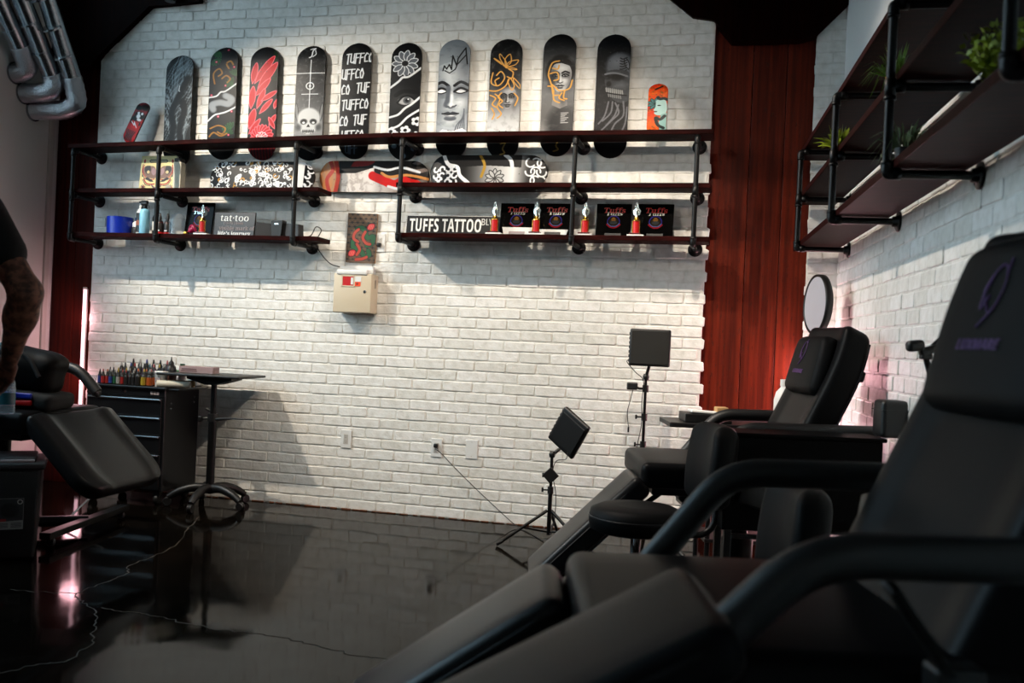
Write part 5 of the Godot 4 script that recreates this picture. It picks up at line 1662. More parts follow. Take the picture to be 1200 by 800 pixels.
func make_chair(label: String, p: Vector3, turn: float, q: Dictionary) -> Node3D:
	# the chair faces its own -x; z points to its left arm
	var o := thing("client_chair", label, "chair", p, turn)
	var sy: float = q.seat_y
	var sf: float = q.seat_front
	var st := begin()
	var sw := 0.30 - sf
	cushion(st, Transform3D(Basis(), Vector3(sf + sw * 0.5, sy - 0.06, -0.03)), Vector3(sw, 0.115, 0.64), 0.035, 0.006)
	part("seat", st, M.leather, o)
	st = begin()
	box(st, Vector3(sf + sw * 0.5 + 0.02, sy - 0.135, -0.03), Vector3(sw - 0.08, 0.035, 0.5), 0.005)
	part("seat_frame", st, M.black_metal, o)
	# reclined back, bent forward near the top, with raised side bolsters
	var bl: float = q.back
	var base := Transform3D(turn_z(-0.436), Vector3(0.193, 0.70, -0.01))
	var shape := func(v: Vector3) -> Vector3:
		var y := v.y
		var t := maxf(0.0, y - 0.02)
		var top := clampf((y - 0.12) / 0.28, 0.0, 1.0)
		var z := v.z * (1.0 - 0.20 * top * top)
		var x := v.x - 0.40 * t * t
		if v.x < 0.0: x -= 0.012 * smoothstep(0.16, 0.235, absf(v.z)) * (1.0 - top * 0.6)
		return Vector3(x, y, z)
	st = begin()
	rbox(st, base * Transform3D(Basis(), Vector3(0.06, bl * 0.5, 0)), Vector3(0.12, bl, 0.57), 0.035, 3, 13, shape)
	var back := part("backrest", st, M.leather, o)
	for s in [-1, 1]:
		st = begin()
		var pts := []
		for i in 13:
			var v: Vector3 = shape.call(Vector3(0.052, -bl * 0.5 + 0.04 + (bl - 0.08) * i / 12.0, 0.285 * s))
			pts.append(base * Transform3D(Basis(), Vector3(0.06, bl * 0.5, 0)) * v)
		tube(st, pts, 0.004, 6)
		part("piping", st, M.vinyl, back)
	# head cushion with its strap and print
	st = begin()
	var ph: float = minf(0.32, bl * 0.42)
	var hp := base * Transform3D(turn_z(0.19), Vector3(-0.022, bl - 0.205, 0))
	rbox(st, hp, Vector3(0.085, ph, 0.44), 0.04, 4, 7, func(v: Vector3) -> Vector3:
		var t := clampf((v.y + 0.02) / 0.18, 0.0, 1.0)
		return Vector3(v.x - 0.012 * (1.0 - pow(v.z / 0.22, 2.0)) * (1.0 if v.x < 0 else 0.0), v.y, v.z * (1.0 - 0.22 * t * t)))
	var pillow := part("headrest", st, M.leather_soft, o)
	st = begin()
	box(st, Vector3(0.105, 0, 0), Vector3(0.13, 0.05, 0.46), 0.01)
	var strap := part("strap", st, M.vinyl, pillow)
	strap.transform = hp
	# purple emblem: a slanting leaf shaped outline over a line of capitals
	var face := hp * Transform3D(turn_y(-PI / 2), Vector3(-0.0565, 0, 0.0))
	st = begin()
	for l in [[[0.004, 0.010], [-0.030, 0.05], [-0.012, 0.082], [0.012, 0.098], [0.03, 0.086], [0.032, 0.055], [0.016, 0.022], [-0.026, -0.012]], [[-0.012, 0.082], [-0.03, 0.045], [-0.030, 0.02], [-0.01, 0.045]], [[0.03, 0.086], [0.036, 0.108]]]:
		var pts := []
		for v in l: pts.append(face * Vector3(v[0], v[1] + 0.002, 0.0005))
		tube(st, sway(pts, 4), 0.0019, 6)
	part("purple_emblem", st, M.purple, pillow)
	var word := lettering("purple_lettering", "LUXMARE", 0.019, M.purple, pillow, Vector3.ZERO, Basis(), "Droid Sans", true, 1.2)
	word.transform = face * Transform3D(Basis(Vector3(1.2, 0, 0), Vector3(0.25, 1, 0), Vector3(0, 0, 1)), Vector3(-0.006, -0.042, 0.0))
	# bent padded arms on struts
	var ay: float = q.arm_y
	for s in [-1, 1]:
		var z: float = q.arm_far if s < 0 else q.arm_near
		var far: bool = s < 0
		var pts := rounded_path([Vector3(-0.14 if far else -0.18, ay - (0.215 if far else 0.135), z), Vector3(0.03 if far else -0.045, ay, z), Vector3(0.52, ay + 0.006, z)], 0.075, 7)
		st = begin()
		var rad := []
		for i in pts.size(): rad.append(0.031)
		tube(st, pts, rad, 16)
		var arm := part("armrest", st, M.foam, o)
		for e in [pts[0], pts[-1]]:
			st = begin()
			lathe(st, Transform3D(turn_z(-PI / 2), e + Vector3(-0.012, 0, 0)), [Vector2(0, 0), Vector2(0.024, 0.002), Vector2(0.031, 0.012), Vector2(0.024, 0.022), Vector2(0, 0.024)], 14)
			part("end_cap", st, M.foam, arm)
		st = begin()
		var low := Vector3(0.26, sy - 0.13, z * 0.80)
		var high := Vector3(0.33 if far else 0.06, ay - 0.035, z)
		box(st, (low + high) * 0.5, Vector3(0.014, low.distance_to(high), 0.04), 0.003, Basis(Quaternion(Vector3.UP, (high - low).normalized())))
		rod(st, low, Vector3(0.26, sy - 0.13, 0), 0.014)
		part("arm_strut", st, M.black_metal, arm)
		st = begin()
		box(st, low.lerp(high, 0.45), Vector3(0.07, 0.05, 0.05), 0.006)
		part("arm_ratchet", st, M.black_plastic, arm)
	# padded leg rests
	for l in q.legs:
		var a: float = l.slope
		var w: float = l.z1 - l.z0
		var xf := Transform3D(turn_z(a), Vector3(l.x, l.y, (l.z0 + l.z1) * 0.5)) * Transform3D(Basis(), Vector3(-l.len * 0.5, -l.thick * 0.5, 0))
		st = begin()
		cushion(st, xf, Vector3(l.len, l.thick, w), minf(0.032, l.thick * 0.42), 0.004, l.get("ridge", 0.0))
		var pad := part("leg_rest", st, M.vinyl if l.has("shiny") else M.leather, o)
		st = begin()
		if not l.has("ridge"):
			piping(st, xf, l.len - 0.004, w - 0.004, l.thick * 0.24, 0.0035)
			part("piping", st, M.vinyl, pad)
		st = begin()
		box(st, xf * Vector3(0, -l.thick * 0.5 - 0.012, 0), Vector3(l.len * 0.8, 0.02, w * 0.6), 0.003, turn_z(a))
		rod(st, xf * Vector3(0.02, -l.thick * 0.5 - 0.02, 0), Vector3(sf + 0.12, sy - 0.15, (l.z0 + l.z1) * 0.5), 0.012)
		part("pad_bracket", st, M.black_metal, pad)
	if q.get("base", "") == "round":
		st = begin()
		lathe(st, Transform3D(Basis(), Vector3(0.05, 0, -0.02)), [Vector2(0, 0), Vector2(0.30, 0), Vector2(0.30, 0.018), Vector2(0.26, 0.03), Vector2(0.09, 0.045), Vector2(0, 0.045)], 36)
		part("base_plate", st, M.chrome, o)
		st = begin()
		lathe(st, Transform3D(Basis(), Vector3(0.05, 0.04, -0.02)), [Vector2(0, 0), Vector2(0.075, 0), Vector2(0.075, 0.26), Vector2(0.05, 0.27), Vector2(0.05, sy - 0.19), Vector2(0, sy - 0.19)], 24)
		part("lift_column", st, M.black_metal, o)
		st = begin()
		tube(st, rounded_path([Vector3(0.05, 0.12, 0.04), Vector3(0.02, 0.10, 0.2), Vector3(-0.02, 0.09, 0.33)], 0.05), 0.011, 10)
		part("foot_pedal", st, M.chrome, o)
	return o

func chairs() -> void:
	# nearest chair, with two leg rests at different slopes
	make_chair("nearest black client chair, cut by the right edge of the picture", at(0.45, 0, 1.62), YAW, {
		"seat_y": 0.752, "seat_front": -0.32, "arm_y": 0.912, "back": 0.78, "arm_far": -0.42, "arm_near": 0.375, "base": "round",
		"legs": [
			{"x": -0.35, "y": 0.725, "slope": 0.60, "len": 0.50, "thick": 0.085, "z0": -0.38, "z1": -0.07, "shiny": true},
			{"x": -0.17, "y": 0.85, "slope": 0.505, "len": 0.52, "thick": 0.075, "z0": 0.15, "z1": 0.485},
		]})
	make_chair("farther black client chair in front of the red column, leg rest down", at(1.036, 0, 4.40), YAW, {
		"seat_y": 0.67, "seat_front": -0.45, "back": 0.655, "arm_y": 0.842, "arm_far": -0.42, "arm_near": 0.40, "base": "round",
		"legs": [
			{"x": -0.465, "y": 0.612, "slope": 0.787, "len": 0.66, "thick": 0.10, "z0": -0.05, "z1": 0.30, "shiny": true},
			{"x": 0.04, "y": 0.585, "slope": 0.03, "len": 0.25, "thick": 0.15, "z0": -0.42, "z1": -0.12},
		]})
	# left work chair, turned the other way
	var c := make_chair("black client chair at left with broad leg rest, bag on its seat", at(-2.62, 0, 5.06), YAW + PI - 0.19, {
		"seat_y": 0.71, "seat_front": -0.31, "back": 0.74, "arm_y": 0.90, "arm_far": -0.42, "arm_near": 0.42, "base": "frame",
		"legs": [
			{"x": -0.315, "y": 0.705, "slope": 0.77, "len": 0.53, "thick": 0.085, "z0": -0.33, "z1": 0.36, "shiny": true, "ridge": 0.014},
		]})
	var inv := c.transform.affine_inverse()
	var st := begin()
	# rolling steel frame: a long foot at the front, one at the back and a beam between
	var a := inv * Vector3(-3.99, 0.062, 1.70)
	var b := inv * Vector3(-4.135, 0.062, 0.84)
	var mid := (a + b) * 0.5
	var dir := (b - a).normalized()
	box(st, mid, Vector3(0.06, 0.035, a.distance_to(b)), 0.004, Basis(dir.cross(Vector3.UP).normalized() * -1.0, Vector3.UP, -dir * -1.0).orthonormalized())
	part("front_foot", st, M.black_metal, c)
	st = begin()
	rod(st, mid, Vector3(0.12, 0.07, 0), 0.03)
	box(st, Vector3(0.20, 0.062, 0), Vector3(0.06, 0.035, 0.75), 0.004)
	part("rear_foot", st, M.black_metal, c)
	st = begin()
	lathe(st, Transform3D(Basis(), Vector3(0.08, 0.07, 0)), [Vector2(0, 0), Vector2(0.06, 0), Vector2(0.06, 0.3), Vector2(0.04, 0.31), Vector2(0.04, 0.50), Vector2(0, 0.50)], 20)
	part("lift_column", st, M.black_metal, c)
	for e in [a + dir * 0.06, b - dir * 0.05, Vector3(0.20, 0.06, 0.33), Vector3(0.20, 0.06, -0.33)]:
		st = begin()
		lathe(st, Transform3D(tilt_x(PI / 2), Vector3(e.x, 0.024, e.z - 0.012)), [Vector2(0, 0), Vector2(0.02, 0), Vector2(0.024, 0.004), Vector2(0.024, 0.02), Vector2(0.02, 0.024), Vector2(0, 0.024)], 14)
		box(st, Vector3(e.x, 0.04, e.z), Vector3(0.02, 0.028, 0.034), 0.003)
		part("caster", st, M.black_plastic, c)

# ------------------------------------------------------------------ right side: stools, cabinet, clamp, mirror, trolley
func make_stool(label: String, p: Vector3, turn: float, seat: float) -> Node3D:
	# backrest on its own +x side
	var o := thing("stool", label, "stool", p, turn, "")
	var st := begin()
	lathe(st, Transform3D(Basis(), Vector3(0, seat - 0.105, 0)), [Vector2(0, 0), Vector2(0.16, 0), Vector2(0.187, 0.012), Vector2(0.192, 0.055), Vector2(0.184, 0.086), Vector2(0.15, 0.101), Vector2(0.08, 0.105), Vector2(0, 0.105)], 40)
	var s := part("seat", st, M.leather_soft, o)
	st = begin()
	var ring := []
	for i in 41: ring.append(Vector3(cos(TAU * i / 40.0) * 0.191, seat - 0.045, sin(TAU * i / 40.0) * 0.191))
	tube(st, ring, 0.004, 6, false)
	part("seam", st, M.vinyl, s)
	st = begin()
	rbox(st, Transform3D(turn_z(-0.10), Vector3(0.312, seat + 0.17, 0)), Vector3(0.10, 0.33, 0.38), 0.045, 4, 5, func(v: Vector3) -> Vector3:
		var puff := 0.02 * (1.0 - pow(v.z / 0.19, 2.0)) * (1.0 - pow(v.y / 0.165, 2.0))
		return Vector3(v.x + 0.9 * (0.036 - v.z * v.z) * 1.4 - 0.03 - puff * (1.0 if v.x < 0.0 else 0.0), v.y, v.z * (1.0 - 0.6 * pow(absf(v.y) / 0.165, 3.0) * 0.4)))
	part("backrest", st, M.leather_soft, o)
	st = begin()
	tube(st, rounded_path([Vector3(0.05, seat - 0.115, 0), Vector3(0.32, seat - 0.115, 0), Vector3(0.34, seat + 0.10, 0)], 0.08), 0.014, 10)
	part("back_bar", st, M.black_metal, o)
	st = begin()
	lathe(st, Transform3D(Basis(), Vector3(0, 0.09, 0)), [Vector2(0, 0), Vector2(0.034, 0), Vector2(0.034, 0.16), Vector2(0.02, 0.17), Vector2(0.02, seat - 0.20), Vector2(0.07, seat - 0.196), Vector2(0, seat - 0.19)], 18)
	part("gas_lift", st, M.chrome, o)
	for k in 5:
		var a := TAU * k / 5.0 + 0.3
		var e := Vector3(cos(a), 0, sin(a))
		st = begin()
		tube(st, [e * 0.02 + Vector3(0, 0.105, 0), e * 0.14 + Vector3(0, 0.09, 0), e * 0.26 + Vector3(0, 0.062, 0)], [0.022, 0.018, 0.013], 10)
		part("leg", st, M.chrome, o)
		st = begin()
		lathe(st, Transform3D(Basis(Quaternion(Vector3.UP, Vector3(-e.z, 0, e.x))), e * 0.262 + Vector3(0, 0.026, 0) - Vector3(-e.z, 0, e.x) * 0.016), [Vector2(0, 0), Vector2(0.021, 0), Vector2(0.026, 0.005), Vector2(0.026, 0.027), Vector2(0.021, 0.032), Vector2(0, 0.032)], 14)
		part("caster", st, M.black_plastic, o)
	return o

func right_side_things() -> void:
	make_stool("black stool with round seat, its curved backrest before the far chair", at(0.53, 0, 3.80), YAW + 0.1, 0.535)
	make_stool("black stool seen between the near chair's arms, only its backrest showing", at(0.54, 0, 2.74), YAW + 0.02, 0.46)
	# black work cabinet on legs, between the two chairs
	var o := thing("work_cabinet", "wide black work cabinet on legs between the two chairs", "cabinet", at(1.168, 0, 3.83), YAW)
	var st := begin()
	box(st, Vector3(0.0, 0.65, 0), Vector3(0.62, 0.37, 0.20), 0.004)
	part("body", st, M.cabinet_black, o)
	st = begin()
	box(st, Vector3(0.0, 0.843, 0), Vector3(0.645, 0.016, 0.225), 0.005)
	part("top", st, M.cabinet_black, o)
	for x in [-0.285, 0.285]:
		for z in [-0.085, 0.085]:
			st = begin(); box(st, Vector3(x, 0.2335, z), Vector3(0.028, 0.467, 0.028), 0.003); part("leg", st, M.black_metal, o)
	for z in [-0.085, 0.085]:
		for y in [0.44, 0.14]:
			st = begin(); box(st, Vector3(0.0, y, z), Vector3(0.56, 0.018, 0.018), 0.002); part("rail", st, M.black_metal, o)
	for i in 2:
		st = begin(); box(st, Vector3(0.0, 0.565 + i * 0.17, -0.105), Vector3(0.58, 0.155, 0.012), 0.004); var dr := part("drawer", st, M.cabinet_black, o)
		st = begin(); box(st, Vector3(0.0, 0.62 + i * 0.17, -0.115), Vector3(0.30, 0.012, 0.012), 0.003); part("handle", st, M.steel, dr)
	o = thing("towel_box", "black rounded box on the work cabinet beside the near chair", "box", at(1.555, 0.8515, 3.83), YAW)
	st = begin(); rbox(st, Transform3D(Basis(), Vector3(-0.025, 0.075, 0.03)), Vector3(0.11, 0.15, 0.11), 0.02, 3); part("case", st, M.black_plastic, o)
	st = begin(); box(st, Vector3(-0.025, 0.11, 0.03), Vector3(0.113, 0.003, 0.113)); part("lid_seam", st, M.black_plastic, o)
	o = thing("fabric_pouch", "small dark pouch with lit edge hanging on the cabinet front", "pouch", at(0.965, 0.61, 3.71), YAW)
	st = begin(); rbox(st, Transform3D(turn_z(-0.25), Vector3.ZERO), Vector3(0.10, 0.09, 0.03), 0.008, 2); part("pouch", st, M.chest, o)
	# clamp on a leaning stand
	o = thing("clamp_stand", "black phone clamp on a leaning stand behind the near chair", "clamp", at(1.36, 0, 3.0), YAW)
	st = begin()
	tube(st, [Vector3(0.0, 0.03, 0), Vector3(-0.035, 1.13, 0), Vector3(-0.052, 1.185, 0)], 0.0095, 10)
	part("pole", st, M.black_metal, o)
	st = begin()
	cyl(st, Vector3.ZERO, 0.075, 0.02, 24); cyl(st, Vector3(0.0, 0.02, 0), 0.02, 0.05, 14)
	part("base", st, M.black_metal, o)
	st = begin()
	rbox(st, Transform3D(turn_z(0.15), Vector3(-0.085, 1.213, 0)), Vector3(0.055, 0.036, 0.04), 0.014, 3)
	rbox(st, Transform3D(turn_z(0.35), Vector3(-0.035, 1.203, 0)), Vector3(0.075, 0.026, 0.03), 0.009, 2)
	box(st, Vector3(-0.05, 1.182, 0), Vector3(0.034, 0.022, 0.03), 0.006)
	tube(st, [Vector3(-0.03, 1.215, 0), Vector3(-0.006, 1.244, 0)], [0.007, 0.004], 8)
	part("clamp_jaw", st, M.black_plastic, o)
	st = begin(); lathe(st, Transform3D(tilt_x(PI / 2) * turn_z(-0.5), Vector3(-0.016, 1.212, -0.01)), [Vector2(0, 0), Vector2(0.018, 0), Vector2(0.018, 0.034), Vector2(0.013, 0.038), Vector2(0, 0.038)], 18); part("knob", st, M.black_plastic, o)
	st = begin(); lathe(st, Transform3D(tilt_x(PI / 2) * turn_z(-0.5), Vector3(-0.016, 1.212, -0.01)), [Vector2(0.0075, 0.0385), Vector2(0.0115, 0.0385), Vector2(0.0105, 0.040), Vector2(0.0085, 0.040)], 18); part("white_ring", st, M.white, o)
	# trolley behind the far chair
	o = thing("trolley", "low black trolley behind the far chair", "trolley", at(1.27, 0, 5.17), YAW)
	st = begin()
	box(st, Vector3(0.0, 0.765, 0), Vector3(0.84, 0.026, 0.36), 0.005)
	part("top", st, M.black_plastic, o)
	st = begin(); box(st, Vector3(0.09, 0.16, 0), Vector3(0.60, 0.02, 0.34), 0.004); part("shelf", st, M.black_plastic, o)
	for x in [-0.19, 0.37]:
		for z in [-0.15, 0.15]:
			st = begin(); rod(st, Vector3(x, 0.0, z), Vector3(x, 0.755, z), 0.014); part("leg", st, M.black_metal, o)
	o = thing("supply_tray", "black tray holding a white sheet at the trolley's left end", "tray", at(1.06, 0.7785, 5.12), YAW)
	st = begin(); box(st, Vector3(0, 0.024, 0), Vector3(0.25, 0.046, 0.2), 0.004); part("tray", st, M.black_plastic, o)
	st = begin(); rbox(st, Transform3D(turn_z(-0.05), Vector3(-0.01, 0.055, 0.03)), Vector3(0.16, 0.012, 0.12), 0.004, 2); part("sheet", st, M.matt_white, o)
	st = begin(); box(st, Vector3(0.085, 0.068, 0), Vector3(0.06, 0.03, 0.08), 0.003); part("yellow_box", st, M.kraft, o)
	o = thing("squeeze_bottle", "big white plastic bottle behind the far chair's back", "bottle", at(1.505, 0.778, 5.2), YAW)
	bottle(o, [Vector2(0, 0), Vector2(0.052, 0), Vector2(0.056, 0.008), Vector2(0.054, 0.135), Vector2(0.044, 0.175), Vector2(0.022, 0.2), Vector2(0.020, 0.212), Vector2(0.0, 0.212)], M.white, 0.0555, 0.02, 0.05, M.blue)
	st = begin(); cyl(st, Vector3(0, 0.21, 0), 0.024, 0.035, 18); part("cap", st, M.white, o)
	# round mirror on its stand
	o = thing("round_mirror", "round pale mirror in thick black rim, standing by the corner", "mirror", at(1.655, 0.778, 5.18), YAW)
	var face := Basis(Quaternion(Vector3.UP, Vector3(-0.997, 0.02, 0.07).normalized()))
	st = begin()
	lathe(st, Transform3D(face, Vector3(-0.005, 0.663, 0.0)), [Vector2(0, -0.035), Vector2(0.150, -0.035), Vector2(0.164, -0.027), Vector2(0.164, 0.008), Vector2(0.157, 0.011), Vector2(0.151, 0.004)], 44)
	part("rim", st, M.black_plastic, o)
	st = begin()
	lathe(st, Transform3D(face, Vector3(-0.005, 0.663, 0.0)), [Vector2(0.151, 0.004), Vector2(0.0, 0.004)], 44)
	part("disc", st, M.pale_disc, o)
	st = begin()
	rod(st, Vector3(0.008, 0.0, 0), Vector3(0.008, 0.505, 0), 0.009)
	cyl(st, Vector3(0.008, 0.0, 0), 0.06, 0.012, 24)
	part("stand", st, M.black_metal, o)
	st = begin(); box(st, Vector3(-0.085, 0.345, 0.02), Vector3(0.05, 0.032, 0.025), 0.004); rod(st, Vector3(-0.07, 0.345, 0.01), Vector3(0.008, 0.345, 0), 0.006); part("side_clip", st, M.black_plastic, o)

# ------------------------------------------------------------------ two photo light panels on stands
func light_stand(label: String, foot: Vector3, top: float, tilt: Basis, panel_at: Vector3, size: Vector2, front: bool, group: String) -> Node3D:
	var o := thing("light_stand", label, "light stand", foot, 0.0, group)
	var st := begin()
	rod(st, Vector3(0, 0.06, 0), Vector3(0, top * 0.6, 0), 0.0125)
	part("lower_tube", st, M.black_metal, o)
	st = begin()
	rod(st, Vector3(0, top * 0.55, 0), Vector3(0, top, 0), 0.009)
	part("upper_tube", st, M.black_metal, o)
	for y in [top * 0.60, top * 0.76]:
		st = begin()
		cyl(st, Vector3(0, y - 0.02, 0), 0.0175, 0.04, 14)
		rod(st, Vector3(-0.012, y, 0.0), Vector3(-0.042, y, 0.006), 0.005); box(st, Vector3(-0.046, y, 0.006), Vector3(0.012, 0.026, 0.01), 0.003)
		part("clamp_collar", st, M.black_plastic, o)
	for k in 3:
		var a := TAU * k / 3.0 + 2.62
		var e := Vector3(cos(a), 0, sin(a))
		st = begin()
		tube(st, [e * 0.015 + Vector3(0, 0.20, 0), e * 0.30 + Vector3(0, 0.014, 0)], 0.0095, 8)
		var lg := part("leg", st, M.black_metal, o)
		st = begin(); rod(st, Vector3(0, 0.075, 0), e * 0.16 + Vector3(0, 0.105, 0), 0.006); part("brace", st, M.black_metal, o)
		st = begin(); tube(st, [e * 0.275 + Vector3(0, 0.03, 0), e * 0.31 + Vector3(0, 0.012, 0)], 0.0118, 8); part("rubber_foot", st, M.black_plastic, lg)
	# panel head
	var head := Transform3D(tilt, panel_at)
	st = begin()
	rbox(st, head, Vector3(size.x, size.y, 0.03), 0.012, 3)
	var p := part("panel", st, M.black_plastic, o)
	st = begin()
	box(st, head * Vector3(0, 0, 0.0155 if front else -0.0155), Vector3(size.x - 0.026, size.y - 0.026, 0.002), 0.0, tilt)
	part("diffuser", st, M.screen, p)
	st = begin()
	if not front:
		box(st, head * Vector3(0, 0, 0.018), Vector3(size.x * 0.86, size.y * 0.78, 0.008), 0.003, tilt)
	for i in 7: box(st, head * Vector3(-size.x * 0.5 - 0.001, -size.y * 0.36 + i * size.y * 0.12, -0.002), Vector3(0.006, 0.016, 0.016), 0.002, tilt)
	part("buttons", st, M.black_plastic, p)
	st = begin()
	var low: Vector3 = head * Vector3(0, -size.y * 0.5, 0)
	rod(st, Vector3(0, top - 0.01, 0), low, 0.010)
	lathe(st, Transform3D(Basis(), Vector3(0, top - 0.025, 0)), [Vector2(0, 0), Vector2(0.016, 0.002), Vector2(0.019, 0.02), Vector2(0.014, 0.036), Vector2(0, 0.038)], 14)
	part("ball_joint", st, M.black_plastic, o)
	return o

func light_stands() -> void:
	var g := "photo light panels on stands"
	var o := light_stand("taller photo light panel with grey screen facing the room", Vector3(-1.093, 0, 0.35), 1.0, tilt_x(-0.05) * turn_y(0.10), Vector3(0.017, 1.163, 0.02), Vector2(0.235, 0.215), true, g)
	var st := begin()
	tube(st, [Vector3(0, 0.925, 0), Vector3(-0.035, 0.925, 0.01), Vector3(-0.05, 0.93, 0.01)], 0.007, 8)
	box(st, Vector3(-0.075, 0.937, 0.015), Vector3(0.062, 0.042, 0.034), 0.006)
	cyl(st, Vector3(0, 0.905, 0), 0.018, 0.04, 14)
	part("phone_holder", st, M.black_plastic, o)
	st = begin()
	tube(st, sway([Vector3(-0.098, 1.09, 0.02), Vector3(-0.11, 1.075, 0.03), Vector3(-0.06, 1.02, 0.03), Vector3(-0.012, 0.97, 0.02), Vector3(-0.016, 0.85, 0.02), Vector3(-0.012, 0.72, 0.02), Vector3(-0.035, 0.56, 0.03), Vector3(-0.04, 0.42, 0.02)]), 0.0025, 6)
	tube(st, sway([Vector3(-0.07, 0.915, 0.02), Vector3(-0.085, 0.84, 0.03), Vector3(-0.095, 0.78, 0.03), Vector3(-0.085, 0.70, 0.03)]), 0.0025, 6)
	box(st, Vector3(-0.085, 0.685, 0.03), Vector3(0.01, 0.03, 0.008), 0.002)
	part("cord", st, M.black_plastic, o)
	o = light_stand("lower photo light panel tilted away, seen from its black back", Vector3(-1.597, 0, 0.5), 0.53, turn_z(-0.62) * turn_y(-0.32) * tilt_x(0.35), Vector3(0.093, 0.655, 0.0), Vector2(0.205, 0.235), false, g)
	st = begin()
	box(st, Vector3(0.0, 0.405, 0.02), Vector3(0.07, 0.07, 0.012), 0.004, turn_z(0.78))
	part("quick_release", st, M.black_plastic, o)
	st = begin()
	tube(st, sway([Vector3(0.09, 0.545, 0.01), Vector3(0.085, 0.505, 0.02), Vector3(0.03, 0.49, 0.02), Vector3(0.012, 0.42, 0.02), Vector3(0.035, 0.30, 0.02), Vector3(0.035, 0.16, 0.02), Vector3(0.02, 0.07, 0.03)]), 0.0025, 6)
	part("cord", st, M.black_plastic, o)

# ------------------------------------------------------------------ left side: bag, bottle, bin, tool chest, tray table
func left_side_things() -> void:
	var o := thing("gear_bag", "dark gear bag and cloth heaped on the left chair's seat", "bag", at(-2.60, 0.705, 4.98), YAW)
	var st := begin()
	rbox(st, Transform3D(turn_z(0.04), Vector3(0.0, 0.195, 0)), Vector3(0.50, 0.23, 0.28), 0.10, 4, 5, func(v: Vector3) -> Vector3: return v + Vector3(0.012 * sin(v.y * 40.0), 0.014 * sin(v.x * 22.0 + 1.0), 0.01 * sin(v.x * 30.0)))
	part("body", st, M.leather_soft, o)
	st = begin()
	rbox(st, Transform3D(turn_z(-0.06), Vector3(0.02, 0.055, 0.02)), Vector3(0.50, 0.09, 0.30), 0.035, 3, 3, func(v: Vector3) -> Vector3: return v + Vector3(0, 0.008 * sin(v.x * 26.0), 0))
	part("base_pouch", st, M.cloth, o)
	st = begin()
	rbox(st, Transform3D(turn_z(-0.03), Vector3(0.0, 0.078, 0.173)), Vector3(0.36, 0.03, 0.02), 0.008, 2)
	part("blue_stripe", st, M.blue, o)
	st = begin()
	rbox(st, Transform3D(turn_z(0.03), Vector3(0.05, 0.035, 0.173)), Vector3(0.26, 0.028, 0.02), 0.008, 2)
	part("red_stripe", st, M.red, o)
	st = begin()
	rbox(st, Transform3D(turn_z(0.1), Vector3(-0.10, 0.285, 0.02)), Vector3(0.30, 0.05, 0.24), 0.022, 3, 5, func(v: Vector3) -> Vector3: return v + Vector3(0, 0.018 * sin(v.x * 24.0) + 0.01 * cos(v.z * 30.0) - 0.9 * v.x * v.x, 0))
	part("teal_cloth", st, M.teal_cloth, o)
	st = begin()
	tube(st, sway([Vector3(-0.12, 0.27, 0.12), Vector3(0.0, 0.315, 0.11), Vector3(0.12, 0.27, 0.12), Vector3(0.19, 0.17, 0.13)]), 0.012, 8)
	part("handle", st, M.cloth, o)
	o = thing("water_bottle", "clear plastic water bottle with teal label at the left edge", "bottle", at(-2.385, 0.716, 4.50), YAW)
	bottle(o, [Vector2(0, 0), Vector2(0.034, 0), Vector2(0.038, 0.008), Vector2(0.038, 0.12), Vector2(0.034, 0.155), Vector2(0.016, 0.185), Vector2(0.0135, 0.20), Vector2(0, 0.20)], M.clear, 0.0385, 0.045, 0.10, mat(Color(0.05, 0.32, 0.36), 0.4))
	st = begin(); cyl(st, Vector3(0, 0.198, 0), 0.015, 0.02, 16); part("cap", st, M.white, o)
	# black bin
	o = thing("storage_bin", "black plastic tote with grey lid and a label, lower left", "bin", at(-2.495, 0, 4.633), YAW + 0.42)
	st = begin()
	rbox(st, Transform3D(Basis(), Vector3(0, 0.225, -0.05)), Vector3(0.42, 0.445, 0.36), 0.02, 2, 0, func(v: Vector3) -> Vector3: return Vector3(v.x * (0.90 + 0.22 * (v.y + 0.22)), v.y, v.z * (0.90 + 0.22 * (v.y + 0.22))))
	part("tub", st, M.black_plastic, o)
	st = begin()
	rbox(st, Transform3D(Basis(), Vector3(0, 0.458, -0.05)), Vector3(0.45, 0.034, 0.39), 0.012, 2)
	rbox(st, Transform3D(Basis(), Vector3(0, 0.48, -0.05)), Vector3(0.36, 0.03, 0.30), 0.012, 2)
	part("lid", st, M.dark_grey, o)
	st = begin(); box(st, Vector3(0.10, 0.482, 0.10), Vector3(0.15, 0.014, 0.03), 0.004); part("grey_latch", st, M.grey_card, o)
	st = begin()
	plate(st, Transform3D(Basis(), Vector3(0.075, 0.232, 0.1315)), 0.125, 0.15)
	var b := Brush.new(100, 120, Color(0.16, 0.16, 0.165))
	b.fill(v2([[0, 90], [100, 84], [100, 120], [0, 120]]), Color(0.48, 0.48, 0.47)); b.ball(Vector2(50, 46), 30, 26, Color(0.02, 0.02, 0.02), 1.0, 0.2)
	b.fill(v2([[8, 80], [40, 78], [40, 88], [8, 90]]), Color(0.55, 0.08, 0.08)); b.ring(Vector2(86, 14), 8, 1.2, Color(0.7, 0.7, 0.7)); b.line(v2([[0, 0], [99, 0], [99, 119], [0, 119], [0, 0]]), 1.2, Color(0.45, 0.45, 0.45))
	for i in 4: b.line(v2([[10, 97 + i * 5], [46, 96 + i * 5]]), 0.8, Color(0.2, 0.2, 0.2)); b.line(v2([[58, 96 + i * 5], [92, 95 + i * 5]]), 0.8, Color(0.2, 0.2, 0.2))
	var m := mat(Color(1, 1, 1), 0.4)
	m.albedo_texture = b.tex()
	part("paper_label", st, m, o)
	# tool chest
	o = thing("tool_chest", "black rolling tool chest with steel drawer pulls under the inks", "tool chest", Vector3(-4.445, 0, 0.255))
	st = begin()
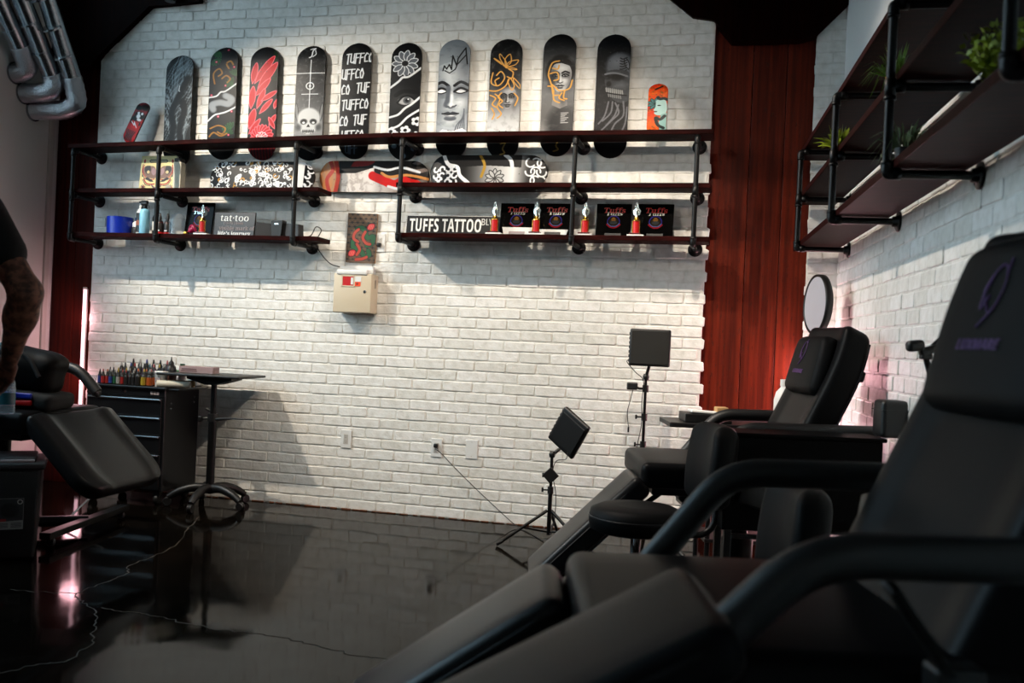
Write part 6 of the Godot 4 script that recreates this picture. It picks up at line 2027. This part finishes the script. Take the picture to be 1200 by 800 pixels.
	box(st, Vector3(0, 0.42, -0.01), Vector3(0.58, 0.66, 0.40), 0.006)
	part("cabinet", st, M.chest, o)
	st = begin()
	box(st, Vector3(0.0, 0.757, -0.005), Vector3(0.60, 0.018, 0.43), 0.005)
	box(st, Vector3(0.335, 0.752, -0.01), Vector3(0.075, 0.012, 0.35), 0.004)
	part("top", st, M.chest, o)
	st = begin(); box(st, Vector3(0, 0.725, 0.191), Vector3(0.576, 0.044, 0.008), 0.002); var fr := part("top_rail", st, M.chest, o)
	st = begin(); cyl(st, Vector3(0.0, 0.725, 0.194), 0.009, 0.004, 14, tilt_x(PI / 2)); part("lock", st, M.chrome, fr)
	st = begin()
	for i in 3: box(st, Vector3(0.195 + i * 0.022, 0.725, 0.1955), Vector3(0.018, 0.022, 0.002), 0.001)
	part("badge", st, M.grey_card, fr)
	var dy := [0.635, 0.515, 0.395, 0.275, 0.16]
	for i in 5:
		st = begin(); box(st, Vector3(-0.005, dy[i] - 0.002, 0.193), Vector3(0.55, 0.112, 0.012), 0.003); var d := part("drawer", st, M.chest, o)
		st = begin(); box(st, Vector3(-0.005, dy[i] + 0.047, 0.203), Vector3(0.54, 0.012, 0.014), 0.003); part("pull", st, M.steel, d)
	st = begin()
	for p in [[0.62, 0.12], [0.585, 0.12], [0.65, -0.15], [0.615, -0.15]]: lathe(st, Transform3D(turn_z(-PI / 2), Vector3(0.29, p[0] + 0.04, p[1])), [Vector2(0.006, 0), Vector2(0.004, 0.002), Vector2(0, 0.0025)], 10)
	part("rivet", st, M.steel, o)
	for x in [-0.24, 0.24]:
		for z in [-0.16, 0.15]:
			st = begin()
			lathe(st, Transform3D(turn_z(-PI / 2), Vector3(x - 0.014, 0.036, z)), [Vector2(0, 0), Vector2(0.03, 0), Vector2(0.036, 0.005), Vector2(0.036, 0.023), Vector2(0.03, 0.028), Vector2(0, 0.028)], 16)
			box(st, Vector3(x, 0.075, z), Vector3(0.05, 0.035, 0.05), 0.004)
			part("caster", st, M.black_plastic, o)
	# instrument tray on a five legged base
	o = thing("tray_table", "black tray table on one post with a five legged rolling base", "tray table", Vector3(-3.888, 0, 0.31))
	st = begin()
	rbox(st, Transform3D(Basis(), Vector3(-0.05, 0.853, -0.05)), Vector3(0.59, 0.016, 0.36), 0.006, 2)
	part("tray", st, M.black_plastic, o)
	st = begin()
	prism(st, Transform3D(Basis(), Vector3.ZERO), PackedVector2Array([Vector2(-0.16, 0.845), Vector2(0.16, 0.845), Vector2(0.16, 0.83), Vector2(0.03, 0.795), Vector2(-0.03, 0.795), Vector2(-0.16, 0.83)]), -0.07, 0.07)
	part("tray_bracket", st, M.black_metal, o)
	st = begin()
	rod(st, Vector3(0, 0.58, 0), Vector3(0, 0.80, 0), 0.019, 14); rod(st, Vector3(0, 0.10, 0), Vector3(0, 0.60, 0), 0.027, 16)
	part("post", st, M.black_metal, o)
	st = begin()
	cyl(st, Vector3(0, 0.555, 0), 0.034, 0.05, 18); rod(st, Vector3(-0.03, 0.575, 0), Vector3(-0.075, 0.57, 0.01), 0.009); box(st, Vector3(-0.082, 0.568, 0.012), Vector3(0.03, 0.04, 0.03), 0.008)
	rod(st, Vector3(-0.012, 0.62, 0.0), Vector3(-0.05, 0.635, 0.0), 0.008)
	tube(st, [Vector3(0.03, 0.57, 0.01), Vector3(0.16, 0.585, 0.03), Vector3(0.30, 0.587, 0.03)], [0.011, 0.006, 0.005], 8)
	part("lever", st, M.black_plastic, o)
	for k in 5:
		var a := TAU * k / 5.0 + 0.22
		var e := Vector3(cos(a), 0, sin(a))
		st = begin()
		tube(st, sway([e * 0.0 + Vector3(0, 0.115, 0), e * 0.09 + Vector3(0, 0.125, 0), e * 0.19 + Vector3(0, 0.098, 0), e * 0.255 + Vector3(0, 0.058, 0)], 3), [0.034, 0.032, 0.030, 0.028, 0.027, 0.026, 0.025, 0.023, 0.021, 0.02], 12)
		part("leg", st, M.black_plastic, o)
		var side := Vector3(-e.z, 0, e.x)
		for s in [-1, 1]:
			st = begin()
			lathe(st, Transform3D(Basis(Quaternion(Vector3.UP, side)), e * 0.262 + Vector3(0, 0.029, 0) + side * (0.008 * s - 0.007)), [Vector2(0, 0), Vector2(0.025, 0), Vector2(0.029, 0.004), Vector2(0.029, 0.010), Vector2(0.025, 0.014), Vector2(0, 0.014)], 16)
			part("caster_wheel", st, M.black_plastic, o)
	# boxes and tubes on chest and tray
	o = thing("long_carton", "long grey pink carton lying on the tray table", "carton", Vector3(-4.045, 0.861, 0.24))
	st = begin(); box(st, Vector3(0, 0.021, 0), Vector3(0.25, 0.042, 0.08), 0.002); part("carton", st, mat(Color(0.62, 0.52, 0.52), 0.8), o)
	st = begin(); box(st, Vector3(-0.05, 0.024, 0.0405), Vector3(0.11, 0.008, 0.001)); box(st, Vector3(-0.05, 0.012, 0.0405), Vector3(0.12, 0.006, 0.001)); part("print", st, mat(Color(0.40, 0.30, 0.31), 0.8), o)
	o = thing("wipes_box", "green and white carton at the back of the tool chest", "carton", Vector3(-4.235, 0.766, 0.06))
	st = begin(); box(st, Vector3(0, 0.055, 0), Vector3(0.16, 0.11, 0.05), 0.002); part("carton", st, M.white, o)
	st = begin(); box(st, Vector3(0, 0.082, 0.0255), Vector3(0.158, 0.03, 0.001)); part("green_band", st, mat(Color(0.13, 0.48, 0.22), 0.5), o)
	for i in 2:
		o = thing("paper_roll", ["brown paper roll lying on the chest's right end", "white paper roll lying in front of the brown one"][i], "roll", Vector3([-4.165, -4.12][i], [0.789, 0.788][i], [0.335, 0.40][i]), [0.28, 0.32][i], "paper rolls on the tool chest")
		st = begin()
		lathe(st, Transform3D(turn_z(-PI / 2), Vector3(-0.11, 0, 0)), [Vector2(0.014, 0.0), Vector2(0.022, 0), Vector2(0.022, 0.24 - i * 0.03), Vector2(0.014, 0.24 - i * 0.03)], 20)
		part("sheet", st, [M.kraft, M.paper][i], o)
		st = begin(); lathe(st, Transform3D(turn_z(-PI / 2), Vector3(-0.11, 0, 0)), [Vector2(0.0, 0.01), Vector2(0.014, 0.01)], 16); part("hollow", st, M.rust_ply, o)
	o = thing("white_tub", "white plastic tub at the front of the tool chest", "tub", Vector3(-4.23, 0.766, 0.385))
	bottle(o, [Vector2(0, 0), Vector2(0.036, 0), Vector2(0.041, 0.085), Vector2(0.043, 0.087), Vector2(0.043, 0.10), Vector2(0, 0.102)], M.white, 0, 0, 0, null)
	st = begin(); box(st, Vector3(0.0, 0.045, 0.039), Vector3(0.04, 0.025, 0.003), 0.001); part("label_print", st, M.grey_card, o)
	o = thing("clear_cup", "small clear plastic cup at the chest's left end", "cup", Vector3(-4.725, 0.766, 0.40))
	st = begin(); lathe(st, Transform3D(), [Vector2(0, 0), Vector2(0.018, 0), Vector2(0.024, 0.05), Vector2(0.023, 0.05), Vector2(0.017, 0.003), Vector2(0, 0.003)], 16); part("cup", st, M.clear, o)
	o = thing("soap_bottle", "tall black bottle with pointed tip and orange label on the chest", "bottle", Vector3(-4.235, 0.766, 0.27))
	bottle(o, [Vector2(0, 0), Vector2(0.033, 0), Vector2(0.036, 0.008), Vector2(0.036, 0.10), Vector2(0.028, 0.13), Vector2(0.015, 0.14), Vector2(0, 0.14)], M.black_plastic, 0.0364, 0.02, 0.095, mat(Color(0.30, 0.14, 0.07), 0.5))
	st = begin(); lathe(st, Transform3D(Basis(), Vector3(0, 0.138, 0)), [Vector2(0.017, 0), Vector2(0.017, 0.016), Vector2(0.006, 0.03), Vector2(0.003, 0.055), Vector2(0, 0.056)], 14); part("tip", st, M.black_plastic, o)
	o = thing("green_bottle", "small bottle with dark green cap beside the tall black one", "bottle", Vector3(-4.195, 0.766, 0.20))
	bottle(o, [Vector2(0, 0), Vector2(0.022, 0), Vector2(0.024, 0.006), Vector2(0.024, 0.09), Vector2(0.014, 0.11), Vector2(0, 0.112)], M.white, 0, 0, 0, null)
	st = begin(); cyl(st, Vector3(0, 0.108, 0), 0.016, 0.04, 16); part("cap", st, mat(Color(0.03, 0.22, 0.09), 0.4), o)
	# thin blue-lit rod of a folded stand behind the bin
	o = thing("steel_rod", "thin steel rod leaning behind the black tote", "rod", Vector3(-4.25, 0, 0.95))
	st = begin(); rod(st, Vector3(0.0, 0.004, 0.32), Vector3(-0.02, 0.20, -0.10), 0.006); part("rod", st, M.steel, o)

func ink_bottles() -> void:
	# two kinds of bottle, then copies in their own colours
	var hues := [Color(0.75, 0.08, 0.07), Color(0.10, 0.22, 0.62), Color(0.85, 0.35, 0.06), Color(0.08, 0.40, 0.22), Color(0.80, 0.66, 0.10), Color(0.42, 0.12, 0.45), Color(0.75, 0.74, 0.72), Color(0.06, 0.06, 0.065), Color(0.35, 0.18, 0.10), Color(0.15, 0.50, 0.60), Color(0.85, 0.45, 0.45)]
	var words := ["red", "blue", "orange", "green", "yellow", "violet", "pale grey", "black", "brown", "teal", "pink"]
	var mats := []
	for h in hues: mats.append(mat(h.lerp(Color(0.2, 0.19, 0.19), 0.35), 0.4))
	var spots := []
	# [x, z, size, label colour, tip colour]
	var row1 := [[1, 7], [0, 0], [0, 2], [1, 6], [3, 6], [6, 4], [0, 0], [7, 0], [7, 8], [7, 6]]
	for i in 10: spots.append([-4.665 + i * 0.0285, 0.415 + 0.006 * (i % 2), 1.0, row1[i][0], row1[i][1]])
	var row1b := [[7, 2], [4, 4], [2, 6]]
	for i in 3: spots.append([-4.372 + i * 0.043, 0.425, 1.25, row1b[i][0], row1b[i][1]])
	var row2 := [[6, 7], [4, 7], [3, 4], [7, 8], [8, 4], [0, 6], [5, 6], [7, 10], [9, 5], [10, 2], [5, 10], [2, 5]]
	for i in 12: spots.append([-4.64 + i * 0.031, 0.345 + 0.008 * (i % 2), 1.12, row2[i][0], row2[i][1]])
	var row3 := [[7, 6], [7, 7], [1, 1], [6, 0], [7, 6], [5, 7], [7, 9], [8, 10], [4, 4], [9, 6]]
	for i in 10: spots.append([-4.615 + i * 0.036, 0.262 + 0.01 * (i % 2), 1.45, row3[i][0], row3[i][1]])
	var tall := [[7, 7], [1, 6], [7, 1], [6, 7], [7, 7], [0, 10]]
	for i in 6: spots.append([-4.59 + i * 0.052, 0.17, 1.7, tall[i][0], tall[i][1]])
	var proto: Node3D = null
	var places := ["front row", "front row", "second row", "third row", "back row"]
	for i in spots.size():
		var s: Array = spots[i]
		var r := 0 if i < 10 else 1 if i < 13 else 2 if i < 25 else 3 if i < 35 else 4
		var first: int = [0, 10, 13, 25, 35][r]
		var nth: String = ["first", "second", "third", "fourth", "fifth", "sixth", "seventh", "eighth", "ninth", "tenth", "eleventh", "twelfth"][i - first]
		var label := "%s ink bottle, %s label, %s tip, %s from left in the %s" % ["squat" if r == 1 else "slim" if r < 3 else "tall", words[s[3]], words[s[4]], nth, ["front row", "right group", "second row", "third row", "back row"][r]]
		var o: Node3D
		if proto == null:
			o = thing("ink_bottle", label, "ink bottle", Vector3.ZERO, 0.0, "ink bottles on the tool chest")
			bottle(o, [Vector2(0, 0), Vector2(0.0125, 0), Vector2(0.0132, 0.003), Vector2(0.0132, 0.055), Vector2(0.009, 0.063), Vector2(0.007, 0.066), Vector2(0, 0.066)], M.black_plastic, 0.0134, 0.006, 0.05, mats[0])
			var st := begin()
			lathe(st, Transform3D(Basis(), Vector3(0, 0.064, 0)), [Vector2(0.0085, 0), Vector2(0.0085, 0.009), Vector2(0.004, 0.017), Vector2(0.0025, 0.024), Vector2(0, 0.024)], 12)
			part("nozzle", st, M.black_plastic, o)
			st = begin()
			lathe(st, Transform3D(Basis(), Vector3(0, 0.081, 0)), [Vector2(0.0046, 0), Vector2(0.0042, 0.004), Vector2(0.003, 0.014), Vector2(0, 0.016)], 10)
			part("tip", st, mats[0], o)
			proto = o
		else:
			o = copy(proto, "ink_bottle", label, "ink bottles on the tool chest")
		o.position = Vector3(s[0], 0.766, s[1])
		o.rotation.y = rng.randf() * TAU
		o.scale = Vector3.ONE * s[2]
		if r == 1: o.scale = Vector3(1.5, 1.15, 1.5)
		(o.get_node("label_wrap") as MeshInstance3D).material_override = mats[s[3]]
		(o.get_node("tip") as MeshInstance3D).material_override = mats[s[4]]

# ------------------------------------------------------------------ the artist at the left edge
func skin_over(bones: Array, cell: float, blend: float, lo: Vector3, hi: Vector3) -> SurfaceTool:
	# bones: [from, to, radius, radius]; a smooth union of tapered capsules, meshed as surface nets
	var n := Vector3i(((hi - lo) / cell).ceil()) + Vector3i.ONE
	var f := PackedFloat32Array()
	f.resize(n.x * n.y * n.z)
	f.fill(1.0)
	var sx := n.y * n.z
	var sy := n.z
	for b in bones:
		var a: Vector3 = b[0]
		var ab: Vector3 = b[1] - a
		var l2 := maxf(ab.length_squared(), 1e-9)
		var pad: float = maxf(b[2], b[3]) + blend + cell * 2.0
		var i0 := Vector3i(((a.min(b[1]) - lo - Vector3.ONE * pad) / cell).floor()).clamp(Vector3i.ZERO, n - Vector3i.ONE)
		var i1 := Vector3i(((a.max(b[1]) - lo + Vector3.ONE * pad) / cell).ceil()).clamp(Vector3i.ZERO, n - Vector3i.ONE)
		for x in range(i0.x, i1.x + 1):
			for y in range(i0.y, i1.y + 1):
				for z in range(i0.z, i1.z + 1):
					var p := lo + Vector3(x, y, z) * cell
					var t := clampf((p - a).dot(ab) / l2, 0.0, 1.0)
					var d: float = p.distance_to(a + ab * t) - lerpf(b[2], b[3], t)
					var k := x * sx + y * sy + z
					var e := f[k]
					var h := maxf(blend - absf(d - e), 0.0) / blend
					f[k] = minf(d, e) - h * h * blend * 0.25
	var id := PackedInt32Array()
	id.resize(f.size())
	id.fill(-1)
	var verts := []
	for x in n.x - 1:
		for y in n.y - 1:
			for z in n.z - 1:
				var k := x * sx + y * sy + z
				var c := [f[k], f[k + sx], f[k + sy], f[k + sx + sy], f[k + 1], f[k + sx + 1], f[k + sy + 1], f[k + sx + sy + 1]]
				var m := 0
				for q in 8: if c[q] < 0.0: m += 1
				if m == 0 or m == 8: continue
				var sum := Vector3.ZERO
				var cnt := 0
				for e in [[0, 1], [2, 3], [4, 5], [6, 7], [0, 2], [1, 3], [4, 6], [5, 7], [0, 4], [1, 5], [2, 6], [3, 7]]:
					var u: float = c[e[0]]
					var v: float = c[e[1]]
					if (u < 0.0) != (v < 0.0):
						var t := u / (u - v)
						var p0 := Vector3(e[0] & 1, (e[0] >> 1) & 1, e[0] >> 2)
						var p1 := Vector3(e[1] & 1, (e[1] >> 1) & 1, e[1] >> 2)
						sum += p0.lerp(p1, t)
						cnt += 1
				id[k] = verts.size()
				verts.append(lo + (Vector3(x, y, z) + sum / cnt) * cell)
	var st := begin()
	for x in range(1, n.x - 1):
		for y in range(1, n.y - 1):
			for z in range(1, n.z - 1):
				var k := x * sx + y * sy + z
				for ax in 3:
					var step: int = [sx, sy, 1][ax]
					var p: int = [sy, 1, sx][ax]
					var r: int = [1, sx, sy][ax]
					var ins := f[k] < 0.0
					if ins == (f[k + step] < 0.0): continue
					var q := [id[k - p - r], id[k - r], id[k], id[k - p]]
					if q.min() < 0: continue
					if ins: quad(st, verts[q[0]], verts[q[3]], verts[q[2]], verts[q[1]])
					else: quad(st, verts[q[0]], verts[q[1]], verts[q[2]], verts[q[3]])
	return st

func person() -> void:
	# stands beside the left chair, turned away from the room's front, right elbow out, right hand low in front
	var o := thing("person", "person in black T-shirt at left edge, tattooed right elbow bent outward", "person", at(-1.92, 0, 3.02), YAW)
	var hipl := Vector3(-0.09, 0.92, 0.0)
	var hipr := Vector3(0.09, 0.92, 0.0)
	var kl := Vector3(-0.11, 0.50, -0.04); var kr := Vector3(0.11, 0.50, -0.03)
	var al := Vector3(-0.12, 0.085, 0.03); var ar := Vector3(0.12, 0.085, 0.03)
	var shr := Vector3(0.205, 1.50, 0.0); var shl := Vector3(-0.205, 1.49, 0.0)
	var elr := Vector3(0.378, 1.255, 0.02); var wr := Vector3(0.275, 1.035, -0.09)
	var ell := Vector3(-0.30, 1.20, -0.06); var wl := Vector3(-0.16, 1.02, -0.24)
	var torso := [
		[Vector3(-0.07, 0.95, 0.0), Vector3(0.07, 0.95, 0.0), 0.13, 0.13], [Vector3(0, 0.98, 0), Vector3(0, 1.20, 0.0), 0.135, 0.135],
		[Vector3(-0.07, 1.30, 0.0), Vector3(0.07, 1.30, 0.0), 0.135, 0.135], [Vector3(-0.12, 1.44, 0.0), Vector3(0.12, 1.44, 0.0), 0.098, 0.098],
	]
	var arms := [
		[shr, elr, 0.062, 0.046], [elr, elr.lerp(wr, 0.35), 0.045, 0.047], [elr.lerp(wr, 0.3), wr, 0.047, 0.029],
		[shl, ell, 0.062, 0.046], [ell, ell.lerp(wl, 0.35), 0.045, 0.047], [ell.lerp(wl, 0.3), wl, 0.047, 0.029],
	]
	var legs := [[hipl, kl, 0.09, 0.062], [kl, kl.lerp(al, 0.3), 0.06, 0.062], [kl.lerp(al, 0.25), al, 0.062, 0.042], [hipr, kr, 0.09, 0.062], [kr, kr.lerp(ar, 0.3), 0.06, 0.062], [kr.lerp(ar, 0.25), ar, 0.062, 0.042]]
	var neck := [[Vector3(0, 1.50, 0.0), Vector3(0, 1.61, -0.02), 0.062, 0.056]]
	var head := [
		[Vector3(0, 1.70, -0.025), Vector3(0, 1.735, -0.01), 0.083, 0.088], [Vector3(0, 1.645, -0.055), Vector3(0, 1.70, -0.03), 0.052, 0.072],
		[Vector3(0, 1.70, -0.105), Vector3(0, 1.672, -0.122), 0.010, 0.014], [Vector3(-0.028, 1.655, -0.094), Vector3(0.028, 1.655, -0.094), 0.011, 0.011],
		[Vector3(-0.082, 1.71, -0.01), Vector3(-0.086, 1.67, -0.01), 0.014, 0.010], [Vector3(0.082, 1.71, -0.01), Vector3(0.086, 1.67, -0.01), 0.014, 0.010],
		[Vector3(-0.05, 1.725, -0.088), Vector3(0.05, 1.725, -0.088), 0.016, 0.016],
	]
	var st := skin_over(torso + arms + legs + neck + head, 0.014, 0.03, Vector3(-0.45, -0.02, -0.36), Vector3(0.52, 1.90, 0.24))
	var whole := SurfaceTool.new()
	whole.begin(Mesh.PRIMITIVE_TRIANGLES)
	whole.append_from(done(st), 0, Transform3D.IDENTITY)
	# hands: palm, four unequal fingers and a thumb, added to the same body
	for h in [[wr, Vector3(-0.55, -0.62, -0.55).normalized(), 1.0], [wl, Vector3(0.45, -0.55, -0.7).normalized(), -1.0]]:
		var w: Vector3 = h[0]
		var d: Vector3 = h[1]
		var side: Vector3 = d.cross(Vector3(0.3 * h[2], 0.2, 1)).normalized()
		var down := side.cross(d).normalized()
		if down.y > 0: down = -down
		var b := [[w - d * 0.02, w + d * 0.02, 0.027, 0.024]]
		for k in 4:
			var s := (k - 1.5) * 0.0205
			var root := w + d * (0.088 - 0.006 * absf(k - 1.2)) + side * s
			b.append([w + d * 0.02 + side * s * 0.7, root, 0.015, 0.0115])
			var l: float = [0.040, 0.046, 0.043, 0.033][k]
			var p1 := root + (d * 0.88 + down * 0.45).normalized() * l
			var p2 := p1 + (d * 0.45 + down * 0.9).normalized() * l * 0.68
			var p3 := p2 + (d * 0.0 + down * 1.0).normalized() * l * 0.5
			b.append([root, p1, 0.0095, 0.0088]); b.append([p1, p2, 0.0088, 0.008]); b.append([p2, p3, 0.008, 0.007])
		var t0 := w + d * 0.03 + side * 0.026
		var t1 := t0 + (d * 0.6 + side * 0.55 + down * 0.5).normalized() * 0.045
		var t2 := t1 + (d * 0.8 + down * 0.6).normalized() * 0.032
		b.append([w + d * 0.02, t0, 0.016, 0.014]); b.append([t0, t1, 0.013, 0.011]); b.append([t1, t2, 0.0105, 0.008])
		var hs := skin_over(b, 0.004, 0.008, w - Vector3.ONE * 0.16, w + Vector3.ONE * 0.16)
		whole.append_from(done(hs), 0, Transform3D.IDENTITY)
	mesh_node("body", whole.commit(), M.skin, o)
	# clothes follow the body
	var shirt := torso.map(func(b): return [b[0], b[1], b[2] + 0.014, b[3] + 0.016])
	for s in [[shr, elr], [shl, ell]]: shirt.append([s[0], s[0].lerp(s[1], 0.50), 0.080, 0.072])
	shirt.append([shl.lerp(shr, 0.2), shl.lerp(shr, 0.8) + Vector3(0, 0.01, 0), 0.075, 0.075])
	st = skin_over(shirt, 0.014, 0.035, Vector3(-0.45, 0.78, -0.26), Vector3(0.52, 1.64, 0.26))
	part("t_shirt", st, M.cloth, o)
	var pants := legs.map(func(b): return [b[0], b[1], b[2] + 0.018, b[3] + 0.022])
	pants.append([Vector3(-0.06, 0.95, 0), Vector3(0.06, 0.95, 0), 0.139, 0.139])
	st = skin_over(pants, 0.016, 0.03, Vector3(-0.30, 0.02, -0.22), Vector3(0.30, 1.08, 0.22))
	part("trousers", st, M.denim, o)
	for a in [al, ar]:
		st = skin_over([[Vector3(a.x, 0.045, 0.06), Vector3(a.x, 0.042, -0.10), 0.044, 0.042], [Vector3(a.x, 0.04, -0.10), Vector3(a.x, 0.034, -0.17), 0.04, 0.033], [Vector3(a.x, 0.05, 0.05), Vector3(a.x, 0.10, 0.035), 0.045, 0.05]], 0.01, 0.02, Vector3(a.x - 0.1, -0.02, -0.24), Vector3(a.x + 0.1, 0.2, 0.15))
		part("shoe", st, M.black_plastic, o)
	st = skin_over([[Vector3(0, 1.745, 0.0), Vector3(0, 1.76, 0.0), 0.098, 0.094], [Vector3(0, 1.69, 0.04), Vector3(0, 1.74, 0.03), 0.075, 0.085]], 0.012, 0.03, Vector3(-0.14, 1.56, -0.12), Vector3(0.14, 1.9, 0.18))
	part("hair", st, M.hair, o)
	for s in [-1, 1]:
		st = begin()
		lathe(st, Transform3D(tilt_x(-PI / 2), Vector3(0.032 * s, 1.703, -0.094)), [Vector2(0, -0.006), Vector2(0.011, 0.0), Vector2(0.009, 0.006), Vector2(0, 0.009)], 12)
		part("eye", st, M.white, o)
